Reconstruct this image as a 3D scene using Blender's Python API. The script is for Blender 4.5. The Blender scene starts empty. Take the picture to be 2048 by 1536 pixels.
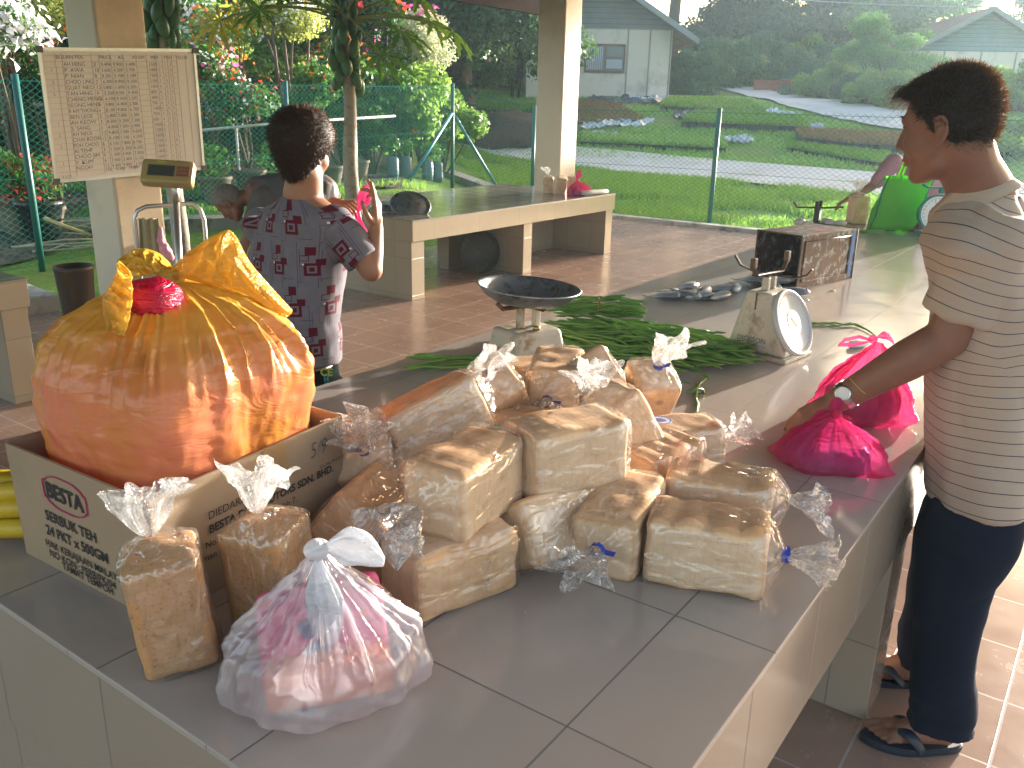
import bpy, bmesh, math, random
import numpy as np
from mathutils import Vector, Matrix, noise
C = bpy.context.scene
R_ = math.radians
# ---------------------------------------------------------------- camera, sky, sun, exposure
FPX, PITCH, ROLL, YAW = 1736.4, R_(17.9), R_(1.41), R_(35.15)
CAM = Vector((0, 0, 1.54))
_f = Vector((math.cos(YAW)*math.cos(PITCH), math.sin(YAW)*math.cos(PITCH), -math.sin(PITCH)))
_r = Vector((math.sin(YAW), -math.cos(YAW), 0)); _u = _r.cross(_f)
CR = _r*math.cos(ROLL) + _u*math.sin(ROLL); CU = -_r*math.sin(ROLL) + _u*math.cos(ROLL); CB = -_f
cd = bpy.data.cameras.new('camera'); cd.sensor_width = 36; cd.lens = 36*FPX/2048; cd.clip_end = 600; cd.clip_start = .05
cam = bpy.data.objects.new('camera', cd); C.collection.objects.link(cam)
cam.matrix_world = Matrix(((CR.x, CU.x, CB.x, CAM.x), (CR.y, CU.y, CB.y, CAM.y), (CR.z, CU.z, CB.z, CAM.z), (0, 0, 0, 1)))
C.camera = cam
SUN_AZ, SUN_EL = R_(-9), R_(6.5)         # azimuth measured from +x towards +y
w = bpy.data.worlds.new('World'); C.world = w; w.use_nodes = True
nt = w.node_tree; bg = nt.nodes['Background']
sky = nt.nodes.new('ShaderNodeTexSky'); sky.sky_type = 'NISHITA'; sky.sun_disc = False
sky.sun_elevation = SUN_EL; sky.sun_rotation = math.pi/2 - SUN_AZ; sky.dust_density = 3.5; sky.air_density = 1.0
tint = nt.nodes.new('ShaderNodeMix'); tint.data_type = 'RGBA'; tint.blend_type = 'MULTIPLY'; tint.inputs[0].default_value = 1; tint.inputs[7].default_value = (1, .93, .93, 1)
nt.links.new(sky.outputs[0], tint.inputs[6]); nt.links.new(tint.outputs[2], bg.inputs[0]); bg.inputs[1].default_value = 0.15
sl = bpy.data.lights.new('sun', 'SUN'); sl.energy = 3.3; sl.angle = R_(.7); sl.color = (1, .94, .84)
so = bpy.data.objects.new('sun', sl); C.collection.objects.link(so)
sd = Vector((math.cos(SUN_AZ)*math.cos(SUN_EL), math.sin(SUN_AZ)*math.cos(SUN_EL), math.sin(SUN_EL)))
so.rotation_euler = sd.to_track_quat('Z', 'Y').to_euler(); so.location = (6, -2, 8)
C.view_settings.view_transform = 'Standard'; C.view_settings.look = 'None'
C.view_settings.exposure = 2.85; C.view_settings.gamma = 1
C.cycles.transparent_max_bounces = 32; C.cycles.max_bounces = 8; C.cycles.transmission_bounces = 8
C.cycles.use_denoising = True; C.cycles.sample_clamp_indirect = 6; C.cycles.volume_bounces = 0
C.cycles.caustics_reflective = False; C.cycles.caustics_refractive = False

# ---------------------------------------------------------------- helpers
def ray(x, y):
    return CR*((x-1024)/FPX) - CU*((y-768)/FPX) - CB
def W(x, y, z):                     # point of height z seen at a pixel of the photograph
    d = ray(x, y); return CAM + d*((z-CAM.z)/d.z)
def D(x, y, d):                     # point at horizontal distance d
    r = ray(x, y); return CAM + r*(d/math.hypot(r.x, r.y))
def PY(x, y, yy):                   # point on the plane Y = yy
    r = ray(x, y); return CAM + r*((yy-CAM.y)/r.y)
def PX(x, y, xx):
    r = ray(x, y); return CAM + r*((xx-CAM.x)/r.x)
def sstep(a, b, x):
    t = min(1, max(0, (x-a)/(b-a))); return t*t*(3-2*t)
def V(*a): return Vector(a)

def tag(o, label=None, cat=None, group=None, kind=None):
    if label: o['label'] = label
    if cat: o['category'] = cat
    if group: o['group'] = group
    if kind: o['kind'] = kind
    return o
def empty(name, loc=(0, 0, 0), rot=0, label=None, cat=None, group=None):
    o = bpy.data.objects.new(name, None); C.collection.objects.link(o)
    o.location = loc; o.rotation_euler = (0, 0, rot); o.empty_display_size = .1
    return tag(o, label, cat, group)
class MB:
    """collects verts / faces / uvs / one float attribute and builds one mesh object"""
    def __init__(s): s.v = []; s.f = []; s.uv = {}; s.m = {}; s.att = {}
    def add(s, vs, fs, mi=0):
        b = len(s.v); s.v += [tuple(v) for v in vs]
        for f in fs:
            if mi: s.m[len(s.f)] = mi
            s.f.append(tuple(i+b for i in f))
        return b
    def box(s, a, b, M=None, uvo=(0, 0, 0), mi=0):
        x0, y0, z0 = a; x1, y1, z1 = b
        vs = [Vector(p) for p in ((x0,y0,z0),(x1,y0,z0),(x1,y1,z0),(x0,y1,z0),(x0,y0,z1),(x1,y0,z1),(x1,y1,z1),(x0,y1,z1))]
        fs = [(0,3,2,1),(4,5,6,7),(0,1,5,4),(1,2,6,5),(2,3,7,6),(3,0,4,7)]
        ax = [(0,1),(0,1),(0,2),(1,2),(0,2),(1,2)]
        k = len(s.f)
        for i, f in enumerate(fs):
            s.uv[k+i] = [(vs[j][ax[i][0]]+uvo[ax[i][0]], vs[j][ax[i][1]]+uvo[ax[i][1]]) for j in f]
        if M: vs = [M @ v for v in vs]
        s.add(vs, fs, mi)
    def tube(s, pts, rad, n=8, cap=True, mi=0, flat=1.0):
        pts = [Vector(p) for p in pts]
        if not hasattr(rad, '__len__'): rad = [rad]*len(pts)
        vs = []; up = None
        for i, p in enumerate(pts):
            t = (pts[min(i+1, len(pts)-1)] - pts[max(i-1, 0)]).normalized()
            if up is None:
                up = t.orthogonal().normalized() if abs(t.z) > .98 else t.cross(V(0,0,1)).normalized()
            up = (up - t*up.dot(t)).normalized(); q = t.cross(up)
            for k in range(n):
                a = 2*math.pi*k/n; vs.append(p + (up*math.cos(a) + q*math.sin(a)*flat)*rad[i])
        fs = [(i*n+k, i*n+(k+1)%n, (i+1)*n+(k+1)%n, (i+1)*n+k) for i in range(len(pts)-1) for k in range(n)]
        if cap: fs += [tuple(range(n-1, -1, -1)), tuple(range((len(pts)-1)*n, len(pts)*n))]
        return s.add(vs, fs, mi)
    def lathe(s, prof, n=24, M=None, cap=True, mi=0):
        vs = []
        for r, z in prof:
            for k in range(n):
                a = 2*math.pi*k/n; v = V(r*math.cos(a), r*math.sin(a), z); vs.append(M @ v if M else v)
        fs = [(i*n+k, i*n+(k+1)%n, (i+1)*n+(k+1)%n, (i+1)*n+k) for i in range(len(prof)-1) for k in range(n)]
        if cap:
            if prof[0][0] > 1e-6: fs.append(tuple(range(n-1, -1, -1)))
            if prof[-1][0] > 1e-6: fs.append(tuple(range((len(prof)-1)*n, len(prof)*n)))
        return s.add(vs, fs, mi)
    def prism(s, poly, z0, z1, M=None, mi=0):
        n = len(poly); vs = [V(x, y, z0) for x, y in poly] + [V(x, y, z1) for x, y in poly]
        if M: vs = [M @ v for v in vs]
        s.add(vs, [tuple(range(n-1, -1, -1)), tuple(range(n, 2*n))] + [(i, (i+1) % n, n+(i+1) % n, n+i) for i in range(n)], mi)
    def sph(s, c, r, n=12, m=8, M=None, mi=0):
        c = Vector(c); r = Vector(r) if hasattr(r, '__len__') else V(r, r, r)
        vs = []
        for i in range(1, m):
            t = math.pi*i/m
            for k in range(n):
                a = 2*math.pi*k/n
                v = V(r.x*math.sin(t)*math.cos(a), r.y*math.sin(t)*math.sin(a), r.z*math.cos(t)); vs.append((M @ v if M else v) + c)
        for z in (r.z, -r.z):
            v = V(0, 0, z); vs.append((M @ v if M else v) + c)
        a, b = len(vs)-2, len(vs)-1
        fs = [(i*n+k, (i+1)*n+k, (i+1)*n+(k+1) % n, i*n+(k+1) % n) for i in range(m-2) for k in range(n)]
        fs += [(a, k, (k+1) % n) for k in range(n)] + [(b, (m-2)*n+(k+1) % n, (m-2)*n+k) for k in range(n)]
        return s.add(vs, fs, mi)
    def build(s, name, mat, parent=None, smooth=False, bevel=0, world=True, seg=2):
        me = bpy.data.meshes.new(name); me.from_pydata(s.v, [], s.f)
        mats = mat if isinstance(mat, (list, tuple)) else [mat]
        for m in mats: me.materials.append(m)
        for i, k in s.m.items(): me.polygons[i].material_index = k
        if s.uv:
            ul = me.uv_layers.new(name='UVMap')
            for i, us in s.uv.items():
                for li, u in zip(me.polygons[i].loop_indices, us): ul.data[li].uv = u
        if smooth: me.polygons.foreach_set('use_smooth', [True]*len(me.polygons))
        o = bpy.data.objects.new(name, me); C.collection.objects.link(o)
        if bevel:
            b = o.modifiers.new('b', 'BEVEL'); b.width = bevel; b.segments = seg; b.limit_method = 'ANGLE'; b.angle_limit = R_(40)
        if parent:
            o.parent = parent
            if world:      # coordinates were given in the world's frame
                o.matrix_parent_inverse = (Matrix.Translation(parent.location) @ parent.rotation_euler.to_matrix().to_4x4()).inverted()
        return o
def structure(o): o['kind'] = 'structure'; return o
def copytree(o, parent=None):
    c = o.copy(); C.collection.objects.link(c)
    if parent: c.parent = parent; c.matrix_parent_inverse = o.matrix_parent_inverse
    for ch in o.children: copytree(ch, c)
    return c
def bake(o):
    """turn modifiers into plain mesh data"""
    dg = bpy.context.evaluated_depsgraph_get(); dg.update()
    me = bpy.data.meshes.new_from_object(o.evaluated_get(dg)); old = o.data
    o.modifiers.clear(); o.data = me
    return o
def remesh(o, vox, smooth=4, fac=.5, sub=0):
    m = o.modifiers.new('r', 'REMESH'); m.mode = 'VOXEL'; m.voxel_size = vox; m.use_smooth_shade = True
    if smooth:
        m = o.modifiers.new('s', 'SMOOTH'); m.iterations = smooth; m.factor = fac
    return bake(o)

# ---------------------------------------------------------------- materials
class NT:
    def __init__(s, name):
        s.m = bpy.data.materials.new(name); s.m.use_nodes = True; s.t = s.m.node_tree
        s.b = s.t.nodes['Principled BSDF']; s.out = s.t.nodes['Material Output']
    def n(s, typ, **k):
        n = s.t.nodes.new('ShaderNode'+typ)
        for a, b in k.items(): setattr(n, a, b)
        return n
    def l(s, a, b): s.t.links.new(a, b)
    def inp(s, sock, v):
        if isinstance(v, bpy.types.NodeSocket): s.l(v, sock)
        else:
            if isinstance(v, (tuple, list)) and len(v) == 3 and sock.type == 'RGBA': v = (*v, 1)
            sock.default_value = v
    def math(s, op, a, b=None, c=None, clamp=False):
        n = s.n('Math', operation=op, use_clamp=clamp); s.inp(n.inputs[0], a)
        if b is not None: s.inp(n.inputs[1], b)
        if c is not None: s.inp(n.inputs[2], c)
        return n.outputs[0]
    def mix(s, f, a, b, bt='MIX'):
        n = s.n('Mix', data_type='RGBA', blend_type=bt); s.inp(n.inputs[0], f); s.inp(n.inputs[6], a); s.inp(n.inputs[7], b); return n.outputs[2]
    def ramp(s, f, stops, ease='LINEAR'):
        n = s.n('ValToRGB'); s.l(f, n.inputs[0]); e = n.color_ramp.elements; n.color_ramp.interpolation = ease
        while len(e) < len(stops): e.new(.5)
        for el, (p, c) in zip(e, stops): el.position = p; el.color = (*c, 1) if len(c) == 3 else c
        return n.outputs[0]
    def coord(s, which='Object', sc=None):
        o = s.n('TexCoord').outputs[which]
        if sc:
            m = s.n('Mapping'); s.l(o, m.inputs[0]); m.inputs['Scale'].default_value = sc if hasattr(sc, '__len__') else (sc,)*3; o = m.outputs[0]
        return o
    def noise(s, co, scale=5, det=3, rough=.55, dist=0):
        n = s.n('TexNoise'); s.l(co, n.inputs['Vector']); n.inputs['Scale'].default_value = scale; n.inputs['Detail'].default_value = det
        n.inputs['Roughness'].default_value = rough; n.inputs['Distortion'].default_value = dist; return n.outputs[0]
    def vor(s, co, scale=5, feat='F1', out=0):
        n = s.n('TexVoronoi', feature=feat); s.l(co, n.inputs['Vector']); n.inputs['Scale'].default_value = scale; return n.outputs[out]
    def bump(s, h, st=.3, dist=.01, norm=None):
        n = s.n('Bump'); s.l(h, n.inputs['Height']); n.inputs['Strength'].default_value = st; n.inputs['Distance'].default_value = dist
        if norm: s.l(norm, n.inputs['Normal'])
        return n.outputs[0]
    def set(s, **k):
        nm = dict(col='Base Color', rough='Roughness', metal='Metallic', normal='Normal', alpha='Alpha', trans='Transmission Weight', spec='Specular IOR Level',
                  sss='Subsurface Weight', sheen='Sheen Weight', coat='Coat Weight', emit='Emission Color', es='Emission Strength')
        for a, b in k.items(): s.inp(s.b.inputs[nm[a]], b)
        return s
def mul(c, k): return tuple(max(0, x*k) for x in c)
def plain(name, col, rough=.6, var=.2, scale=6, bump=.15, bscale=60, metal=0, spec=.5, co='Object', dirt=None, dscale=3, dist=.004):
    t = NT(name); c = t.coord(co); n = t.noise(c, scale, 4)
    cc = t.mix(n, mul(col, 1-var), mul(col, 1+var))
    if dirt:
        d = t.ramp(t.noise(c, dscale, 5, .7), [(.5, (0,0,0)), (.68, (1,1,1))]); cc = t.mix(d, cc, dirt)
    t.set(col=cc, rough=rough, metal=metal, spec=spec)
    if bump: t.set(normal=t.bump(t.noise(c, bscale, 3), bump, dist))
    return t.m
def leafmat(name, c1, c2, trans=.45, rough=.45, tcol=None):
    """leaf: diffuse + translucent, colour varied from leaf to leaf"""
    t = NT(name); g = t.n('NewGeometry'); oi = t.n('ObjectInfo')
    r = t.math('FRACT', t.math('ADD', g.outputs['Random Per Island'], oi.outputs['Random']))
    col = t.mix(r, c1, c2); t.set(col=col, rough=rough, spec=.4)
    tr = t.n('BsdfTranslucent'); t.l(t.mix(.5, col, tcol or mul(c2, 1.8)), tr.inputs[0])
    mx = t.n('MixShader'); mx.inputs[0].default_value = trans; t.l(t.b.outputs[0], mx.inputs[1]); t.l(tr.outputs[0], mx.inputs[2]); t.l(mx.outputs[0], t.out.inputs[0])
    return t.m
def tilemat(name, col, grout, bw, bh, ox, oy, rough=.12, mortar=.0022, dirt=None, var=.08, gb=.5, speck=.06):
    t = NT(name); uv = t.coord('UV'); m = t.n('Mapping'); t.l(uv, m.inputs[0]); m.inputs['Location'].default_value = (-ox, -oy, 0)
    b = t.n('TexBrick', offset=0.0, squash=1.0); t.l(m.outputs[0], b.inputs['Vector'])
    for k, v in (('Scale', 1), ('Mortar Size', mortar), ('Mortar Smooth', .1), ('Bias', 0), ('Brick Width', bw), ('Row Height', bh)): b.inputs[k].default_value = v
    b.inputs['Color1'].default_value = (*mul(col, 1-var), 1); b.inputs['Color2'].default_value = (*mul(col, 1+var), 1); b.inputs['Mortar'].default_value = (*grout, 1)
    co = t.coord('Object'); sp = t.noise(co, 900, 2); cl = t.noise(co, 3, 5, .65)
    c = t.mix(speck, b.outputs[0], t.ramp(sp, [(.4, (.02,.02,.02)), (.6, (1,1,1))]), 'SOFT_LIGHT') if speck else b.outputs[0]
    c = t.mix(t.math('MULTIPLY', cl, .35), c, mul(col, .62))
    if dirt: c = t.mix(t.ramp(t.noise(co, 1.7, 6, .7), [(.5, (0,0,0)), (.72, (1,1,1))]), c, dirt)
    rr = t.math('ADD', t.math('MULTIPLY', t.noise(co, 7, 5, .7), .22), rough-.08); rr = t.math('ADD', rr, t.math('MULTIPLY', b.outputs['Fac'], .5))
    t.set(col=c, rough=rr, spec=.55)
    h = t.math('MULTIPLY_ADD', b.outputs['Fac'], -1, t.math('MULTIPLY', t.noise(co, 14, 2), .12))
    t.set(normal=t.bump(h, gb, .0015))
    return t.m
# ---------------------------------------------------------------- ground and terrain
def az_px(x, y):                    # which image column a ground point falls in (used only to shape the land)
    v = V(x, y, 0)-CAM; dz = -v.dot(CB); return 1024+FPX*v.dot(CR)/max(dz, .1)
def terrain(x, y):
    d = math.hypot(x, y); a = math.degrees(math.atan2(y, x))
    h = -.10 + .10*sstep(12, 20, d) + 1.9*sstep(22, 37, d) + 1.9*sstep(36, 62, d) + 3.5*sstep(64, 140, d)
    h += .42*sstep(9.2, 12.5, d)*sstep(36, 43, a)*(1-sstep(30, 45, d))
    h += .03*noise.noise(V(x*.3, y*.3, 0))*sstep(12, 16, d)
    h -= .05*sstep(11.5, 10, d)
    return h
def G(x, y, lift=0):                # where a pixel's line of sight meets the land
    r = ray(x, y); k = 1/math.hypot(r.x, r.y); d = 5.0
    while d < 160:
        p = CAM + r*(k*d)
        if p.z <= terrain(p.x, p.y)+lift: break
        d += .05 if d < 40 else .2
    return p
def on_land(x, y, lift=0): return V(x, y, terrain(x, y)+lift)
grass_g = NT('grass_soil'); _c = grass_g.coord('Object'); _n = grass_g.noise(_c, .5, 6, .7); _n2 = grass_g.noise(_c, 9, 4)
_a = grass_g.ramp(_n, [(.36, (.30,.25,.17)), (.46, (.18,.28,.06)), (.62, (.15,.31,.045)), (.8, (.24,.36,.09))])
grass_g.set(col=grass_g.mix(.5, _a, grass_g.mix(_n2, (.05,.11,.02), (.20,.30,.08))), rough=.95, spec=.1, normal=grass_g.bump(grass_g.noise(_c, 18, 4), .9, .05))
NA, ND = 220, 230
b = MB(); vs = []
rad = [0.01*0+6.0*(1.0145**i if i < 150 else 8.66*1.035**(i-150)) for i in range(ND)]
for r in rad:
    for k in range(NA+1):
        a = R_(-50 + 175*k/NA); x, y = r*math.cos(a), r*math.sin(a); vs.append((x, y, terrain(x, y)))
b.add(vs, [(i*(NA+1)+k, i*(NA+1)+k+1, (i+1)*(NA+1)+k+1, (i+1)*(NA+1)+k) for i in range(ND-1) for k in range(NA)])
structure(b.build('ground', grass_g.m, smooth=True))
# ground behind and beside the pavilion so nothing ends
b = MB(); b.box((-60, -60, -.4), (40, 60, -.25)); structure(b.build('ground_base', plain('dull_gravel', (.16,.145,.12), .9, .15, 2, .4, 30)))
# pavilion floor
fl_m = tilemat('floor_tiles', (.34,.215,.16), (.42,.36,.32), .30, .30, .05, .03, rough=.22, mortar=.0035, dirt=(.24,.15,.115), var=.08, gb=.6, speck=0)
KX = 11.15
b = MB(); b.box((-4, -3.2, -.12), (KX-.02, 6.35, 0)); structure(b.build('floor', fl_m))
conc = plain('concrete', (.42,.41,.37), .85, .18, 3, .4, 40, dirt=(.16,.16,.12), dscale=5)
conc_d = plain('old_concrete', (.22,.21,.18), .9, .25, 4, .5, 30, dirt=(.06,.08,.04), dscale=4)
kerb = empty('kerb', (KX, 1, 0), label='low pale concrete kerb along the far edge of the tiled floor', cat='kerb')
b = MB(); b.box((KX-.02, -3.2, -.2), (KX+.16, 6.5, .05)); b.build('kerb_stone', conc, kerb, bevel=.01)
# near road: strip along points in the picture, on the land
def strip(name, left, right, mat, lift, n=60, m=6, wob=.0):
    def samp(P, t):
        t *= len(P)-1; i = min(int(t), len(P)-2); return P[i].lerp(P[i+1], t-i)
    b = MB(); vs = []
    for i in range(n+1):
        L, Rr = samp(left, i/n), samp(right, i/n)
        for k in range(m+1):
            q = L.lerp(Rr, k/m)
            if wob and k in (0, m): q = q + V(noise.noise(V(i*.7, k, 3)), noise.noise(V(i*.7, k, 9)), 0)*wob
            vs.append(on_land(q.x, q.y, lift))
    b.add(vs, [(i*(m+1)+k, i*(m+1)+k+1, (i+1)*(m+1)+k+1, (i+1)*(m+1)+k) for i in range(n) for k in range(m)])
    return structure(b.build(name, mat, smooth=True))
road_m = plain('road_surface', (.50,.49,.47), .75, .12, 1.2, .5, 25, dirt=(.40,.38,.33), dscale=.8, spec=.3)
_far = [G(860, 262), G(960, 281), G(1080, 290), G(1200, 301), G(1440, 323), G(1700, 344), G(1900, 358), G(2060, 372), G(2300, 395)]
_near = [G(860, 275), G(960, 306), G(1080, 328), G(1200, 343), G(1440, 364), G(1700, 390), G(1900, 405), G(2060, 420), G(2300, 445)]
strip('road', _near, _far, road_m, .05)
_f2 = [G(1408, 162), G(1470, 172), G(1560, 188), G(1660, 202), G(1790, 218), G(1950, 258), G(2060, 275), G(2250, 300)]
_n2_ = [G(1425, 176), G(1480, 190), G(1560, 212), G(1650, 235), G(1790, 262), G(1950, 275), G(2060, 292), G(2250, 320)]
strip('upper_road', _n2_, _f2, road_m, .07, wob=.25)

# ---------------------------------------------------------------- counter table
table_m = tilemat('counter_tiles', (.43,.372,.33), (.14,.14,.135), .3335, .3030, 1.170, .486, rough=.10, mortar=.0017, dirt=None, var=.05)
side_m = tilemat('counter_side_tiles', (.345,.285,.225), (.16,.15,.14), .333, .264, .10, .486, rough=.13, var=.03)
bench_m = tilemat('bench_tiles', (.40,.33,.24), (.22,.17,.13), .30, .30, .02, .04, rough=.15, var=.05)
btop_m = tilemat('bench_top_tiles', (.24,.22,.185), (.36,.33,.28), .30, .30, .02, .04, rough=.10, var=.03)
TX0, TX1, TY0, TY1, TZ = .527, 7.25, .318, 1.83, .75
ct = empty('tiled_counter', (TX0, TY0, 0), label='long grey-brown tiled market counter carrying the bread in the foreground', cat='counter')
b = MB(); b.box((TX0, TY0, TZ-.012), (TX1, TY1, TZ)); b.build('counter_top', table_m, ct, bevel=.002)
b = MB(); b.box((TX0+.006, TY0+.006, .486), (TX1-.006, TY1-.006, TZ-.0125)); b.build('apron', side_m, ct, bevel=.002)
b = MB(); b.box((TX0+.012, TY0+.55, 0), (TX0+.13, TY1-.012, .4855)); b.build('front_panel', side_m, ct, bevel=.002)
for x in (2.13, 4.4, 6.9):
    b = MB(); b.box((x, TY0+.008, 0), (x+.16, TY1-.012, .4855)); b.build('support_wall', side_m, ct, bevel=.003)

# ---------------------------------------------------------------- back bench
bb = empty('tiled_bench', (5.15, 4.65, 0), label='beige tiled bench with open recesses standing beyond the woman', cat='bench')
BZ = .645; bx0, by0, bx1, by1 = 5.15, 4.62, 8.42, 6.0
b = MB(); b.box((bx0, by0, BZ-.01), (bx1, by1+.1, BZ)); b.build('bench_top', btop_m, bb, bevel=.003)
b = MB(); b.box((bx0+.004, by0+.004, BZ-.17), (bx1-.004, by1+.09, BZ-.0105)); b.build('bench_edge', bench_m, bb, bevel=.003)
for (a, c) in (((bx0+.006, by0+.02, 0), (bx0+.16, by1+.08, BZ-.1705)), ((6.72, by0+.02, 0), (6.86, by1-.3, BZ-.1705)), ((bx1-.16, by0+.02, 0), (bx1-.02, by1+.08, BZ-.1705))):
    b = MB(); b.box(a, c); b.build('leg', bench_m, bb, bevel=.003)
b = MB(); b.box((6.42, 5.30, 0), (6.717, 5.42, BZ-.1705)); b.box((6.863, 5.30, 0), (bx1-.163, 5.42, BZ-.1705)); b.build('back_wall', bench_m, bb, bevel=.002)
# near-left bench
lbp = W(78, 798, 0)
lb = empty('tiled_bench', (lbp.x, lbp.y, 0), label='beige tiled bench cut off by the left edge of the picture, beside the orange bag', cat='bench')
b = MB(); b.box((lbp.x-1.6, lbp.y-.03, .635), (lbp.x+.02, lbp.y+1.1, .645)); b.build('bench_top', btop_m, lb, bevel=.003)
b = MB(); b.box((lbp.x-1.6, lbp.y-.026, .50), (lbp.x+.016, lbp.y+1.09, .6345)); b.build('bench_edge', bench_m, lb, bevel=.003)
for x0 in (lbp.x-.12, lbp.x-1.5):
    b = MB(); b.box((x0, lbp.y, 0), (x0+.13, lbp.y+1.05, .4995)); b.build('leg', bench_m, lb, bevel=.003)
# slab behind it
s0 = W(118, 588, .12)
sl_ = empty('concrete_slab', (s0.x, s0.y, 0), label='pale flat concrete slab on the ground behind the left bench', cat='slab')
b = MB(); M_ = Matrix.Translation((s0.x, s0.y, 0)) @ Matrix.Rotation(R_(-6), 4, 'Z'); b.box((-1.9, 0, -.1), (.0, 1.5, .12), M_); b.build('slab_block', conc, sl_, bevel=.02)

# ---------------------------------------------------------------- pillars
pil_m = plain('painted_pillar', (.57,.48,.37), .55, .06, 2, .25, 45, dirt=(.46,.38,.28), dscale=1.4)
def pillar(x, y, w, label, dm=None):
    p = empty('pillar', (x, y, 0), label=label, cat='pillar', group='square pillars carrying the roof')
    b = MB(); b.box((x, y, -.2), (x+w, y+w, 3.045)); b.build('shaft', pil_m, p, bevel=.022, seg=3)
    return p
PL = D(219, 300, 7.0); PR = D(1124, 200, 11.6)
pillar(PL.x, PL.y, .385, 'beige square pillar on the left with the whiteboard hung on it')
pillar(PR.x, PR.y, .40, 'cream square pillar behind the bench with its right side in the sun')
# ---------------------------------------------------------------- roof
wood_d = plain('dark_roof_wood', (.035,.024,.02), .95, .3, 4, .4, 30, spec=.02)
ro = empty('pavilion_roof', (4, 2, 2.9), label='dark underside and eave beam of the pavilion roof above', cat='roof')
EX, EY0, EY1, EX0 = 10.3, -.9, 7.35, -3.0
b = MB(); b.box((EX0, EY0, 3.05), (EX, EY1, 3.12)); b.build('ceiling_board', plain('ceiling_boards', (.22,.19,.16), .8, .12, 3, .1), ro)
b = MB()
for k in range(11):
    b = MB(); b.box((EX0, EY0+.3+k*.72, 2.95), (EX, EY0+.36+k*.72, 3.048)); b.build('rafter', wood_d, ro)
b = MB(); b.box((EX0, EY1+.001, 2.73), (EX+1.0, EY1+.05, 3.15)); b.build('fascia', wood_d, ro)
b = MB(); b.box((EX+.001, EY0, 2.99), (EX+.05, EY1, 3.15)); b.build('fascia', wood_d, ro)

def fence_d(px):                    # distance of the chain-link fence at a picture column
    return float(np.interp(px, [-200, 30, 570, 905, 1069, 1439], [8.9, 9.6, 11.9, 15.2, 14.1, 12.55]))

b = MB(); b.box((7.0, 5.4, 3.02), (EX, EY1, 3.049)); b.build('soffit', wood_d, ro)
# ---------------------------------------------------------------- vegetation builders
rng = np.random.default_rng(7); random.seed(5)
def leafmesh(name, P_, N_, size, aspect=.5, fold=.25, mat=None):
    """pointed four-cornered leaves at points P_ facing N_"""
    n = len(P_); N_ = N_/np.linalg.norm(N_, axis=1)[:, None]
    t = rng.normal(size=(n, 3)); t -= N_*(t*N_).sum(1)[:, None]; t /= np.linalg.norm(t, axis=1)[:, None]
    q = np.cross(N_, t); s = size*rng.uniform(.6, 1.3, n)[:, None]
    v = np.empty((n, 4, 3)); v[:, 0] = P_ - t*s*.5; v[:, 1] = P_ + q*s*aspect*.5 + N_*s*fold*.3; v[:, 2] = P_ + t*s*.5 - N_*s*fold*.3; v[:, 3] = P_ - q*s*aspect*.5 + N_*s*fold*.3
    me = bpy.data.meshes.new(name); me.vertices.add(n*4); me.vertices.foreach_set('co', v.ravel())
    me.loops.add(n*4); me.loops.foreach_set('vertex_index', np.arange(n*4, dtype=np.int32)); me.polygons.add(n)
    me.polygons.foreach_set('loop_start', np.arange(0, n*4, 4, dtype=np.int32)); me.update(calc_edges=True)
    if mat: me.materials.append(mat)
    return me
def cloud(blobs, n, up=.35, shell=.6):
    """points and normals spread through a union of ellipsoid blobs (x,y,z,rx,ry,rz)"""
    B = np.array(blobs, float); wgt = (B[:, 3]*B[:, 4]+B[:, 3]*B[:, 5]); wgt /= wgt.sum()
    k = rng.choice(len(B), n, p=wgt); d = rng.normal(size=(n, 3)); d /= np.linalg.norm(d, axis=1)[:, None]
    r = 1-(rng.random(n)**1.6)*(1-shell*0)*.55; r *= rng.uniform(.82, 1.12, n)
    P_ = B[k, :3] + d*B[k, 3:]*r[:, None]; N_ = d + rng.normal(size=(n, 3))*.6 + np.array([0, 0, up]); return P_, N_
def rblobs(n, R, r, zs=.8, z0=0, seed=0, flat=1.0):
    g = np.random.default_rng(seed); out = []
    for i in range(n):
        d = g.normal(size=3); d /= np.linalg.norm(d); k = g.random()**.45
        rr = r*g.uniform(.6, 1.25); out.append((d[0]*R*k, d[1]*R*k, z0+d[2]*R*zs*k, rr, rr, rr*.8*flat))
    return out
L_dark = leafmat('leaf_dark', (.014,.050,.012), (.04,.11,.02), .35)
L_mid = leafmat('leaf_mid', (.03,.10,.015), (.085,.22,.03), .45)
L_light = leafmat('leaf_light', (.09,.20,.03), (.22,.36,.06), .5)
L_yel = leafmat('leaf_yellow_green', (.20,.28,.05), (.42,.45,.12), .5)
L_blue = leafmat('leaf_blue_green', (.05,.12,.06), (.10,.20,.10), .4)
L_pale = leafmat('leaf_variegated', (.25,.32,.14), (.60,.62,.40), .4)
L_pap = leafmat('papaya_leaf', (.07,.19,.03), (.16,.33,.05), .5)
F_white = leafmat('blossom_white', (.70,.70,.70), (.85,.82,.85), .4, .6, (.9,.9,.9))
F_red = leafmat('blossom_red', (.60,.03,.03), (.80,.09,.05), .4, .6, (.9,.1,.05))
F_org = leafmat('blossom_orange', (.80,.18,.03), (.85,.32,.05), .4, .6, (.9,.35,.05))
F_pink = leafmat('blossom_pink', (.65,.08,.35), (.75,.25,.55), .4, .6, (.9,.2,.6))
bark = plain('bark', (.12,.085,.06), .9, .35, 6, .8, 25)
bark_p = plain('bark_pale', (.34,.30,.24), .85, .2, 10, .5, 50, dirt=(.18,.15,.11), dscale=9)
terr = plain('terracotta', (.30,.11,.06), .8, .25, 5, .3, 40)
pot_g = plain('pot_grey', (.17,.13,.10), .8, .3, 4, .3, 40, dirt=(.10,.10,.07))
bagm = plain('black_poly', (.015,.015,.018), .3, .3, 8, .6, 18, dist=.02)
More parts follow.
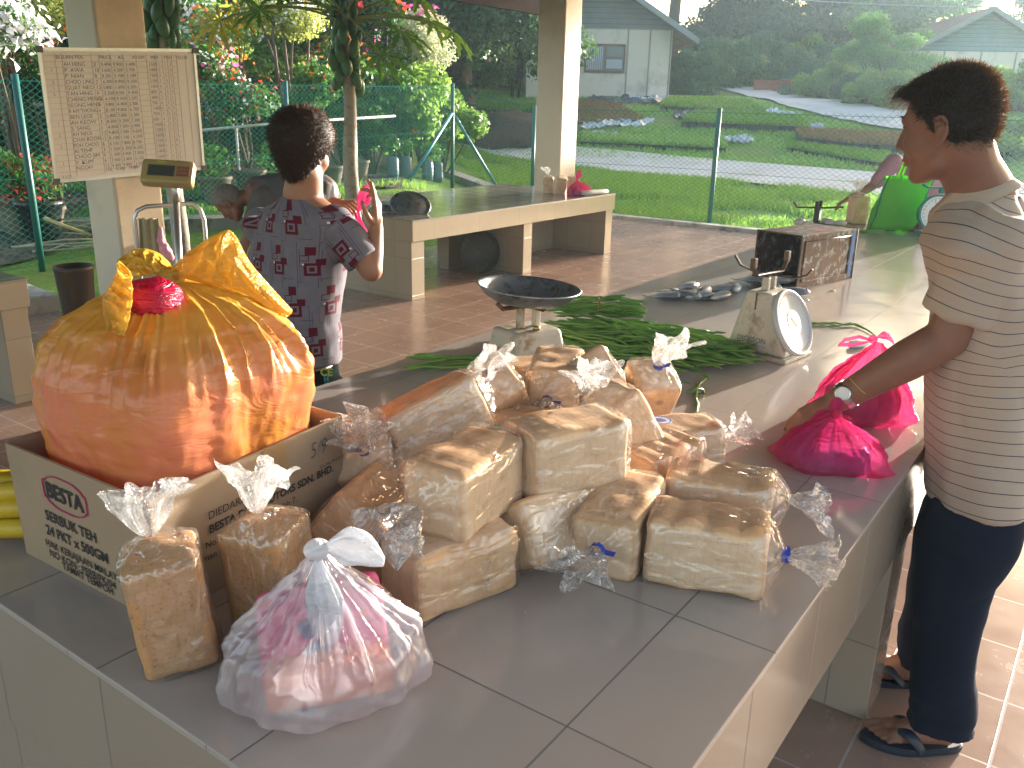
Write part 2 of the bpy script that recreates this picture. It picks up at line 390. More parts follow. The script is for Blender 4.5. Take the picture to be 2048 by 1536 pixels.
def branches(b, base, tips, r0, seed=0, mid=.45):
    g = random.Random(seed); base = Vector(base)
    for t in tips:
        t = Vector(t); m = base.lerp(t, mid) + V(g.uniform(-.12, .12), g.uniform(-.12, .12), g.uniform(-.03, .1))*(t-base).length
        pts = [base*(1-s)*(1-s) + m*2*s*(1-s) + t*s*s for s in [i/5 for i in range(6)]]
        b.tube(pts, [r0*(1-.16*i) for i in range(6)], 6)
# --- big trees: a few crowns shared by many copies
def tree_proto(seed, n, R, lsize, mat, trunk_h, blobs=26):
    bl = rblobs(blobs, R, R*.33, .75, trunk_h+R*.62, seed); me = leafmesh('crown', *cloud(bl, n), lsize, .55, .3, mat)
    b = MB(); b.tube([(0,0,-.3), (.1,.05,trunk_h*.5), (0,0,trunk_h*1.02), (0,.1,trunk_h+R*.5)], [R*.085, R*.065, R*.055, R*.03], 10)
    g = random.Random(seed)
    branches(b, (0, 0, trunk_h*.9), [bl[g.randrange(len(bl))][:3] for _ in range(9)], R*.035, seed)
    tr = b.build('trunk', bark, None, True); mt = tr.data; bpy.data.objects.remove(tr)
    return me, mt
protos = {}
for nm, seed, n, R, ls, mat, th in (('a', 1, 15000, 4.2, .34, L_dark, 3.4), ('b', 2, 15000, 4.4, .34, L_mid, 2.6), ('c', 3, 14000, 3.6, .30, L_blue, 3.0), ('d', 4, 12000, 2.0, .20, L_light, -.5), ('e', 6, 12000, 2.0, .18, L_blue, -.5), ('g', 9, 18000, 4.0, .36, L_dark, -.9), ('h', 12, 18000, 4.0, .3, L_mid, -.9)):
    protos[nm] = tree_proto(seed, n, R, ls, mat, th)
def tree(kind, p, sc, rot, label, name='tree', group=None, cat='tree', sz=None):
    e = empty(name, p, rot, label, cat, group); e.scale = (sc, sc, sz or sc)
    for nm, me in zip(('crown', 'trunk'), protos[kind]):
        o = bpy.data.objects.new(nm, me); C.collection.objects.link(o); o.parent = e
    return e
def gd(px, d, py=300):              # a point on the land at a picture column and a distance
    p = D(px, py, d); return on_land(p.x, p.y)
_tl = [ # kind px dist scale group label
 ('a', -150, 34, 1.5, 'dark leafy tree filling the far left edge behind the garden'),
 ('a', 60, 42, 1.6, 'dark tree high behind the white-flowered shrub at the left'),
 ('b', 260, 40, 1.5, 'mid green tree behind the left pillar'),
 ('a', 450, 38, 1.5, 'dark tree behind the first papaya plant'),
 ('b', 610, 44, 1.7, 'mid green tree behind the round white-flowered shrub'),
 ('a', 760, 40, 1.5, 'dark tree rising behind the papaya leaves'),
 ('b', 1010, 50, 1.6, 'mid green tree right behind the big dark shade tree'),
 ('a', 1160, 56, 1.9, 'dark tree behind the first cream house'),
 ('c', 1330, 66, 1.8, 'tall blue-green tree behind the roof of the first house'),
 ('a', 1420, 78, 2.3, 'tall dark tree at the end of the upper road'),
 ('c', 1510, 74, 2.1, 'blue-green tree beside the end of the upper road'),
 ('b', 1600, 82, 2.4, 'hazy green tree beyond the concrete posts'),
 ('a', 1690, 76, 2.1, 'hazy dark tree behind the feathery shrub'),
 ('c', 1765, 84, 1.5, 'hazy tree to the left of the second house roof'),
 ('b', 1800, 98, 1.05, 'faint tree behind the roof of the second house'),
 ('c', 2060, 92, .95, 'hazy tree at the right edge above the second house')]
for i, (k, px, d, s, lab) in enumerate(_tl):
    tree(k, gd(px, d), s, i*1.9, lab, group='background trees')
# understorey behind the garden and behind the road
_ul = [('g', -60, 24, .8), ('h', 90, 23, .7), ('g', 250, 24, .8), ('h', 420, 22, .75), ('g', 520, 25, .85), ('h', 640, 24, .8), ('g', 760, 27, .85), ('h', 830, 32, .8), ('g', 960, 44, .8), ('h', 1030, 47, .75),
       ('e', 1415, 46, .95), ('e', 1375, 40, .75), ('g', 1445, 70, 1.2), ('e', 1500, 60, 1.0), ('d', 1590, 60, .9), ('e', 1545, 57.5, .62), ('e', 1640, 50, .8), ('d', 1450, 60, .8), ('g', 1560, 72, 1.2), ('g', 1650, 74, 1.2), ('h', 1760, 66, 1.1),
       ('d', 1690, 43, .62), ('d', 1800, 42, .55), ('d', 1842, 43, .45), ('e', 1905, 40, .5), ('d', 2030, 34, .62), ('d', 1975, 38, .55), ('e', 2100, 36, .8), ('d', 2015, 27, .42)]
_lab = {'g': 'dense dark evergreen bush', 'h': 'dense mid green bush', 'd': 'light green bushy shrub', 'e': 'blue-green shrub'}
_where = ['at the far left edge', 'behind the white blossoms at far left', 'directly behind the left pillar', 'behind the right edge of the whiteboard', 'behind the woman\'s head, set far back', 'left of the papaya trunk', 'right of the papaya fruit', 'under the big shade tree', 'left of the first house', 'touching the shed left of the first house',
 'right of the first house eave', 'by the first house wall corner', 'at the very end of the upper road', 'behind the leftmost concrete post', 'between the concrete posts', 'above the brick planters', 'right of the brick planters', 'where the upper road ends', 'deep behind the posts', 'deep behind the feathery shrub', 'left of the second house roof',
 'beside the upper road, right of the planters', 'in front of the second house wall', 'at the left corner of the second house', 'hidden partly by the man\'s hair', 'right of the man\'s head', 'between the man\'s head and the second house', 'beyond the right edge by the road', 'at the right edge below the second house']
for i, ((k, px, d, s), wh) in enumerate(zip(_ul, _where)):
    tree(k, gd(px, d), s, i*2.3, _lab[k]+' '+wh, 'bush', 'bushes behind the garden and the road', 'bush')
# feathery tall shrub right of centre
fb = rblobs(34, 2.0, .62, .85, 1.55, 31, .6)
e = empty('feathery_shrub', gd(1755, 37), 0, 'tall feathery yellow-green shrub standing above the upper road left of the second house', 'shrub')
o = bpy.data.objects.new('foliage', leafmesh('foliage', *cloud(fb, 22000), .15, .35, .2, leafmat('leaf_feathery', (.07,.18,.05), (.16,.34,.09), .5))); C.collection.objects.link(o); o.parent = e; e.scale = (.85, .85, .92)
b = MB(); branches(b, (0, 0, -.1), [f[:3] for f in fb[:8]], .06, 3); b.build('stem', bark, e, True, world=False)
tree('a', V(47, -1.4, terrain(47, -1.4)), .42, .5, 'unseen slim tree added beyond the right edge to shade the whiteboard and bench', group='background trees', sz=1.0)  # out of view; put in to keep sun off the left pillar and bench
# shrubs along the far side of the upper road
for i, (k, px, py, sc, lab) in enumerate([('e', 1440, 160, .75, 'blue-green shrub at the left of the row above the upper road'), ('e', 1478, 166, .8, 'pale blue-green shrub above the first bend of the upper road'), ('d', 1510, 168, .6, 'small light shrub left of the brick planters'), ('e', 1625, 192, .62, 'blue-green shrub just right of the brick planters'), ('d', 1660, 200, .62, 'light green shrub in the middle of the roadside row'), ('g', 1700, 206, .22, 'low dark shrub under the feathery one'), ('d', 1745, 212, .5, 'light shrub at the foot of the feathery one'), ('d', 1795, 216, .5, 'light shrub left of the man\'s hair'), ('e', 1600, 172, .7, 'grey-green shrub behind the brick planters'), ('e', 1540, 160, .8, 'grey-green shrub below the concrete posts')]):
    tree(k, G(px, py), sc, i*1.7, lab, 'bush', 'shrubs along the upper road', 'bush')
# big shade tree in the middle with hanging dark canopy
bp = gd(925, 27)
st = empty('shade_tree', bp, 0, 'big dark shade tree with thick trunk and low canopy left of the cream pillar', 'tree')
_fr = Vector((math.cos(R_(38)), math.sin(R_(38)), 0)); _rt = Vector((math.sin(R_(38)), -math.cos(R_(38)), 0))
bl = []
g_ = random.Random(11)
for i in range(60):
    u_ = g_.uniform(-4.2, 3.0); wv = g_.uniform(-3, 3); zz = g_.uniform(2.0, 6.2) + .06*abs(u_)
    q = _rt*u_ + _fr*wv; bl.append((q.x, q.y, zz, .95, .95, .7))
me = leafmesh('crown', *cloud(bl, 34000), .20, .5, .3, leafmat('leaf_shade_tree', (.018,.06,.012), (.06,.15,.025), .4)); o = bpy.data.objects.new('crown', me); C.collection.objects.link(o); o.parent = st
b = MB(); b.tube([(0,0,-.3), (.05,0,.8), (-.1,.1,2.2), (0,.1,4.5)], [.52, .36, .33, .2], 14)
branches(b, (-.1, .1, 2.0), [x[:3] for x in bl[:12]], .16, 5)
b.build('trunk', bark, st, True, world=False)
b = MB(); b.sph((0, 0, 0), (2.2, 1.6, .75), 30, 14); mo = b.build('soil_mound', plain('root_soil', (.07,.045,.035), .95, .4, 6, 1, 9, dist=.08), None, True); mo.location = bp + V(.9, -.9, -.05)
for v in mo.data.vertices: v.co *= 1+.25*noise.noise(v.co*1.7)
tag(mo, 'dark brown mound of soil and roots at the foot of the shade tree', 'mound')
# light tree in front of the first house's left part
e = empty('overhanging_tree', gd(1085, 26), 0, 'tree whose light green branches hang in front of the cream house beside the pillar', 'tree')
bl = [(g_.uniform(-1.3, .25), g_.uniform(-1, 1), g_.uniform(3.7, 6.4), .5, .62, .5) for i in range(34)]
bl = [(_rt*a + _fr*c)[:2] + (z, r1, r2, r3) if False else ((_rt*a+_fr*c).x, (_rt*a+_fr*c).y, z, r1, r2, r3) for a, c, z, r1, r2, r3 in bl]
o = bpy.data.objects.new('crown', leafmesh('crown', *cloud(bl, 14000), .17, .5, .3, L_mid)); C.collection.objects.link(o); o.parent = e
b = MB(); b.tube([(0,0,-.3), (0,0,2), (0,0,4.5)], [.16, .13, .06], 8); branches(b, (0, 0, 1.9), [x[:3] for x in bl[:8]], .06, 5); b.build('trunk', bark, e, True, world=False)

# ---------------------------------------------------------------- garden shrubs
def pot(b, p, r, h, n=18):
    b.lathe([(r*.62, 0), (r*.72, h*.15), (r*.9, h*.6), (r*1.0, h*.86), (r*1.08, h*.88), (r*1.08, h), (r*.95, h), (r*.9, h*.9), (0, h*.88)], n, Matrix.Translation(p), cap=False)
def shrub(name, px, d, H, Rr, leaf, fl, nfl, label, seed, nl=2600, ls=.075, fs=.07, potc=None, zs=.8, stem=.03, nb=12, cz=None, group='garden shrubs behind the fence', fclu=.16):
    d = max(d, fence_d(px)+.3+Rr*.75); p = gd(px, d); e = empty(name, p, 0, label, 'shrub', group)
    zc = cz if cz is not None else H-Rr*zs
    bl = rblobs(nb, Rr*.78, Rr*.42, zs, zc, seed); P_, N_ = cloud(bl, nl)
    P_[:, 2] = np.maximum(P_[:, 2], .05)
    o = bpy.data.objects.new('foliage', leafmesh('foliage', P_, N_, ls, .5, .3, leaf)); C.collection.objects.link(o); o.parent = e
    if fl:
        fl = fl if isinstance(fl, list) else [fl]
        for m in fl:
            k = max(4, nfl//(7*len(fl))); Q, NN = cloud(bl, k, .6); Q = np.repeat(Q*1.03, 7, 0) + rng.normal(size=(k*7, 3))*fclu*.5; NN = np.repeat(NN, 7, 0)+rng.normal(size=(k*7, 3))*.6
            o = bpy.data.objects.new('blossoms', leafmesh('blossoms', Q, NN, fs, .8, .4, m)); C.collection.objects.link(o); o.parent = e
    ph = 0
    if potc:
        b = MB(); ph = .32; pot(b, (0, 0, 0), .2, ph); b.build('pot', potc, e, True, world=False)
    b = MB(); branches(b, (0, 0, ph-.05), [x[:3] for x in bl[:6]], stem, seed); b.build('stem', bark, e, True, world=False)
    return e
shrub('bougainvillea', 38, 11.4, 2.55, .62, L_mid, F_white, 1500, 'bougainvillea thick with white blossoms left of the whiteboard', 21, 1500, .08, .10, pot_g, zs=.7)
shrub('bougainvillea', 30, 12.3, 1.75, .55, L_mid, [F_white, F_red], 420, 'lower shrub with white and red blossoms at the left edge', 22, 2200, .07, .07, pot_g)
shrub('red_flower_shrub', 12, 10.9, .95, .42, L_mid, F_red, 240, 'low red-flowered shrub in a dark pot at the left edge', 23, 1400, .07, .06, pot_g)
shrub('red_flower_shrub', 72, 10.7, .80, .26, L_mid, F_red, 200, 'small red-flowered shrub in a dark pot beside the fence post', 24, 600, .06, .06, pot_g)
shrub('garden_shrub', 122, 13.5, 2.7, .62, L_yel, F_org, 60, 'yellow-green shrub showing between the pillar and the white bougainvillea', 25, 2600, .08)
shrub('garden_shrub', 105, 11.8, 1.9, .5, L_dark, F_red, 60, 'dark shrub just left of the whiteboard', 26, 2200, .08)
shrub('garden_shrub', 80, 17.0, 3.3, 1.3, L_mid, F_red, 120, 'tall green shrub with red flowers behind the white bougainvillea', 27, 4500, .10, .12)
shrub('garden_shrub', 345, 17.5, 3.4, 1.2, L_mid, F_white, 160, 'tall loose shrub behind the papaya beside the left pillar', 28, 4500, .10, .10)
shrub('bougainvillea', 425, 13.0, 2.05, .62, L_mid, [F_white, F_pink, F_org], 420, 'bougainvillea with mixed white and pink blossoms right of the whiteboard', 29, 2800, .07, .07, pot_g)
shrub('bougainvillea', 455, 15.5, 2.65, .7, L_light, [F_white, F_org], 500, 'bougainvillea with white and orange blossoms above the pipe rail', 30, 2800, .08, .08)
shrub('bougainvillea', 495, 12.4, 1.65, .55, L_mid, [F_red, F_white], 260, 'green bougainvillea in a pot just left of the woman\'s head', 31, 2600, .07, .06, terr)
shrub('topiary_shrub', 590, 13.8, 2.62, .60, L_yel, F_white, 330, 'round yellow-green topiary with white blossoms on a bare slanting stem', 32, 4200, .06, .07, pot_g, zs=.55, stem=.045)
shrub('garden_shrub', 620, 12.6, 1.75, .55, L_mid, [F_red, F_org], 90, 'leafy shrub with orange flowers beside the papaya trunk', 33, 2600, .08, .07, pot_g)
shrub('garden_shrub', 655, 17.5, 3.2, 1.0, L_mid, [F_org, F_red], 330, 'shrub with orange-red flowers behind the papaya fruit', 34, 3800, .10, .12)
shrub('garden_shrub', 735, 16.2, 3.1, .7, L_dark, [F_red, F_pink], 260, 'tall shrub with red and pink flowers right of the papaya', 35, 3000, .10, .10)
shrub('variegated_shrub', 842, 17.2, 2.95, .82, L_pale, F_pink, 70, 'pale variegated round shrub with pink blossoms left of the shade tree', 36, 8500, .06, .10, zs=.7)
shrub('garden_shrub', 560, 18.0, 3.2, 1.2, L_light, [F_pink, F_white], 180, 'bright green shrub high behind the woman\'s head', 37, 4500, .11, .10)
for i, (px, d, H, Rr, lf, lab) in enumerate([(745, 14.9, 1.9, .85, L_mid, 'leafy hedge bush right of the papaya trunk, behind the mesh'), (818, 15.7, 2.0, .9, L_light, 'sunlit broad-leaved bush behind the tall corner fence post'), (884, 16.6, 1.9, .85, L_light, 'bright bush with long leaves at the right end of the hedge'), (690, 14.9, 1.9, .8, L_mid, 'bush with scattered flowers directly behind the papaya trunk'), (790, 17, 2.2, .9, L_mid, 'hedge bush set behind the others under the variegated shrub')]):
    shrub('hedge_bush', px, d, H, Rr, lf, [F_org] if i == 0 else None, 40, lab, 50+i, 5200, .12, .08, zs=.95, cz=H*.52, nb=16)
for i, (px, d, H, lab) in enumerate([(200, 12.4, 1.6, 'shrub hidden mostly behind the whiteboard'), (540, 15.2, 1.9, 'dark shrub behind the woman\'s neck'), (400, 16.5, 1.5, 'dark low shrub behind the pipe rail'), (470, 20, 2.2, 'dark shrub deep in the garden'), (630, 19.5, 2.4, 'dark shrub deep behind the pipe rail'), (0, 15, 2.0, 'dark shrub at the left picture edge'), (300, 15, 2.4, 'dark shrub behind the pillar'), (590, 15.6, 1.4, 'dark low shrub under the topiary'), (850, 19, 1.9, 'dark shrub under the variegated shrub')]):
    shrub('dark_shrub', px, d, H, .85, L_dark, [F_white, F_red] if i % 2 else None, 80, lab, 70+i, 3600, .11, .08, zs=.9, cz=H*.5, nb=14)
# pots and poly bags of the nursery behind the fence
def nursery_pot(px, d, r, h, mat, label, sprout=True):
    d = max(d, fence_d(px)+.4); p = gd(px, d); e = empty('plant_pot', p, 0, label, 'pot', 'pots behind the fence')
    b = MB(); pot(b, (0, 0, 0), r, h); b.build('pot_body', mat, e, True, world=False)
    if sprout:
        P_, N_ = cloud([(0, 0, h+r*.9, r*1.25, r*1.25, r*1.1)], 420); o = bpy.data.objects.new('sprout', leafmesh('sprout', P_, N_, .06, .5, .3, L_mid)); C.collection.objects.link(o); o.parent = e
for args in [(425, 11.6, .20, .34, pot_g, 'brown pot with a pink rim in front of the mixed bougainvillea'), (498, 11.4, .19, .36, pot_g, 'grey-brown pot just left of the woman\'s neck', False), (545, 11.5, .2, .3, bagm, 'black pot behind the woman\'s hair'), (660, 11.8, .18, .3, pot_g, 'tan pot left of the papaya trunk', False), (716, 11.9, .16, .34, pot_g, 'tall tan pot right of the papaya trunk', False),
             (60, 10.6, .24, .42, bagm, 'big dark pot beside the left fence post'), (20, 10.8, .22, .4, pot_g, 'big dark pot at the left edge'), (395, 12.8, .2, .3, terr, 'reddish pot under the whiteboard corner')]: nursery_pot(*args)
for i, px in enumerate((785, 812, 855, 875)):
    p = gd(px, fence_d(px)+.4); e = empty('seedling_bag', p, 0, 'blue-grey poly bag seedling standing at the foot of the hedge', 'seedling bag', 'poly bags at the foot of the hedge')
    b = MB(); b.tube([(0,0,0), (0,0,.1), (0,0,.3), (.01,0,.34)], [.09, .1, .095, .08], 10); b.build('poly_bag', plain('poly_bag_blue', (.12,.17,.24), .35, .2, 6, .5, 20, dist=.01), e, True, world=False)
    o = bpy.data.objects.new('sprout', leafmesh('sprout', *cloud([(0, 0, .5, .12, .12, .15)], 120), .07, .5, .3, L_mid)); C.collection.objects.link(o); o.parent = e

# ---------------------------------------------------------------- papaya plants
def papaya_leaf_mesh(mat, seed):
    g = random.Random(seed); b = MB(); vs = [V(0, 0, 0)]; fs = []
    lobes = 9
    for k in range(lobes):
        a = R_(-145 + 290*k/(lobes-1)); L = .36*(1-.35*abs(k-4)/4)*g.uniform(.9, 1.1)
        d = V(math.cos(a), math.sin(a), 0); n = V(-d.y, d.x, 0)
        outl = [(.12, .02), (.32, .05), (.45, .12), (.5, .06), (.66, .11), (.72, .045), (.86, .06), (1.0, 0)]
        pts = [(t, s) for t, s in outl] + [(t, -s) for t, s in reversed(outl[:-1])]
        idx = [0]
        for t, s in pts:
            q = d*(L*t) + n*(L*s*1.25); q.z = -.9*(L*t)**2 + .15*abs(s)*L; vs.append(q); idx.append(len(vs)-1)
        tip = idx[8]
        for i in range(1, 8):           # fan of quads left side / right side
            pass
        mids = []
        for t, s in outl[:-1]:
            q = d*(L*t); q.z = -.9*(L*t)**2 - .012; vs.append(q); mids.append(len(vs)-1)
        Lft = idx[1:8]; Rgt = list(reversed(idx[9:16]))
        fs += [(0, mids[0], Lft[0]), (0, Rgt[0], mids[0])]
        for i in range(6): fs += [(mids[i], mids[i+1], Lft[i+1], Lft[i]), (mids[i+1], mids[i], Rgt[i], Rgt[i+1])]
        fs += [(mids[6], tip, Lft[6]), (mids[6], Rgt[6], tip)]
    b.add(vs, fs); o = b.build('leaf', mat); me = o.data; bpy.data.objects.remove(o); return me
fruit_m = plain('papaya_fruit', (.055,.15,.055), .42, .25, 4, .1, 20, spec=.5)
def papaya(p, lean, r, ztop, fz0, fz1, nfr, leaves, label, seed):
    g = random.Random(seed); e = empty('papaya_plant', p, 0, label, 'papaya plant', 'papaya plants')
    b = MB(); n = 60; top = p + lean; top.z = ztop
    pts = [p.lerp(top, i/n) + V(.02*math.sin(i*.2), 0, 0) for i in range(n+1)]
    b.tube(pts, [r*(1-.45*i/n)*(1+.035*(i % 3 == 0)) for i in range(n+1)], 14); b.build('trunk', bark_p, e, True)
    bf = MB(); bf.lathe([(0, -.09), (.018, -.085), (.038, -.06), (.05, -.02), (.048, .02), (.034, .055), (.015, .078), (0, .085)], 12, cap=False)
    fo = bf.build('fruit', fruit_m, None, True); fm = fo.data; bpy.data.objects.remove(fo)
    for i in range(nfr):
        z = fz0 + (fz1-fz0)*((i+.5)/nfr)**.9; t = (z-p.z)/(ztop-p.z); c = p.lerp(top, t); a = i*2.4 + g.uniform(-.3, .3); s = g.uniform(.8, 1.15)*(.72 if t > .9 else 1)
        o = bpy.data.objects.new('fruit', fm); C.collection.objects.link(o); o.parent = e; rr = r*.62 + .045*s + (.03 if i % 3 == 0 else 0)
        o.matrix_parent_inverse = Matrix.Translation(-p); o.location = c + V(math.cos(a)*rr, math.sin(a)*rr, 0); o.rotation_euler = (g.uniform(-.35, .35), g.uniform(-.35, .35), a); o.scale = (s, s, s*g.uniform(.95, 1.25))
    lm = [papaya_leaf_mesh(L_pap, 3), papaya_leaf_mesh(leafmat('papaya_leaf_old', (.30,.28,.04), (.42,.36,.06), .5), 4)]
    pet = plain('petiole', (.25,.33,.12), .5, .15, 8, .1)
    for (q, kind, sc, rz, tilt) in leaves:
        st_ = top + V(0, 0, -.05 - .1*g.random()); m = st_.lerp(q, .5) + V(0, 0, .16*(q-st_).length)
        pts = [st_*(1-s_)**2 + m*2*s_*(1-s_) + q*s_*s_ for s_ in [i/8 for i in range(9)]]
        bb_ = MB(); bb_.tube(pts, [.012]*5+[.010]*4, 6); bb_.build('petiole', pet, e, True)
        o = bpy.data.objects.new('leaf', lm[kind]); C.collection.objects.link(o); o.parent = e; o.matrix_parent_inverse = Matrix.Translation(-p)
        o.location = q; o.rotation_euler = (tilt[0], tilt[1], rz); o.scale = (sc,)*3
pp = D(706, 330, 9.1); pp.z = -.05; ptop = D(688, 12, 9.0)
LV = [(D(905, 62, 8.6), 0, 1.0, .3, (.5, .35)), (D(800, 62, 8.8), 0, 1.05, -.6, (.5, .2)), (D(760, 108, 8.6), 0, 1.0, -.9, (.7, .3)), (D(865, 45, 9.4), 0, .9, .2, (.3, .4)), (D(440, 40, 8.9), 1, .95, 2.6, (-.8, .5)), (D(480, 18, 9.2), 1, .9, 2.9, (-.6, .6)),
      (D(560, -10, 9.3), 0, 1.1, 2.2, (-.3, -.3)), (D(740, -30, 8.4), 0, 1.2, -.4, (.2, .3)), (D(620, -30, 8.6), 0, 1.1, 2.4, (.2, -.3)), (D(690, -60, 9.8), 0, 1.1, 1.0, (0, .3)), (D(835, -8, 9.3), 0, 1, .1, (.3, .5)), (D(520, 22, 8.5), 0, .8, 2.5, (-.5, .3))]
papaya(pp, ptop-pp, .085, ptop.z, D(692, 175, 9.05).z, D(689, 5, 9.0).z, 34, LV, 'papaya plant with hanging green fruit, its trunk rising beside the bench', 1)
p2 = D(342, 330, 8.4); p2.z = -.05; t2 = D(318, -60, 8.5)
papaya(p2, t2-p2, .08, t2.z, D(325, 92, 8.4).z, D(318, -30, 8.5).z, 24, [(D(240, -60, 8.5), 0, 1, 2, (0, 0)), (D(420, -70, 8.5), 0, 1, 0, (0, .3)), (D(470, -20, 8.3), 0, 1, -.3, (.3, .3))], 'papaya plant with hanging green fruit beside the left pillar', 2)
# ---------------------------------------------------------------- grass
def blades(name, n, sampler, h, wd, mat, label, cat='grass', lean=.5):
    P_ = sampler(n); n = len(P_); a = rng.uniform(0, 2*np.pi, n); s = rng.uniform(.5, 1.3, n)
    dx = np.stack([np.cos(a), np.sin(a), np.zeros(n)], 1)*(wd*s)[:, None]; ln = np.stack([rng.normal(size=n)*lean, rng.normal(size=n)*lean, np.ones(n)], 1)*(h*s)[:, None]
    v = np.stack([P_-dx, P_+dx, P_+ln], 1)
    me = bpy.data.meshes.new(name); me.vertices.add(n*3); me.vertices.foreach_set('co', v.ravel()); me.loops.add(n*3)
    me.loops.foreach_set('vertex_index', np.arange(n*3, dtype=np.int32)); me.polygons.add(n); me.polygons.foreach_set('loop_start', np.arange(0, n*3, 3, dtype=np.int32)); me.update(calc_edges=True)
    me.materials.append(mat); o = bpy.data.objects.new(name, me); C.collection.objects.link(o); tag(o, label, cat, kind='stuff'); return o
def pix_sampler(poly_fn, dens=None, lift=0):
    def f(n):
        out = []; tries = 0
        while len(out) < n and tries < n*6:
            tries += 1; x, y = poly_fn(random.random(), random.random())
            if dens is None or noise.noise(V(x*dens, y*dens, 4)) > -.12 + random.uniform(-.25, .25): out.append((x, y, terrain(x, y)+lift))
        return np.array(out)
    return f
G_m = leafmat('grass_blade', (.05,.17,.02), (.22,.40,.06), .5, .6)
G_y = leafmat('grass_blade_dry', (.14,.30,.05), (.30,.48,.13), .4, .6)
def near_strip(a, c):
    L, Rr = W(890+1200*a, 0, 0), None
    i = a*8; k = min(int(i), 7); N = _near[k].lerp(_near[k+1], i-k)
    k0 = W(1215+(1900-1215)*a, 442+(490-442)*a, 0) if False else V(KX+.25, 7.5-11.5*a, 0)
    q = k0.lerp(N, c); return q.x, q.y
blades('grass_strip', 110000, pix_sampler(near_strip, .7), .13, .012, G_m, 'bright green grass between the kerb and the road')
def far_strip(a, c):
    d = 24.5 + 14*c**.8; an = R_(3 + 41*a); i_ = None
    return d*math.cos(an), d*math.sin(an)
def pix(p):
    v = p-CAM; z = -v.dot(CB); return 1024+FPX*v.dot(CR)/z, 768-FPX*v.dot(CU)/z
def field_ok(n):
    Q = pix_sampler(far_strip, .5)(n); out = []
    for q in Q:
        x, y = pix(Vector(q))
        if x < 1395 or y > np.interp(x, [1400, 1480, 1560, 1650, 1790, 2060], [168, 192, 214, 237, 265, 296]): out.append(q)
    return np.array(out)
blades('field_grass', 80000, field_ok, .10, .022, G_y, 'short green grass of the field beyond the road')
def left_lawn(a, c):
    p = G(-60+930*a, 372+70*c - 40*sstep(.8, 1, a)*0); return p.x, p.y
_lp = [left_lawn(random.random(), random.random()) for _ in range(2500)]
def left_s(n):
    out = []
    for i in range(n):
        x, y = random.choice(_lp); x += random.gauss(0, .12); y += random.gauss(0, .12)
        if noise.noise(V(x*.9, y*.9, 2)) > -.05 and y > 6.5: out.append((x, y, terrain(x, y)))
    return np.array(out)
blades('garden_grass', 26000, left_s, .10, .007, G_m, 'patchy green grass between the pillar and the garden fence')
# ---------------------------------------------------------------- garden soil, litter
soil = NT('garden_soil'); _c = soil.coord('Object'); soil.set(col=soil.ramp(soil.vor(_c, 14, out=1), [(0, (.035,.03,.022)), (.5, (.08,.06,.04)), (.93, (.13,.11,.08)), (1, (.25,.08,.07))]), rough=.95, normal=soil.bump(soil.noise(_c, 30, 4), 1, .03))
b = MB(); vs = []; NU, NV_ = 70, 30
for j in range(NV_+1):
    for i in range(NU+1):
        a = R_(81 - 38.5*i/NU); d = (9.6+3.3*sstep(.3, .9, i/NU)) + 13*(j/NV_)**1.3; x, y = d*math.cos(a), d*math.sin(a); vs.append((x, y, terrain(x, y)+.03+.03*noise.noise(V(x*2, y*2, 0))))
b.add(vs, [(j*(NU+1)+i, j*(NU+1)+i+1, (j+1)*(NU+1)+i+1, (j+1)*(NU+1)+i) for j in range(NV_) for i in range(NU)]); structure(b.build('garden_bed', soil.m, smooth=True))
# ---------------------------------------------------------------- chain link fence
fpost = plain('green_paint', (.015,.14,.13), .45, .2, 5, .1)
fmesh = plain('green_wire', (.01,.17,.13), .85, .15, 5, 0, spec=.1)
fe = empty('chain_link_fence', V(11.5, 4.8, 0), label='green chain-link fence with tall posts running round the pavilion', cat='fence')
def fp(px, ytop, d, ybot=None):
    t = D(px, ytop, d); return V(t.x, t.y, t.z)
posts = [fp(30, 157, 9.6), fp(570, 168, 11.9), fp(905, 172, 15.2), fp(1069, 216, 14.1), fp(1439, 222, 12.55)]
_dir = (posts[4]-posts[3]).normalized(); 
pE = posts[4] + _dir*5.2; pE.z = posts[4].z; pW = posts[0] + (posts[0]-posts[1]).normalized()*4; pW.z = posts[0].z
for i, t in enumerate([pW]+posts+[pE]):
    z0 = terrain(t.x, t.y)-.15; b = MB(); b.tube([(t.x, t.y, z0), (t.x, t.y, t.z+.04)], .032 if i != 4 else .03, 10); b.build('fence_post', fpost, fe, True)
c3 = posts[2]
brc = plain('blue_green_paint', (.04,.24,.28), .4, .2, 5, .1)
for px, py in ((818, 362), (1000, 384)):
    e_ = G(px, py, .02); b = MB(); s_ = c3 + V(0, 0, -.42); b.tube([s_, e_], .028, 8); b.build('brace', brc, fe, True)
segs = [(pW, posts[0]), (posts[0], posts[1]), (posts[1], posts[2]), (posts[2], posts[3]), (posts[3], posts[4]), (posts[4], pE)]
b = MB(); sp = .095; WR = .0021; base_h = None
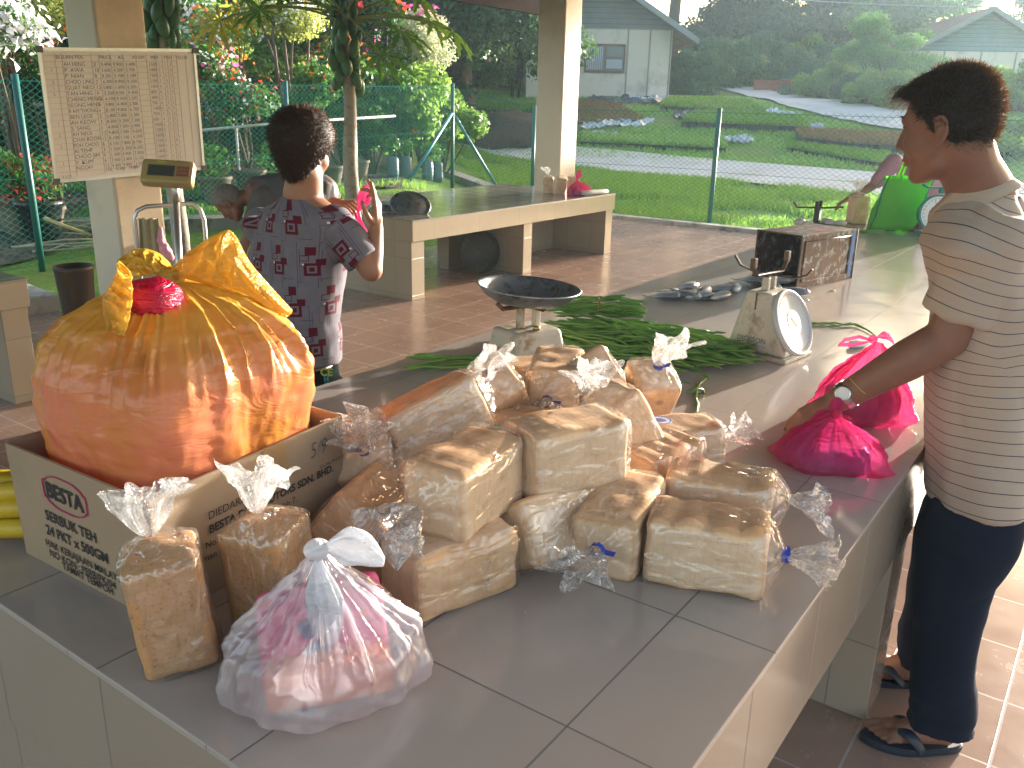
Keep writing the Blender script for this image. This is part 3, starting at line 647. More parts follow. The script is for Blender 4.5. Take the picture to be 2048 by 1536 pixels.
def chain(b, A, B_):
    L = math.hypot(B_.x-A.x, B_.y-A.y); n = int(L/sp); zt0, zt1 = A.z-.02, B_.z-.02
    zb0, zb1 = terrain(A.x, A.y)+.02, terrain(B_.x, B_.y)+.02
    hmax = max(zt0-zb0, zt1-zb1); m = int(hmax/(sp*.62))
    dx = V(B_.x-A.x, B_.y-A.y, 0)/L; nn = V(-dx.y, dx.x, 0)
    for k in range(n):
        pts = []
        for j in range(m+1):
            s = (k + (.5 if j % 2 else -.5)*1.0)*sp + sp*.5; s = min(max(s, 0), L); t = s/L
            zt = zt0+(zt1-zt0)*t; z = zt - j*sp*.62 + (.03 if j == 0 else 0)
            if z < zb0+(zb1-zb0)*t: break
            q = A + dx*s; sag = .02*math.sin(s*1.3+j*.2); pts.append(V(q.x, q.y, z) + nn*(sag + (.004 if j % 2 else -.004)))
        vs = []
        for p_ in pts: vs += [p_ + dx*WR*1.3, p_ - dx*WR*1.3, p_ + nn*WR*1.6]
        f_ = [(3*i+a_, 3*i+(a_+1) % 3, 3*i+3+(a_+1) % 3, 3*i+3+a_) for i in range(len(pts)-1) for a_ in range(3)]
        b.add(vs, f_)
        pts2 = pts
    # the opposite diagonal
    for k in range(n):
        vs = []; m2 = 0
        for j in range(m+1):
            s = (k + (-.5 if j % 2 else .5))*sp + sp*.5; s = min(max(s, 0), L); t = s/L; zt = zt0+(zt1-zt0)*t; z = zt - j*sp*.62 + (.03 if j == 0 else 0)
            if z < zb0+(zb1-zb0)*t: break
            q = A + dx*s; p_ = V(q.x, q.y, z) + nn*(.02*math.sin(s*1.3+j*.2) + (-.004 if j % 2 else .004)); vs += [p_ + dx*WR*1.3, p_ - dx*WR*1.3, p_ + nn*WR*1.6]; m2 += 1
        b.add(vs, [(3*i+a_, 3*i+(a_+1) % 3, 3*i+3+(a_+1) % 3, 3*i+3+a_) for i in range(m2-1) for a_ in range(3)])
for A, B_ in segs: chain(b, A, B_)
for A, B_ in segs:
    for fr in (0.0, .5, .97):
        pts = [V(A.x+(B_.x-A.x)*t, A.y+(B_.y-A.y)*t, (A.z-.02+(B_.z-A.z)*t) - fr*(A.z-terrain(A.x, A.y)-.05)) for t in (0, .25, .5, .75, 1)]
        b.tube(pts, .0025, 4)
b.build('wire_mesh', fmesh, fe)
# ---------------------------------------------------------------- pipe rail behind the fence
rail_m = plain('white_pipe', (.55,.56,.54), .4, .15, 5, .1)
rl = [D(390, 262, 11.6), D(560, 246, 12.4), D(790, 232, 14.2)]
pr = empty('pipe_rail', on_land(rl[0].x, rl[0].y), label='thin white pipe rail in front of the potted bougainvilleas', cat='rail')
b = MB(); b.tube(rl, .018, 8); b.build('top_pipe', rail_m, pr, True)
for t in (rl[0].lerp(rl[1], .46), rl[1].lerp(rl[2], .05), rl[1].lerp(rl[2], .62)):
    b = MB(); b.tube([V(t.x, t.y, terrain(t.x, t.y)-.1), t], .016, 8); b.build('upright', rail_m, pr, True)
# low curb wall behind the pillar
b = MB(); q0, q1 = G(-40, 470), G(640, 452)
for i in range(24):
    A, B_ = q0.lerp(q1, i/24), q0.lerp(q1, (i+1)/24); dn = (q1-q0).normalized(); nn = V(-dn.y, dn.x, 0)
    zz = -.12; top = .20; vs = [A, B_, B_+nn*.35, A+nn*.35]; b.add([V(v.x, v.y, zz) for v in vs]+[V(v.x, v.y, top+.012*noise.noise(v*2)) for v in vs], [(4,5,6,7), (0,1,5,4), (2,3,7,6), (1,2,6,5), (3,0,4,7)])
tag(b.build('retaining_kerb', conc_d), 'low mossy concrete edging behind the left pillar', 'kerb')
b = MB(); q0, q1 = G(885, 352), G(1010, 398); dn = (q1-q0).normalized(); nn = V(-dn.y, dn.x, 0)
vs = [q0, q1, q1+nn*.3, q0+nn*.3]; b.add([V(v.x, v.y, v.z-.2) for v in vs]+[V(v.x, v.y, v.z+.1) for v in vs], [(4,5,6,7), (0,1,5,4), (2,3,7,6), (1,2,6,5), (3,0,4,7)])
tag(b.build('drain_edge', conc), 'short pale concrete drain edge below the fence corner', 'kerb')
# dry sticks and palm midribs on the ground at left
straw = plain('dry_straw', (.42,.36,.25), .8, .25, 6, .3)
g_ = random.Random(4)
for i in range(13):
    a, c = (g_.uniform(-20, 190), g_.uniform(455, 515)); p0 = G(a, c); L = g_.uniform(.35, 1.2); an = g_.uniform(-.5, .5)-.9
    dn = V(math.cos(an), math.sin(an), 0); b = MB(); z = g_.uniform(.02, .10)
    b.tube([p0+V(0, 0, z), p0+dn*L*.5+V(0, 0, z+g_.uniform(.0, .1)), p0+dn*L+V(0, 0, z+g_.uniform(-.01, .12))], [.012, .009, .004], 5)
    tag(b.build('dry_stick', straw, None, True), 'pale dry palm stick lying on the weedy ground left of the pillar', 'stick', 'dry sticks left of the pillar')
b = MB(); s_ = PY(95, 440, 8.2); b.tube([D(90, 437, 7.9), D(130, 452, 7.6), D(182, 470, 7.3)], [.016, .013, .009], 6)
tag(b.build('dry_branch', plain('yellow_branch', (.38,.33,.12), .7, .2, 6, .2), None, True), 'long yellowish branch leaning against the left pillar', 'branch')

# ---------------------------------------------------------------- houses
cream = plain('cream_wall', (.70,.63,.54), .8, .08, .8, .15, 20, dirt=(.46,.42,.34), dscale=.9)
def siding(name, col):
    t = NT(name); c = t.coord('Object'); s = t.n('SeparateXYZ'); t.l(c, s.inputs[0]); f = t.math('FRACT', t.math('MULTIPLY', s.outputs[2], 5.5))
    t.set(col=t.mix(t.math('LESS_THAN', f, .12), t.mix(t.noise(c, 3, 4), mul(col, .75), mul(col, 1.2)), mul(col, .35)), rough=.8, normal=t.bump(f, .6, .03)); return t.m
sid = siding('grey_siding', (.17,.19,.19)); sid_b = siding('blue_siding', (.16,.27,.30))
def rooftile(name, col):
    t = NT(name); c = t.coord('UV'); b_ = t.n('TexBrick', offset=.5); t.l(c, b_.inputs['Vector'])
    for k, v in (('Scale', 1), ('Mortar Size', .012), ('Brick Width', .28), ('Row Height', .34)): b_.inputs[k].default_value = v
    b_.inputs['Color1'].default_value = (*mul(col, .75), 1); b_.inputs['Color2'].default_value = (*mul(col, 1.25), 1); b_.inputs['Mortar'].default_value = (*mul(col, .3), 1)
    t.set(col=b_.outputs[0], rough=.85, normal=t.bump(b_.outputs['Fac'], -.6, .03)); return t.m
rt_m = rooftile('roof_tiles', (.14,.085,.065)); barge = plain('barge_board', (.22,.25,.25), .7, .2, 3, .2)
glassm = NT('dusty_glass'); glassm.set(col=(.10,.15,.19), rough=.15, spec=.7); glassm = glassm.m
def house(px, py, d, rot, wL, wR, wh, pitch, depth, over, gm, label):
    """local frame: x to the right along the gable wall, y away, origin under the gable centre"""
    p = D(px, py, d); base = p.z; e = empty('house', (p.x, p.y, base), rot, label, 'house'); 
    t = math.tan(pitch); ap = wh + (wR-wL)/2*t; cx = (wL+wR)/2
    b = MB(); b.box((wL, 0, -1), (wR, depth, wh)); b.build('wall', cream, e, world=False)
    b = MB(); b.add([(wL-.02, -.03, wh), (wR+.02, -.03, wh), (cx, -.03, ap), (wL-.02, depth, wh), (wR+.02, depth, wh), (cx, depth, ap)], [(0,1,2), (3,5,4), (0,3,4,1)]); b.build('gable', gm, e, world=False)
    # roof slabs
    b = MB(); hw = (wR-wL)/2 + over; th = .09
    for s in (-1, 1):
        x0, z0, x1, z1 = cx, ap+.05, cx+s*hw, ap+.05-hw*t; L = math.hypot(hw, hw*t); k = len(b.f)
        vs = [(x0, -over, z0), (x1, -over, z1), (x1, depth+over, z1), (x0, depth+over, z0)]; vs += [(x, y, z+th) for x, y, z in vs]
        b.add(vs, [(0,1,2,3), (4,5,6,7), (0,1,5,4), (1,2,6,5), (2,3,7,6), (3,0,4,7)])
        D_ = depth+2*over
        for q in range(6): b.uv[k+q] = [(0, 0), (0, L), (D_, L), (D_, 0)]
    b.build('roof', rt_m, e, world=False)
    b = MB()
    for s in (-1, 1):
        b.add([(cx, -over-.04, ap+.16), (cx+s*hw, -over-.04, ap+.16-hw*t), (cx+s*hw, -over-.04, ap-.06-hw*t), (cx, -over-.04, ap-.06), (cx, -over-.002, ap+.16), (cx+s*hw, -over-.002, ap+.16-hw*t), (cx+s*hw, -over-.002, ap-.06-hw*t), (cx, -over-.002, ap-.06)], [(0,1,2,3), (4,7,6,5), (0,4,5,1), (1,5,6,2), (2,6,7,3), (3,7,4,0)])
    b.build('barge_board', barge, e, world=False)
    return e, ap
def px_m(d): return d/1560.0
az = lambda px: math.atan2(D(px, 200, 1).y, D(px, 200, 1).x)
frame_m = plain('red_brown_frame', (.16,.07,.055), .6, .2, 6, .1); strip_m = plain('wall_batten', (.30,.28,.25), .8, .1, 4, .1)
H1, ap1 = house(1190, 192, 35, az(1190)-math.pi/2+.06, -2.75, 2.78, 2.42, R_(31), 9, .85, sid, 'cream-walled house with grey wooden gable beyond the pillar')
for x in (-1.1, 1.1, 1.92, 2.7): b = MB(); b.box((x, -.02, -.2), (x+.06, -.001, 2.379)); b.build('batten', strip_m, H1, world=False)
b = MB(); b.box((-2.75, -.021, 2.38), (2.78, -.002, 2.46)); b.build('batten', strip_m, H1, world=False)
wx0, wx1, wz0, wz1 = -.47, 1.05, .85, 1.86
wf = MB(); wf.box((wx0, -.05, wz0), (wx1, -.02, wz0+.07)); wf.box((wx0, -.05, wz1-.07), (wx1, -.02, wz1)); wf.box((wx0, -.05, wz0+.0705), (wx0+.06, -.02, wz1-.0705)); wf.box((wx1-.06, -.05, wz0+.0705), (wx1, -.02, wz1-.0705)); wf.box((.28, -.05, wz0+.0705), (.34, -.02, wz1-.0705)); wf.box((.3405, -.048, 1.36), (wx1-.0605, -.022, 1.40))
wo = wf.build('window', frame_m, H1, world=False)
b = MB(); b.box((wx0+.06, -.03, wz0+.07), (wx1-.06, -.0205, wz1-.07)); b.build('pane', glassm, wo, world=False)
cur = plain('grey_curtain', (.42,.46,.52), .8, .3, 12, .3); b = MB()
for i in range(9): b.box((-.39+i*.07, -.034, wz0+.1), (-.35+i*.07, -.0305, wz1-.1))
b.box((.36, -.0345, 1.0), (.95, -.031, 1.32)); b.build('curtain', cur, wo, world=False)
# lean-to shed left of the house
shp = D(1078, 188, 34.5); sh = empty('lean_to_shed', shp, az(1078)-math.pi/2, 'small cream lean-to shed with a dark sloping roof left of the pillar', 'shed')
b = MB(); b.box((-.5, 0, -.5), (1.2, 2.5, 1.75)); b.build('wall', cream, sh, world=False)
b = MB(); b.add([(-1.1, -.5, 1.72), (1.4, -.5, 2.5), (1.4, 3, 2.5), (-1.1, 3, 1.72), (-1.1, -.5, 1.80), (1.4, -.5, 2.58), (1.4, 3, 2.58), (-1.1, 3, 1.80)], [(0,3,2,1), (4,5,6,7), (0,1,5,4), (1,2,6,5), (2,3,7,6), (3,0,4,7)]); b.build('roof', wood_d, sh, world=False)
for x in (-1.0, -.75):
    b = MB(); b.tube([(x, -.3, -.5), (x, -.3, 1.75)], .05, 8); b.build('post', wood_d, sh, True, world=False)
H2, ap2 = house(1938, 212, 47, az(1938)-math.pi/2+.34, -2.95, 3.1, 2.35, R_(29), 9, .75, sid_b, 'cream house with blue wooden gable and brown tiled roof at upper right')
for x in (-2.9, -1.5, .1, 1.6, 2.98): b = MB(); b.box((x, -.02, -.2), (x+.07, -.001, 2.34)); b.build('batten', strip_m, H2, world=False)
# far left building corner
fb_ = D(8, 60, 26); e = empty('red_brick_house', (fb_.x, fb_.y, terrain(fb_.x, fb_.y)), az(8)-math.pi/2, 'corner of a dark-roofed house with a red post at the top left edge', 'house')
b = MB(); b.box((-4, 0, 0), (.3, 4, 3.7)); b.build('wall', plain('brown_wall', (.16,.14,.12), .8, .2, 2, .2), e, world=False)
b = MB(); b.box((-4.2, -.6, 3.72), (.55, 4.4, 3.95)); b.build('roof', rt_m, e, world=False)
b = MB(); b.box((.40, -.5, 0), (.52, -.38, 3.715)); b.build('post', plain('red_paint', (.45,.03,.03), .5, .1), e, world=False)

# ---------------------------------------------------------------- nursery beds and plastic sheets on the field
pl_w = plain('crumpled_plastic', (.45,.50,.56), .22, .4, 3, .9, 9, dist=.05); pl_b = plain('dark_plastic', (.05,.06,.08), .22, .5, 3, .9, 9, dist=.05)
def bed(near, far, h, label, top=G_m, n=3200, hh=.11):
    """near / far edges are lists of picture points on the land"""
    A = [G(*q) for q in near]; B_ = [G(*q) for q in far]; e = empty('nursery_bed', A[0], 0, label, 'seedling bed', 'seedling beds on the field')
    def s(P, t): t *= len(P)-1; i = min(int(t), len(P)-2); return P[i].lerp(P[i+1], t-i)
    b = MB(); N = 40; vs = []
    for i in range(N+1):
        a, c = s(A, i/N), s(B_, i/N); j = noise.noise(V(i*.6, a.x, 0))*.08
        vs += [V(a.x+j, a.y, terrain(a.x, a.y)-.03), V(a.x+j*1.2, a.y, terrain(a.x, a.y)+h), V(c.x, c.y, terrain(c.x, c.y)+h), V(c.x, c.y, terrain(c.x, c.y)-.03)]
    b.add(vs, [(4*i+k, 4*i+k+1, 4*i+k+5, 4*i+k+4) for i in range(N) for k in range(3)]+[(0, 1, 2, 3), (4*N, 4*N+3, 4*N+2, 4*N+1)]); b.build('bed_edge', bagm, e)
    P_ = []
    for _ in range(n):
        t, u = random.random(), random.random(); q = s(A, t).lerp(s(B_, t), u); P_.append((q.x, q.y, terrain(q.x, q.y)+h))
    o = blades('seedlings', n, lambda k: np.array(P_), hh, .035, top, None); del o['kind']; del o['category']; o['kind'] = 'stuff'
    o.parent = e; o.matrix_parent_inverse = Matrix.Translation(-e.location)
G_br = leafmat('brown_seedling', (.17,.11,.05), (.30,.22,.10), .3, .8)
bed([(1150, 252), (1210, 250), (1290, 246)], [(1150, 206), (1190, 208), (1235, 214)], .10, 'brown dried-out bed just right of the pillar', G_br, 4200, .08)
bed([(1320, 222), (1420, 228), (1530, 233)], [(1335, 206), (1430, 206), (1500, 212)], .16, 'small green bed nearest the first house')
bed([(1362, 256), (1480, 262), (1620, 268)], [(1390, 236), (1480, 238), (1590, 246)], .2, 'long green bed with a dark front edge in the middle of the field', G_m, 5200)
bed([(1600, 292), (1700, 305), (1815, 312)], [(1590, 276), (1700, 280), (1810, 288)], .24, 'brownish bed above the black poly bags', G_br, 3800)
bed([(1575, 302), (1680, 322), (1760, 334)], [(1580, 293), (1690, 306), (1780, 316)], .10, 'green bed in front of the black poly bags')
bed([(1160, 292), (1330, 300), (1450, 306)], [(1160, 276), (1330, 284), (1450, 290)], .12, 'green bed nearest the road right of the pillar', G_y, 4200)
bed([(945, 250), (1010, 254), (1078, 258)], [(945, 240), (1010, 243), (1078, 246)], .12, 'green bed left of the pillar beside the road')
bed([(955, 226), (1020, 230), (1078, 234)], [(960, 216), (1020, 219), (1078, 221)], .14, 'green bed below the lean-to shed')
def sheet(pts, mat, label, sc=1.0, h=.12):
    P_ = [G(*q) for q in pts]; a, c = P_[0], P_[1]; wv = P_[2]-P_[0]; n = 26; m = 10; b = MB(); vs = []
    for j in range(m+1):
        for i in range(n+1):
            q = a.lerp(c, i/n) + wv*(j/m); q = q + V(noise.noise(V(i*.5, j*.5, a.x)), noise.noise(V(i*.5, j*.5, 5)), 0)*.18
            vs.append(V(q.x, q.y, terrain(q.x, q.y)+.03+h*abs(noise.noise(V(i*.45, j*.6, a.y)))*2))
    b.add(vs, [(j*(n+1)+i, j*(n+1)+i+1, (j+1)*(n+1)+i+1, (j+1)*(n+1)+i) for j in range(m) for i in range(n)])
    tag(b.build('plastic_sheet', mat), label, 'plastic sheet', 'plastic sheets lying on the field')
sheet([(1165, 210), (1350, 208), (1180, 197)], pl_b, 'dark plastic sheet crumpled below the cream house'); sheet([(1250, 204), (1330, 203), (1260, 195)], pl_w, 'pale shiny sheet on the dark one below the cream house')
sheet([(1160, 262), (1300, 254), (1170, 250)], pl_w, 'pale plastic sheet in front of the brown bed'); sheet([(1350, 240), (1415, 240), (1350, 226)], pl_b, 'dark blue plastic sheet left of the long bed')
sheet([(1510, 232), (1590, 240), (1520, 223)], pl_w, 'white plastic scraps behind the long bed'); sheet([(1600, 262), (1640, 262), (1604, 254)], pl_w, 'small white scrap at the right end of the long bed')
sheet([(1445, 288), (1500, 290), (1450, 278)], pl_w, 'white sheet on the grass right of the fence post'); sheet([(1660, 318), (1800, 330), (1680, 306)], pl_b, 'black plastic edging under the brownish bed')
sheet([(945, 238), (1060, 240), (950, 232)], pl_w, 'pale plastic strip left of the pillar'); sheet([(1160, 277), (1240, 285), (1170, 268)], pl_w, 'thin pale strip beside the bed nearest the road')
# brick planters and concrete posts by the upper road
for i, (px, py, wd) in enumerate([(1542, 186, 1.6), (1582, 190, .9)]):
    p = G(px, py-2); e = empty('brick_planter', V(p.x, p.y, terrain(p.x, p.y)), az(px)-math.pi/2, ['low long red brick planter beside the upper road', 'square red brick planter right of the long one'][i], 'planter', 'brick planters by the upper road')
    b = MB(); b.box((-wd/2, 0, 0), (wd/2, .6, .42 + .12*i)); b.box((-wd/2-.06, -.06, .421+.12*i), (wd/2+.06, .66, .50+.12*i)); b.build('brick_box', terr, e, world=False, bevel=.02)
for i, (px, py, d) in enumerate([(1593, 100, 62), (1603, 98, 63), (1637, 100, 64), (1677, 100, 65), (1558, 145, 58)]):
    t = D(px, py, d); g0 = terrain(t.x, t.y); b = MB(); b.box((t.x-.11, t.y-.11, g0), (t.x+.11, t.y+.11, t.z)); o = b.build('concrete_post', conc, None, bevel=.02)
    tag(o, ['pale concrete post, leftmost of the row above the planters', 'pale concrete post close beside the leftmost one', 'pale concrete post standing alone in the middle of the row', 'pale concrete post at the right end of the row', 'short concrete post right above the brick planters'][i], 'post', 'concrete posts beyond the upper road')
# power lines
pm = plain('cable', (.30,.32,.34), .5, .1, 5, 0)
for (x0, y0, x1, y1, lab) in ((1530, -14, 2100, 22, 'sagging power line crossing the sky above the second house'), (1560, -3, 2100, -30, 'upper power line at the top edge of the picture')):
    A, B_ = D(x0-300, y0-30, 52), D(x1, y1-8, 45); b = MB(); b.tube([A.lerp(B_, t)+V(0, 0, -1.2*4*t*(1-t)*.35) for t in [i/16 for i in range(17)]], .025, 5); tag(b.build('power_line', pm), lab, 'power line', 'power lines')
# ---------------------------------------------------------------- plastic film
def film_mat(name, tint=(1,1,1), haze=.05, crease_glint=.5, scale=30, gl=.10, dens=0.0, rough=.14, stretch=(1, 2.6, 2.6)):
    """thin clear or tinted film: transparent, glossy, with white glints painted along creases and a little milky scatter"""
    t = NT(name); c = t.coord('Object'); t.t.nodes.remove(t.b)
    mp = t.n('Mapping'); t.l(c, mp.inputs[0]); mp.inputs['Scale'].default_value = stretch; mp.inputs['Rotation'].default_value = (.5, .3, .4)
    n1 = t.noise(mp.outputs[0], scale, 2, .5, .5); n2 = t.noise(c, scale*1.9, 1, .4, .8)
    rid = t.math('ABSOLUTE', t.math('SUBTRACT', n1, .5)); rid = t.math('SUBTRACT', 1, t.math('MULTIPLY', rid, 26), clamp=True)
    rid2 = t.math('ABSOLUTE', t.math('SUBTRACT', n2, .5)); rid2 = t.math('SUBTRACT', 1, t.math('MULTIPLY', rid2, 22), clamp=True)
    r = t.math('MAXIMUM', rid, t.math('MULTIPLY', rid2, .6)); msk = t.ramp(t.noise(c, scale*.35, 2), [(.42, (0,0,0)), (.6, (1,1,1))]); r = t.math('MULTIPLY', r, msk)
    h = t.math('ADD', t.math('MULTIPLY', n1, 1.0), t.math('MULTIPLY', n2, .5)); nm = t.bump(h, .9, .02)
    tr = t.n('BsdfTransparent'); tr.inputs[0].default_value = (*tint, 1)
    g = t.n('BsdfGlossy'); g.inputs['Roughness'].default_value = rough; t.l(nm, g.inputs['Normal'])
    lw = t.n('LayerWeight'); lw.inputs[0].default_value = .35; t.l(nm, lw.inputs['Normal'])
    d1 = t.n('BsdfDiffuse'); d1.inputs[0].default_value = (*[.25+.7*x for x in tint], 1); t.l(nm, d1.inputs['Normal']); d2 = t.n('BsdfTranslucent'); d2.inputs[0].default_value = d1.inputs[0].default_value
    dd = t.n('MixShader'); dd.inputs[0].default_value = .5; t.l(d1.outputs[0], dd.inputs[1]); t.l(d2.outputs[0], dd.inputs[2])
    m1 = t.n('MixShader'); t.l(t.math('ADD', t.math('MULTIPLY', r, crease_glint), haze+dens, clamp=True), m1.inputs[0]); t.l(tr.outputs[0], m1.inputs[1]); t.l(dd.outputs[0], m1.inputs[2])  # whitened noise ridges stand in for highlights on the creases
    m2 = t.n('MixShader'); t.l(t.math('ADD', t.math('MULTIPLY', lw.outputs['Facing'], .22), gl, clamp=True), m2.inputs[0]); t.l(m1.outputs[0], m2.inputs[1]); t.l(g.outputs[0], m2.inputs[2]); t.l(m2.outputs[0], t.out.inputs[0])
    return t.m
film = film_mat('clear_film', haze=.035, crease_glint=.28, gl=.09, scale=12)
film_neck = film_mat('clear_film_bunched', haze=.24, crease_glint=.4, gl=.12, scale=20)
blue_tape = plain('blue_tape', (.02,.05,.45), .4, .1, 20, .1)
def bread_mat(name, cream, brown, dark, speck=0):
    t = NT(name); c = t.coord('Object'); nv = t.n('SeparateXYZ'); t.l(t.n('TexCoord').outputs['Normal'], nv.inputs[0])
    oi = t.n('ObjectInfo'); n1 = t.noise(c, 11, 4, .65); n2 = t.noise(c, 45, 4, .7)
    e = t.math('ADD', t.math('MULTIPLY', t.math('ABSOLUTE', nv.outputs[2]), .9), t.math('MULTIPLY', t.math('SUBTRACT', n1, .5), 1.5)); f = t.ramp(e, [(.45, (0,0,0)), (1.0, (.85,.85,.85))])
    # darker rounded crust near edges: where no component of the normal dominates
    mx = t.math('MAXIMUM', t.math('ABSOLUTE', nv.outputs[0]), t.math('MAXIMUM', t.math('ABSOLUTE', nv.outputs[1]), t.math('ABSOLUTE', nv.outputs[2])))
    ed = t.ramp(mx, [(.72, (1,1,1)), (.97, (0,0,0))]); col = t.mix(f, cream, brown); col = t.mix(t.math('MULTIPLY', ed, .75), col, brown)
    col = t.mix(t.ramp(n2, [(.55, (0,0,0)), (.75, (.6,.6,.6))]), col, mul(brown, .9)); col = t.mix(t.ramp(t.vor(c, 9), [(.04, (1,1,1)), (.12, (0,0,0))]), col, dark)
    if speck: col = t.mix(t.ramp(t.noise(c, 170, 2), [(.56, (0,0,0)), (.70, (.55,.55,.55))]), col, dark)
    s = t.n('SeparateXYZ'); t.l(c, s.inputs[0]); sl_ = t.math('FRACT', t.math('MULTIPLY', s.outputs[0], 80)); sl_ = t.ramp(sl_, [(0, (0,0,0)), (.18, (1,1,1)), (.85, (1,1,1)), (1, (0,0,0))])
    col = t.mix(t.math('MULTIPLY', t.math('SUBTRACT', 1, sl_), .12), col, mul(brown, .8))
    hh = t.math('ADD', t.math('MULTIPLY', n1, .6), t.math('ADD', t.math('MULTIPLY', sl_, .12), t.math('MULTIPLY', n2, .5)))
    t.set(col=col, rough=.85, sss=0, normal=t.bump(hh, .35, .005)); return t.m
bread_w = bread_mat('white_bread_crust', (.84,.58,.37), (.66,.35,.15), (.36,.16,.07)); bread_b = bread_mat('brown_bread_crust', (.55,.32,.155), (.48,.24,.095), (.20,.08,.03), 1)
def rbox(n, h, r, disp=0, seed=0, dents=0):
    """rounded box as grid: returns verts, faces"""
    b = bmesh.new(); bmesh.ops.create_cube(b, size=2); bmesh.ops.subdivide_edges(b, edges=b.edges, cuts=n, use_grid_fill=True)
    vs = []
    for v in b.verts:
        p = [v.co[i]*h[i] for i in range(3)]; inn = [max(-(h[i]-r), min(h[i]-r, p[i])) for i in range(3)]; d = V(*[p[i]-inn[i] for i in range(3)])
        q = V(*inn) + (d.normalized()*r if d.length > 1e-6 else d)
        if disp: q += q.normalized()*disp*noise.noise(q*22+V(seed, 0, 0)) + V(0, 0, 1)*disp*1.2*noise.noise(q*9+V(0, seed, 0))
        if dents: q.z += dents*(abs(math.sin(q.x*62+seed+1.2*noise.noise(V(q.x*30, q.y*8, seed))))-.6)*(1 if q.z > 0 else 0)*sstep(h[2]*.6, h[2], q.z)
        vs.append(q)
    fs = [tuple(v.index for v in f.verts) for f in b.faces]; b.free(); return vs, fs
_loafs = {}
def loaf_meshes(kind, var):
    k = (kind, var)
    if k in _loafs: return _loafs[k]
    g = random.Random(var*7+3); L, Wd, Hh = (.190, .112, .116) if kind == 'w' else (.185, .108, .118)
    b = MB(); vs, fs = rbox(17, (L/2, Wd/2, Hh/2), .014, .0055, var*3.3, .006 if var in (1, 3, 18) else 0); b.add(vs, fs); o = b.build('loaf', bread_w if kind == 'w' else bread_b, None, True); lm = o.data; bpy.data.objects.remove(o)
    # bag: rings from the closed end to the neck
    b = MB(); N = 72; vs = []; prof = []
    for s in [0, .12, .3, .5, .7, .85, 1]: prof.append((-L/2-.006+.008*s, .02+.98*s**.5, 0))
    for i in range(1, 13): prof.append((-L/2+.002+(L-.004)*i/12, 1, 0))
    neckx = L/2+.030
    for s in (.15, .3, .5, .7, .85, 1): prof.append((L/2-.002+.032*s, 1-.83*s**1.1, s))
    ny, nz = g.uniform(-.012, .012), g.uniform(-.01, .025)
    for j, (x, sc, gt) in enumerate(prof):
        for k2 in range(N):
            a = 2*math.pi*k2/N; ca, sa = math.cos(a), math.sin(a); p = 5; m = (abs(ca)**p+abs(sa)**p)**(-1/p)
            y, z = ca*m*(Wd/2+.003), sa*m*(Hh/2+.003); q = V(x, y*sc + ny*gt, z*sc + nz*gt)
            cr = .0045*abs(noise.noise(V(x*18, a*2.2, var*5)))*(1 if j > 5 else .3) + (.005*math.sin(a*11+var)*gt*(1-gt)*2 if gt else 0)
            dirv = V(0, y, z).normalized(); q += dirv*(cr+.0005)
            vs.append(q)
    n0 = len(prof); b.add(vs, [(i*N+k2, i*N+(k2+1) % N, (i+1)*N+(k2+1) % N, (i+1)*N+k2) for i in range(n0-1) for k2 in range(N)] + [tuple(range(N-1, -1, -1))])
    o = b.build('plastic_bag', film, None, True); fm = o.data; bpy.data.objects.remove(o)
    # flared crumpled tail, several variants
    b = MB(); vs = []; M_ = 20; Lt = g.uniform(.085, .115); dy, dz = g.uniform(-.5, .5), g.uniform(-.5, .3)
    for j in range(M_+1):
        s = j/M_; x = neckx-.003+Lt*s*(1-.25*s)
        for k2 in range(N):
            a = 2*math.pi*k2/N; rr = .009 + .036*s**.75; fl_ = 1+.55*s**.6*math.sin(a*5+var+1.5*s) + .35*s*noise.noise(V(a*3, s*4, var*3)); q = V(x + .03*s*noise.noise(V(a*1.5, s*2, var)), math.cos(a)*rr*fl_ + ny + dy*.06*s*s, math.sin(a)*rr*.55*fl_ + nz + dz*.06*s*s)
            q += V(noise.noise(q*34), noise.noise(q*34+V(9, 0, 0)), noise.noise(q*34+V(0, 9, 0)))*.013*s
            vs.append(q)
    b.add(vs, [(i*N+k2, i*N+(k2+1) % N, (i+1)*N+(k2+1) % N, (i+1)*N+k2) for i in range(M_) for k2 in range(N)])
    o = b.build('bag_tail', film_neck, None, False); tm = o.data; bpy.data.objects.remove(o)
    b = MB(); b.tube([(neckx-.006, ny, nz), (neckx+.006, ny, nz)], .0125, 14, cap=False); b.box((neckx-.006, ny+.005, nz-.001), (neckx+.006, ny+.030, nz+.001)); o = b.build('tape', blue_tape); pm_ = o.data; bpy.data.objects.remove(o)
    _loafs[k] = (lm, fm, tm, pm_); return _loafs[k]
def bread(kind, var, c, d, up, label, tape=True, tail=True, group='bread loaves in clear bags', roll=0, sc=1.0):
    """c centre, d direction of the neck, up the loaf's upper side"""
    X = Vector(d).normalized(); Z = (Vector(up)-X*Vector(up).dot(X)).normalized(); Y = Z.cross(X); Mx = Matrix((X, Y, Z)).transposed() @ Matrix.Rotation(roll, 3, 'X')
    e = bpy.data.objects.new('bread_loaf', None); C.collection.objects.link(e); e.location = c; e.rotation_euler = Mx.to_euler(); e.scale = (sc,)*3; e.empty_display_size = .05; tag(e, label, 'bread', group)
    ms = loaf_meshes(kind, var)
    bo = bpy.data.objects.new('loaf', ms[0]); C.collection.objects.link(bo); bo.parent = e
    pb = bpy.data.objects.new('plastic_bag', ms[1]); C.collection.objects.link(pb); pb.parent = e
    if tail: o = bpy.data.objects.new('bag_tail', ms[2]); C.collection.objects.link(o); o.parent = pb
    if tape: o = bpy.data.objects.new('tape', ms[3]); C.collection.objects.link(o); o.parent = pb
    return e
Z_ = V(0, 0, 1)
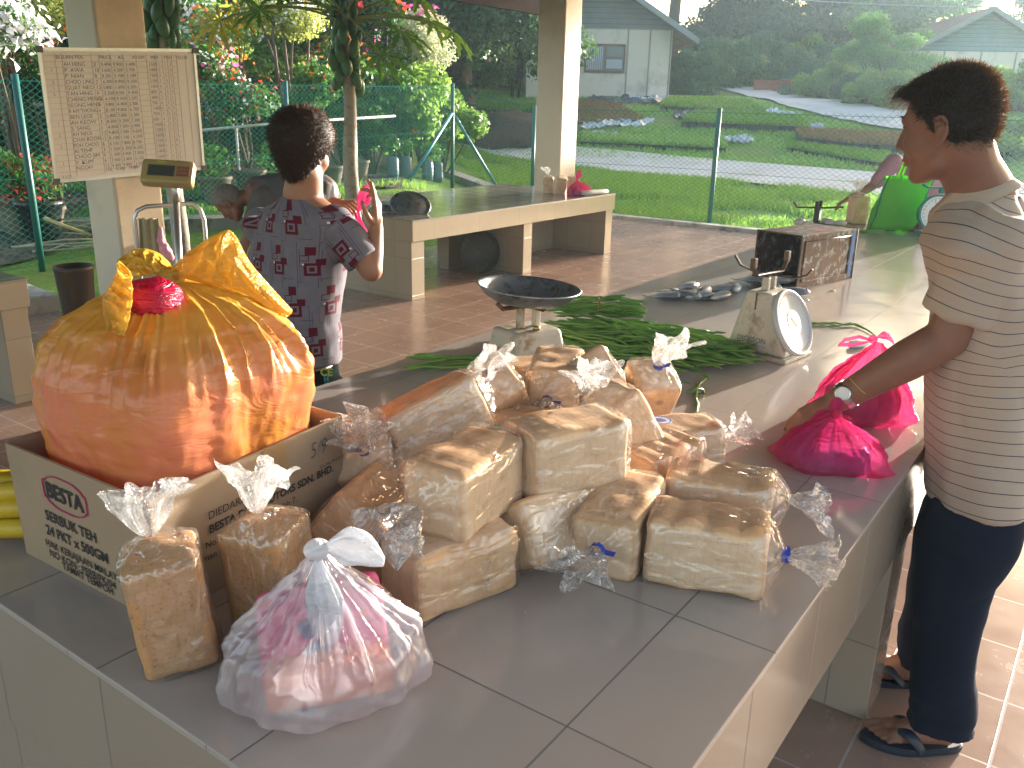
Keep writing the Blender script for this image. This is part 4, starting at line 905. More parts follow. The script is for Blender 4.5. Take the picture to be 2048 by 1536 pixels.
def bpx(kind, var, cpx, tpx, z, label, tz=None, up=(0, 0, 1), roll=0, **k):
    c = W(*cpx, z); t = W(*tpx, z if tz is None else tz); return bread(kind, var, c, t-c, up, label, roll=R_(roll), **k)
TZ1 = .8105
bpx('w', 1, (1412, 1092), (1540, 1112), TZ1, 'ribbed loaf at the near right corner of the pile, nearest the counter edge', sc=1.07)
bpx('w', 3, (1437, 1000), (1545, 1016), TZ1+.005, 'ribbed loaf lying side by side behind the nearest right loaf', tape=False, sc=1.05)
bpx('w', 2, (1240, 1046), (1196, 1115), TZ1, 'loaf with blue-taped neck pointing at the camera, left of the ribbed pair', tz=TZ1-.01, sc=1.05)
bpx('w', 4, (1098, 1050), (1010, 1085), TZ1, 'cream loaf tilted on its edge in the front row between two others', roll=32, tape=False)
bpx('w', 5, (900, 1122), (1010, 1085), TZ1, 'golden-sided loaf nearest the white bag, front left of the pile', roll=90, tape=False, tail=False, sc=1.05)
bpx('w', 6, (930, 962), (862, 1006), .925, 'big loaf on top of the front row with its bag end hanging towards the camera', up=(0, 0, 1), tape=False, sc=1.1)
bpx('w', 7, (1130, 902), (1235, 880), .930, 'loaf on top in the middle with a golden left side', tape=False, up=(0, 0, 1), sc=1.1, tail=False)
bpx('w', 8, (735, 1022), (800, 960), .795, 'flat tilted tan loaf leaning against the cardboard box', roll=38, tape=False, tail=False, sc=1.05)
bpx('w', 9, (748, 935), (705, 880), .82, 'loaf standing behind, with a blue tape, right beside the cardboard box', tz=.93, up=(-.8, -.5, .2))
bpx('w', 10, (868, 838), (960, 790), .915, 'cream loaf tilted on top at the left of the pile', tz=.955, roll=-14, tape=False, tail=False, sc=1.08)
bpx('w', 11, (995, 792), (972, 742), .90, 'loaf with blue tape and tall white bag tail at the pile\'s back left', tz=1.0, up=(-.4, .3, .8))
bpx('w', 12, (1112, 765), (1098, 812), .895, 'cream loaf on top at the back whose bag end faces the camera', tape=True, sc=1.1)
bpx('w', 13, (1196, 768), (1178, 722), .89, 'golden loaf half hidden behind the cream one at the back of the pile', tz=1.0, up=(-.4, .3, .8))
bpx('w', 14, (1290, 800), (1300, 772), .83, 'loaf at the back right end of the pile with its bag tied upwards', tz=.875)
bpx('w', 15, (1012, 872), (930, 862), .84, 'golden loaf wedged in the middle of the pile with little showing', tape=False, tail=False)
bpx('w', 16, (1245, 862), (1215, 815), .88, 'white-wrapped loaf standing behind the middle top loaf', tz=.94, tape=False, up=(-.7, .3, .2))
lq = bpx('w', 17, (1352, 892), (1425, 884), TZ1, 'loaf with a round blue-white sticker on top of its bag', tape=False, up=(0, 0, 1))
bpx('w', 18, (1315, 935), (1380, 905), TZ1, 'low loaf lying between the sticker loaf and the ribbed pair', tape=False, tail=False)
bpx('w', 19, (1060, 760), (1110, 752), .84, 'tan loaf showing only its top behind the cream loaf at the back', tape=False, tail=False)
bpx('w', 20, (820, 925), (790, 900), .82, 'loaf hidden in the left middle of the pile with its crumpled white tail showing', tape=False, tz=.86)
bpx('w', 21, (1130, 960), (1180, 990), .79, 'loaf at the bottom of the pile under the middle top loaf', tape=False, tail=False, roll=20, sc=.9)
bpx('w', 22, (1080, 850), (1120, 880), .80, 'loaf buried at the bottom in the middle of the pile', tape=False, tail=False, sc=.95)
st_m = NT('sticker'); _c = st_m.coord('Object'); st_m.set(col=st_m.mix(st_m.ramp(st_m.n('TexCoord').outputs['Object'], [(0, (0,0,0)), (1, (0,0,0))]), (.30,.33,.62), (.7,.7,.8)), rough=.4); sw = plain('sticker_white', (.72,.72,.80), .4, .02, 5, 0)
b = MB(); Ms = Matrix.Translation((-.045, 0, .0665)); b.lathe([(.0, .0), (.026, .0), (.026, .0008), (0, .0008)], 28, Ms, cap=False); s1 = b.build('sticker', sw, lq, world=False)
b = MB(); b.lathe([(.0225, .001), (.0235, .0013), (.025, .001)], 28, Ms, cap=False); b.box((-.06, -.0015, .0678), (-.032, .0015, .0682)); b.box((-.058, -.010, .0678), (-.034, -.0075, .0682)); b.box((-.057, .0075, .0678), (-.035, .010, .0682)); b.build('sticker_print', plain('print_blue', (.06,.08,.42), .4, .02, 5, 0), s1, world=False)
# brown loaves, standing upright
wb = W(338, 1352, .75); c1 = W(332, 1245, .85); bread('b', 31, V(.618, 1.030, .838), V(-.09, .07, 1), V(-.55, -.83, 0), 'brown wholemeal loaf standing upright in its clear bag at the very front left', tape=False, sc=.95, group='brown wholemeal loaves')
bread('b', 32, V(.762, .985, .838), V(-.05, .04, 1), V(-.95, -.35, 0), 'brown wholemeal loaf standing behind the front one, beside the white bag', tape=False, sc=.95, group='brown wholemeal loaves')

# ---------------------------------------------------------------- cardboard box with print
card = plain('cardboard', (.34,.245,.16), .85, .08, 5, .12, 160, dirt=(.28,.21,.13), dscale=4)
ink = plain('ink_black', (.03,.025,.03), .8, .1, 30, 0); ink_p = plain('ink_magenta', (.42,.04,.12), .8, .1, 30, 0)
def lettering(txt, origin, right, up, size, mat, parent, bold=0, name='lettering', shear=0, sx=1.0, lift=.0008, align='LEFT', space=1.0):
    cu = bpy.data.curves.new('t', 'FONT'); cu.body = txt; cu.size = size; cu.offset = bold; cu.extrude = 0; cu.shear = shear; cu.align_x = align; cu.resolution_u = 3; cu.space_character = space
    o = bpy.data.objects.new('t', cu); C.collection.objects.link(o); dg = bpy.context.evaluated_depsgraph_get(); dg.update()
    me = bpy.data.meshes.new_from_object(o.evaluated_get(dg)); bpy.data.objects.remove(o)
    r = Vector(right).normalized(); u = (Vector(up)-r*Vector(up).dot(r)).normalized(); n = r.cross(u)
    for v in me.vertices: v.co = Vector(origin) + r*(v.co.x*sx) + u*v.co.y + n*lift
    me.materials.clear(); me.materials.append(mat); o = bpy.data.objects.new(name, me); C.collection.objects.link(o)
    if parent:
        o.parent = parent; o.matrix_parent_inverse = (Matrix.Translation(parent.location) @ parent.rotation_euler.to_matrix().to_4x4()).inverted()
    return o
cA, cN, cR = V(.635, 1.505, .7505), V(.650, 1.120, .7505), V(1.085, 1.165, .7505); cF = cA + (cR-cN); BH = .215
be = empty('cardboard_box', cN, 0, 'open printed cardboard tea box holding the big orange bag', 'box')
def wallp(b, p, q, out=.0):
    th = .005; n = (q-p).cross(Z_).normalized()*th
    lean = (p+q)*.5 - (cA+cR)*.5; lean.z = 0; lean = lean.normalized()*out
    vs = [p, q, q+n, p+n] + [v+V(0, 0, BH)+lean for v in (p, q, q+n, p+n)]; b.add(vs, [(0,3,2,1), (4,5,6,7), (0,1,5,4), (1,2,6,5), (2,3,7,6), (3,0,4,7)])
b = MB()
for p, q in ((cA, cN), (cN, cR), (cR, cF), (cF, cA)): wallp(b, q, p, .006)
b.add([cA, cN, cR, cF], [(0, 1, 2, 3)]); b.build('carton', card, be)
cor = plain('corrugated_edge', (.50,.36,.20), .9, .2, 6, .3)
Lr = (cN-cA).normalized(); Rr_ = (cR-cN).normalized(); on_ = Lr.cross(Z_)*-1; Lu = V(-.028, 0, 1).normalized(); Ru = V(0, -.028, 1).normalized()
def LF(a, h): return cA + Lr*a + V(-.0062*h/BH-.001, 0, h)
def RF(a, h): return cN + Rr_*a + V(0, -.0062*h/BH-.001, h)
lettering('BESTA', LF(.112, .146), Lr, Lu, .040, ink, be, .0012, 'emblem_text', sx=.95)
lettering('SERBUK TEH', LF(.095, .098), Lr, Lu, .0265, ink, be, .0006)
lettering('24 PKT x 500GM', LF(.088, .068), Lr, Lu, .0265, ink, be, .0006, sx=.95)
lettering('HAK KERAJAAN MALAYSIA', LF(.078, .042), Lr, Lu, .0195, ink, be, .0003)
lettering('NO KON : PERB/PK/04', LF(.085, .0235), Lr, Lu, .0195, ink, be, .0003)
lettering('TAMAT TEMPOH', LF(.120, .009), Lr, Lu, .0195, ink, be, .0003)
b = MB(); fr = []
for i in range(49):
    a = 2*math.pi*i/48; x = math.cos(a); y = math.sin(a); m = (abs(x)**4+abs(y)**4)**(-.25); w_ = .062*x*m*(1+.0*y); h_ = .027*y*m*(1-.18*math.cos(3*a if False else a*4)) ; h_ += .008*(abs(y*m) > .7)*math.cos(x*m*3.1)*(1 if y > 0 else -1)
    fr.append(LF(.168+w_, .160+h_)+V(-.0008, 0, 0))
b.tube(fr, .0014, 5, cap=False); b.build('emblem_frame', ink_p, be)
lettering('DIEDARKAN OLEH:', RF(.105, .137), Rr_, Ru, .020, ink, be, 0)
lettering('BESTA DISTRIBUTORS SDN. BHD.', RF(.105, .112), Rr_, Ru, .0205, ink, be, .0006)
lettering('(Co. No: 91325-X)', RF(.37, .130), Rr_, Ru, .009, ink, be, 0)
lettering('No. 12, Jalan Perdana Indah 7,', RF(.095, .088), Rr_, Ru, .0175, ink, be, 0)
lettering('Taman Perindustrian Kujana Indah,', RF(.07, .066), Rr_, Ru, .0175, ink, be, 0)
lettering('5/9', RF(.345, .158), Rr_, Ru, .044, plain('pen', (.05,.05,.10), .6, .1, 5, 0), be, -.0008, 'handwriting', shear=.2, sx=.8)
b = MB(); tp = plain('brown_tape', (.34,.22,.11), .35, .1, 20, .1); vs = [RF(.232, BH), RF(.285, BH), RF(.285, .135), RF(.232, .135)]; b.add([v+V(0, -.0007, 0) for v in vs], [(3, 2, 1, 0)]); b.build('packing_tape', tp, be)

# ---------------------------------------------------------------- tied bags
def tied_bag(name, mat, c, rx, ry, prof, nf, fold, label=None, cat=None, parent=None, rot=0, seed=0, off=(0, 0), wr=.006, corners=0, group=None, NA_=260, mi=None, low=.0, sq=2.0, gs=.12, warp=1.0):
    """prof: list of (z, radius factor); folds grow from bottom to top; off shifts the top sideways"""
    zs = [p[0] for p in prof]; rs = [p[1] for p in prof]; H = zs[-1]; NT_ = 90; b = MB(); vs = []
    for j in range(NT_+1):
        t = j/NT_; k = t*(len(prof)-1); i = min(int(k), len(prof)-2); u = k-i; u2 = u*u*(3-2*u)
        z = zs[i]+(zs[i+1]-zs[i])*u; r = rs[i]+(rs[i+1]-rs[i])*(u2*.5+u*.5); g = sstep(gs, .95, z/H)
        for a_ in range(NA_):
            a = 2*math.pi*a_/NA_
            wv = abs(math.sin(a*nf*.5+warp*2.2*noise.noise(V(math.cos(a)*1.9, math.sin(a)*1.9, seed+z*1.5))+seed)); wv2 = abs(math.sin(a*nf*1.15+1.7+warp*3*noise.noise(V(math.cos(a)*3.1, math.sin(a)*3.1, seed+5+z*2))))
            n_ = noise.noise(V(math.cos(a)*3.1, math.sin(a)*3.1, z/H*1.2+seed))
            f = 1 + fold*g*((1-wv)**2*1.3 + (1-wv2)**2*.7 - .55)*(.5+1.1*min(1, r)) + .09*n_*(1-.4*g)
            cf = 1+corners*(abs(math.cos(2*a+.78))**6)*(1-sstep(0, .35, z/H)) if corners else 1
            if sq > 2: p_ = sq+(2-sq)*sstep(.55, .9, z/H); cf *= (abs(math.cos(a))**p_+abs(math.sin(a))**p_)**(-1/p_)
            x, y = math.cos(a)*rx*r*f*cf, math.sin(a)*ry*r*f*cf
            q = V(x, y, z); w1 = noise.noise(V(a*6*max(r, .2), z*55, seed))*wr + noise.noise(V(a*16, z*30, seed+3))*wr*.45
            if r > .05: q += V(math.cos(a), math.sin(a), .15)*w1*min(1, z/.02)
            q.z = max(q.z + .02*noise.noise(V(x*9, y*9, seed))*min(1, z/H*3)*(1-g), .0006); k2 = (z/H)**1.6; q += V(off[0]*k2, off[1]*k2, 0); vs.append(q)
    b.add(vs, [(i*NA_+k, i*NA_+(k+1) % NA_, (i+1)*NA_+(k+1) % NA_, (i+1)*NA_+k) for i in range(NT_) for k in range(NA_)] + [tuple(range(NA_-1, -1, -1)), tuple(range(NT_*NA_, (NT_+1)*NA_))])
    M = Matrix.Translation(c) @ Matrix.Rotation(rot, 4, 'Z')
    b.v = [tuple(M @ Vector(v)) for v in b.v]
    o = b.build(name, mat, parent, True)
    if label: tag(o, label, cat, group)
    return o
def petal(name, mat, base, tip, w, th, parent, seed=0, bend=(0, 0, 0), n=26, m=40, closed=True, wr=.15):
    """puffy crumpled lobe from base to tip (bag ears, handles)"""
    base, tip, bend = Vector(base), Vector(tip), Vector(bend); d = (tip-base); L = d.length; d.normalize(); s_ = d.cross(V(0.3, .6, .2)).normalized(); s_ = (CR - d*CR.dot(d)).normalized(); q = d.cross(s_); vs = []; b = MB()
    for j in range(n+1):
        t = j/n; r = math.sin(math.pi*min(1, t*.93+.035))**.6*(.35+.65*sstep(0, .5, t)); c = base.lerp(tip, t) + bend*(4*t*(1-t))
        for k in range(m):
            a = 2*math.pi*k/m; f = 1+wr*math.sin(a*7+seed+t*2)+wr*1.5*noise.noise(V(math.cos(a)*2, math.sin(a)*2, t*3+seed))
            vs.append(c + s_*math.cos(a)*w*r*f + q*math.sin(a)*th*r*f)
    b.add(vs, [(i*m+k, i*m+(k+1) % m, (i+1)*m+(k+1) % m, (i+1)*m+k) for i in range(n) for k in range(m)] + [tuple(range(m-1, -1, -1)), tuple(range(n*m, n*m+m))])
    return b.build(name, mat, parent, True)
def plastic(name, c1, c2, c3, rough=.28, trans=.3, alpha=0.0, scale=5, top=None, bscale=55, bst=.5, spec=.5):
    """coloured thin plastic with contents showing through; c3 tints ridges"""
    t = NT(name); c = t.coord('Object'); n = t.noise(c, scale, 4, .6); col = t.ramp(n, [(.33, c1), (.52, c2), (.68, c3)])
    if top:
        s = t.n('SeparateXYZ'); t.l(c, s.inputs[0]); z = t.math('MULTIPLY_ADD', t.math('SUBTRACT', s.outputs[2], top[0]), 1/(top[1]-top[0]), t.math('MULTIPLY', t.math('SUBTRACT', n, .5), 1.6)); col = t.mix(t.ramp(z, [(0, (0,0,0)), (1, (1,1,1))]), col, top[2])
    mp = t.n('Mapping'); t.l(c, mp.inputs[0]); mp.inputs['Scale'].default_value = (1, 1, 2.6); n2 = t.noise(mp.outputs[0], bscale*.5, 3, .55, 1.2)
    rid = t.math('SUBTRACT', 1, t.math('MULTIPLY', t.math('ABSOLUTE', t.math('SUBTRACT', n2, .5)), 5), clamp=True)
    t.set(col=col, rough=rough, spec=spec, normal=t.bump(rid, bst, .006))
    tr = t.n('BsdfTranslucent'); t.l(col, tr.inputs[0]); mx = t.n('MixShader'); mx.inputs[0].default_value = trans; t.l(t.b.outputs[0], mx.inputs[1]); t.l(tr.outputs[0], mx.inputs[2]); o = mx.outputs[0]
    if alpha:
        tp_ = t.n('BsdfTransparent'); t.l(t.mix(.35, col, (1, 1, 1)), tp_.inputs[0]); m2 = t.n('MixShader'); m2.inputs[0].default_value = alpha; t.l(o, m2.inputs[1]); t.l(tp_.outputs[0], m2.inputs[2]); o = m2.outputs[0]
    t.l(o, t.out.inputs[0]); return t.m
orange_m = plastic('orange_plastic', (.66,.27,.05), (.73,.25,.14), (.70,.36,.07), .27, .25, 0, 4.5, (1.08, 1.23, (.68,.41,.05)), 18, .2)
yell_m = plastic('yellow_orange_plastic', (.70,.42,.05), (.74,.46,.07), (.70,.36,.05), .28, .35, .12, 8, None, 60, .5)
oc = V(.872, 1.345, .775); kz = 1.235-oc.z
ob = empty('orange_bag', oc, 0, 'huge knotted orange plastic bag bulging out of the cardboard box', 'bag')
tied_bag('bag_body', orange_m, oc+V(.000, .004, 0), .200, .186, [(0, .88), (.06, .93), (.13, .98), (.19, 1.02), (.25, 1.06), (.31, 1.06), (.355, 1.0), (.395, .87), (.425, .66), (.447, .34), (kz, .06)], 21, .085, parent=ob, seed=2, wr=.0030, rot=.03, sq=3.4, gs=.58, warp=2.0)
kn = oc + V(0, 0, kz)
b = MB(); b.sph(kn+V(0, 0, .002), (.026, .022, .020), 20, 12); b.tube([kn+V(-.02, .01, -.005), kn+V(0, -.02, .01), kn+V(.022, 0, .0), kn+V(0, .02, -.004), kn+V(-.02, .01, -.005)], .009, 8); b.build('knot', yell_m, ob, True)
def patch(name, mat, A, B_, bulge, parent, seed=0, n=46, m=26, wr=.006, side=-1):
    def samp(P, t):
        u = t*(len(P)-1); k = min(int(u), len(P)-2); p0, p1, p2, p3 = P[max(k-1, 0)], P[k], P[k+1], P[min(k+2, len(P)-1)]; f = u-k
        return .5*((2*p1)+(p2-p0)*f+(2*p0-5*p1+4*p2-p3)*f*f+(3*p1-p0-3*p2+p3)*f**3)
    b = MB(); vs = []
    for sg in (1, -1):
        for j in range(m+1):
            for i in range(n+1):
                u, v = i/n, j/m; q = samp(A, u).lerp(samp(B_, u), v); out = CB*sg
                rid = abs(math.sin(u*17+seed+2*noise.noise(V(u*3, v, seed))))
                vs.append(q + out*(bulge*math.sin(math.pi*v)**.7 + wr*((1-rid)**2*1.6 + 1.6*noise.noise(V(u*9, v*6, seed+sg)))*min(1, 3*v+.6*math.sin(u*3.14)**2)*min(1, 4*(1-v)+.3)))
    o_ = (n+1)*(m+1); f = []
    for k in (0, o_): f += [(k+j*(n+1)+i, k+j*(n+1)+i+1, k+(j+1)*(n+1)+i+1, k+(j+1)*(n+1)+i) for j in range(m) for i in range(n)]
    b.add(vs, f); return b.build(name, mat, parent, True)
def DL(L, d): return [D(x, y, d) for x, y in L]
patch('ear', yell_m, DL([(348, 552), (380, 560), (430, 575), (490, 600), (560, 640)], 1.60), DL([(352, 530), (395, 492), (448, 462), (470, 470), (505, 530), (585, 620)], 1.62), .020, ob, 1)
patch('ear', orange_m, DL([(340, 548), (318, 548), (296, 550), (270, 556)], 1.60), DL([(342, 532), (318, 506), (276, 497), (236, 520)], 1.64), .016, ob, 3)
patch('ear', yell_m, DL([(262, 556), (264, 590), (260, 630), (250, 672)], 1.44), DL([(238, 520), (228, 560), (205, 600), (215, 660)], 1.50), .012, ob, 5)
crim = plastic('crimson_plastic', (.50,.01,.05), (.62,.02,.10), (.70,.06,.16), .22, .2, 0, 9, None, 60, .6)
b = MB(); b.sph(D(303, 596, 1.53), (.050, .05, .032), 40, 24); o = b.build('inner_bag', crim, ob, True)
for v in o.data.vertices: v.co += V(1, 1, 1)*.006*noise.noise(v.co*50)
# white bag with pink things inside
wc = W(652, 1362, .75); wbx = empty('white_bag', wc, 0, 'knotted translucent white bag with pink goods showing inside, at the front of the counter', 'bag')
milky = film_mat('milky_film', (.95,.93,.98), haze=.20, crease_glint=.18, scale=7, gl=.06, dens=.17, rough=.24, stretch=(2.6, 2.6, .8))
pinkgoods = plastic('pink_goods', (.75,.05,.16), (.80,.09,.22), (.72,.16,.30), .4, .15, 0, 8, None, 30, .3)
tied_bag('bag_body', milky, wc, .138, .104, [(0, .90), (.008, 1.0), (.03, 1.03), (.07, .96), (.10, .78), (.133, .55), (.163, .32), (.186, .16), (.199, .085), (.205, .07)], 12, .26, parent=wbx, seed=4, wr=.0028, rot=-.62, off=(.0, .005), corners=.12)
kk = wc+V(0, .005, .205)
whitep = plastic('white_plastic', (.74,.76,.80), (.80,.80,.84), (.84,.84,.86), .3, .35, .10, 10, None, 60, .6)
b = MB(); b.sph(kk+V(0, 0, .004), (.019, .017, .014), 20, 12); b.build('knot', whitep, wbx, True)
petal('handle', whitep, kk, W(680, 1262, .82)+V(-.03, -.015, 0), .024, .012, wbx, 2, V(-.02, -.02, .01), wr=.18)
petal('handle', whitep, kk, kk+V(.052, -.075, -.012), .022, .012, wbx, 5, V(.0, -.0, .018), wr=.22)
b = MB(); vs, fs = rbox(9, (.088, .060, .012), .01, .003, 1); Mg = Matrix.Translation(wc+V(.0, .0, .074)) @ Matrix.Rotation(-.62, 4, 'Z') @ Matrix.Rotation(R_(62), 4, 'X'); b.add([Mg @ v for v in vs], fs); b.build('pink_packet', pinkgoods, wbx, True)
b = MB(); vs, fs = rbox(9, (.088, .060, .012), .01, .003, 4); Mg = Matrix.Translation(wc+V(.025, .03, .072)) @ Matrix.Rotation(-.5, 4, 'Z') @ Matrix.Rotation(R_(75), 4, 'X'); b.add([Mg @ v for v in vs], fs); b.build('pink_packet', pinkgoods, wbx, True)
b = MB(); vs, fs = rbox(7, (.085, .045, .03), .012, .003, 7); Mg = Matrix.Translation(wc+V(-.01, -.015, .035)) @ Matrix.Rotation(-.62, 4, 'Z'); b.add([Mg @ v for v in vs], fs); b.build('orange_packet', plastic('orange_goods', (.80,.18,.08), (.82,.24,.12), (.75,.12,.2), .4, .1), wbx, True)
dkb = plain('dark_print', (.05,.09,.20), .5, .3, 40, .1)
Mg = Matrix.Translation(wc+V(.0, .0, .074)) @ Matrix.Rotation(-.62, 4, 'Z') @ Matrix.Rotation(R_(62), 4, 'X')
b = MB()
for i, (x, y, r) in enumerate([(-.01, -.02, .017), (.008, .0, .012), (-.02, .015, .014)]): b.prism([(x+r*math.cos(a_)*(1+.3*math.sin(3*a_)), y+r*math.sin(a_)) for a_ in [k*.45 for k in range(14)]], .0135, .0142, Mg)
b.build('printed_pattern', dkb, wbx)

# ---------------------------------------------------------------- pink bags on the counter
pk_m = plastic('pink_plastic', (.82,.06,.30), (.88,.12,.38), (.88,.24,.48), .2, .45, .55, 7, None, 50, .6); pk_in = plain('purple_goods', (.30,.10,.30), .5, .5, 12, .3, 30)
def pinkbag(c, rx, ry, H, rot, label, seed, prof=None, flat=None, off=(0, 0), grp='bright pink knotted carrier bags'):
    e = empty('pink_bag', c, 0, label, 'bag', grp)
    prof = prof or [(0, .82), (.10*H, 1.02), (.30*H, 1.0), (.5*H, .80), (.68*H, .52), (.8*H, .28), (.88*H, .10), (.92*H, .06)]
    tied_bag('bag_body', pk_m, c, rx, ry, prof, 11, .26, parent=e, seed=seed, wr=.004, rot=rot, corners=.28, off=off)
    k = c+V(off[0], off[1], .92*H); b = MB(); b.sph(k+V(0, 0, .004), (.013, .012, .012), 16, 10); b.build('knot', pk_m, e, True)
    b = MB(); vs, fs = rbox(9, (rx*.72, ry*.62, H*.22), H*.15, .012, seed); Mg = Matrix.Translation(c+V(0, 0, H*.24)) @ Matrix.Rotation(rot, 4, 'Z'); b.add([Mg @ v for v in vs], fs); b.build('contents', pk_in, e, True)
    return e, k
p1 = W(1655, 935, .75); e, k = pinkbag(p1+V(.01, 0, 0), .122, .072, .138, -1.25, 'pink knotted bag lying nearest the counter edge under the man\'s hand', 6)
petal('handle', pk_m, k, k+V(-.005, .055, -.03), .016, .008, e, 2, V(0, 0, .012), wr=.2); petal('handle', pk_m, k, k+V(.0, .004, .042), .016, .010, e, 3, wr=.2)
p2_ = W(1712, 845, .75); e, k = pinkbag(p2_+V(.03, .0, 0), .122, .082, .235, -1.1, 'taller pink bag standing behind the man\'s forearm', 8, [(0, .80), (.02, 1.0), (.07, .98), (.12, .72), (.165, .45), (.195, .22), (.212, .09), (.216, .06)], off=(.02, .0))
hb = W(1690, 680, .955)
b = MB(); q = [k, k.lerp(hb, .5)+V(0, 0, .01), hb+V(0, 0, .0), hb+V(.01, .018, -.018), hb.lerp(k, .5)+V(.005, .01, -.015), k]; b.tube(q, [.007, .009, .010, .010, .008, .006], 8, flat=.5); b.build('handle', pk_m, e, True)
petal('handle', pk_m, k, k+V(.02, -.05, -.005), .010, .007, e, 4, V(0, 0, .02), wr=.25)
# ---------------------------------------------------------------- people
def cap(b, p, q, r1, r2, n=16):
    p, q = Vector(p), Vector(q); L = (q-p).length; pts = []; rs = []
    d = (q-p)/L if L > 1e-6 else Z_
    for t in (-1, -.92, -.7, -.38, 0): pts.append(p+d*r1*t); rs.append(max(.0005, r1*math.sqrt(max(0, 1-t*t))))
    for t in (.33, .66): pts.append(p.lerp(q, t)); rs.append(r1+(r2-r1)*t)
    for t in (0, .38, .7, .92, 1): pts.append(q+d*r2*t); rs.append(max(.0005, r2*math.sqrt(max(0, 1-t*t))))
    b.tube(pts, rs, n)
def chain_caps(b, pts, rs):
    for i in range(len(pts)-1): cap(b, pts[i], pts[i+1], rs[i], rs[i+1])
def rings(b, secs, n=40, p=2.3):
    """loft of super-ellipses: (centre, half a along A, half b along B, A, B)"""
    vs = []
    for c, ra, rb, A, B_ in secs:
        for k in range(n):
            a = 2*math.pi*k/n; x, y = math.cos(a), math.sin(a); m = (abs(x)**p+abs(y)**p)**(-1/p); vs.append(Vector(c)+A*ra*x*m+B_*rb*y*m)
    N = len(secs); b.add(vs, [(i*n+k, i*n+(k+1) % n, (i+1)*n+(k+1) % n, (i+1)*n+k) for i in range(N-1) for k in range(n)] + [tuple(range(n-1, -1, -1)), tuple(range((N-1)*n, N*n))])
def frame(F, U):
    F = Vector(F).normalized(); U = Vector(U); U = (U-F*U.dot(F)).normalized(); S = U.cross(F)   # S: the person's left
    return F, S, U, Matrix((F, S, U)).transposed()
def skin_mat(name, col, rd):
    t = NT(name); c = t.coord('Object'); n = t.noise(c, 14, 4, .6); t.set(col=t.mix(t.ramp(n, [(.35, (0,0,0)), (.7, (1,1,1))]), col, rd), rough=.48, sss=.06, spec=.4, normal=t.bump(t.noise(c, 260, 3), .25, .002)); t.b.inputs['Subsurface Radius'].default_value = (.02, .008, .004); return t.m
skin_man = skin_mat('skin_brown', (.185,.088,.055), (.24,.11,.07)); skin_w = skin_mat('skin_light_brown', (.30,.145,.085), (.36,.17,.10)); skin_d = skin_mat('skin_dark', (.16,.08,.055), (.20,.10,.07))
def hair_mat(name, col, tip, tr=.25):
    t = NT(name); c = t.coord('Object'); t.set(col=t.mix(t.noise(c, 60, 3), mul(col, .6), mul(col, 1.6)), rough=.6, spec=.3, normal=t.bump(t.noise(c, 220, 2), .5, .003)); x = t.n('BsdfTranslucent'); x.inputs[0].default_value = (*tip, 1)
    m = t.n('MixShader'); m.inputs[0].default_value = tr; t.l(t.b.outputs[0], m.inputs[1]); t.l(x.outputs[0], m.inputs[2]); t.l(m.outputs[0], t.out.inputs[0]); return t.m
hair_k = hair_mat('black_hair', (.008,.007,.007), (.35,.16,.05), .03); hair_b = hair_mat('brown_hair', (.022,.010,.007), (.45,.18,.06), .08)
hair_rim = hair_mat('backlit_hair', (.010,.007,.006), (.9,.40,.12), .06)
eye_w = plain('eye_white', (.60,.56,.50), .25, .03, 5, 0); eye_k = plain('eye_dark', (.02,.012,.01), .15, .03, 5, 0)
def make_head(b, c, F, S, U, k=1.0, neck=None, nr=.052, female=False):
    """adds skull, face, ears and neck to b. Local axes F forward, S left, U up; c between the ears at eye level"""
    M = Matrix((F, S, U)).transposed()
    P_ = lambda f, s, u: c + (F*f+S*s+U*u)*k
    E = lambda f, s, u, rf, rs, ru: b.sph(P_(f, s, u), (rf*k, rs*k, ru*k), 24, 16, M)
    E(-.004, 0, .018, .094, .074, .088); E(.036, 0, -.035, .056, .056, .072); E(.032, 0, -.082, .052, .047, .034); E(.070, 0, -.103, .019, .022, .017)
    cap(b, P_(.015, .034, -.078), P_(.062, .016, -.104), .027*k, .019*k); cap(b, P_(.015, -.034, -.078), P_(.062, -.016, -.104), .027*k, .019*k)
    cap(b, P_(.083, -.028, .020), P_(.083, .028, .020), .0105*k, .0105*k)
    cap(b, P_(.088, 0, .008), P_(.1055, 0, -.033), .0075*k, .0105*k); cap(b, P_(.094, -.012, -.038), P_(.094, .012, -.038), .0075*k, .0075*k)
    E(.083, 0, -.060, .013, .024, .018); cap(b, P_(.091, -.014, -.0625), P_(.091, .014, -.0625), .0068*k, .0068*k); cap(b, P_(.087, -.012, -.0745), P_(.087, .012, -.0745), .0072*k, .0072*k)
    for s in (-1, 1):
        E(.052, s*.034, -.032, .034, .028, .036); E(.074, s*.031, .003, .013, .016, .010)
        # ear: rim, lobe and bowl
        ec = (-.006, s*.077, -.018); pts = [P_(ec[0]+.012, ec[1]-s*.004, ec[2]+.012), P_(ec[0]+.006, ec[1]+s*.004, ec[2]+.030), P_(ec[0]-.010, ec[1]+s*.010, ec[2]+.032), P_(ec[0]-.020, ec[1]+s*.011, ec[2]+.018), P_(ec[0]-.018, ec[1]+s*.008, ec[2]-.004), P_(ec[0]-.006, ec[1]+s*.004, ec[2]-.022), P_(ec[0]+.004, ec[1], ec[2]-.026)]
        chain_caps(b, pts, [.0042*k]*5+[.0058*k, .0065*k]); E(ec[0]-.002, s*.076, ec[2]+.004, .014, .005, .024)
    if neck: chain_caps(b, [P_(-.022, 0, -.040), Vector(neck[0]), Vector(neck[1])], [nr*1.02*k, nr*k, nr*1.12*k])
    return P_
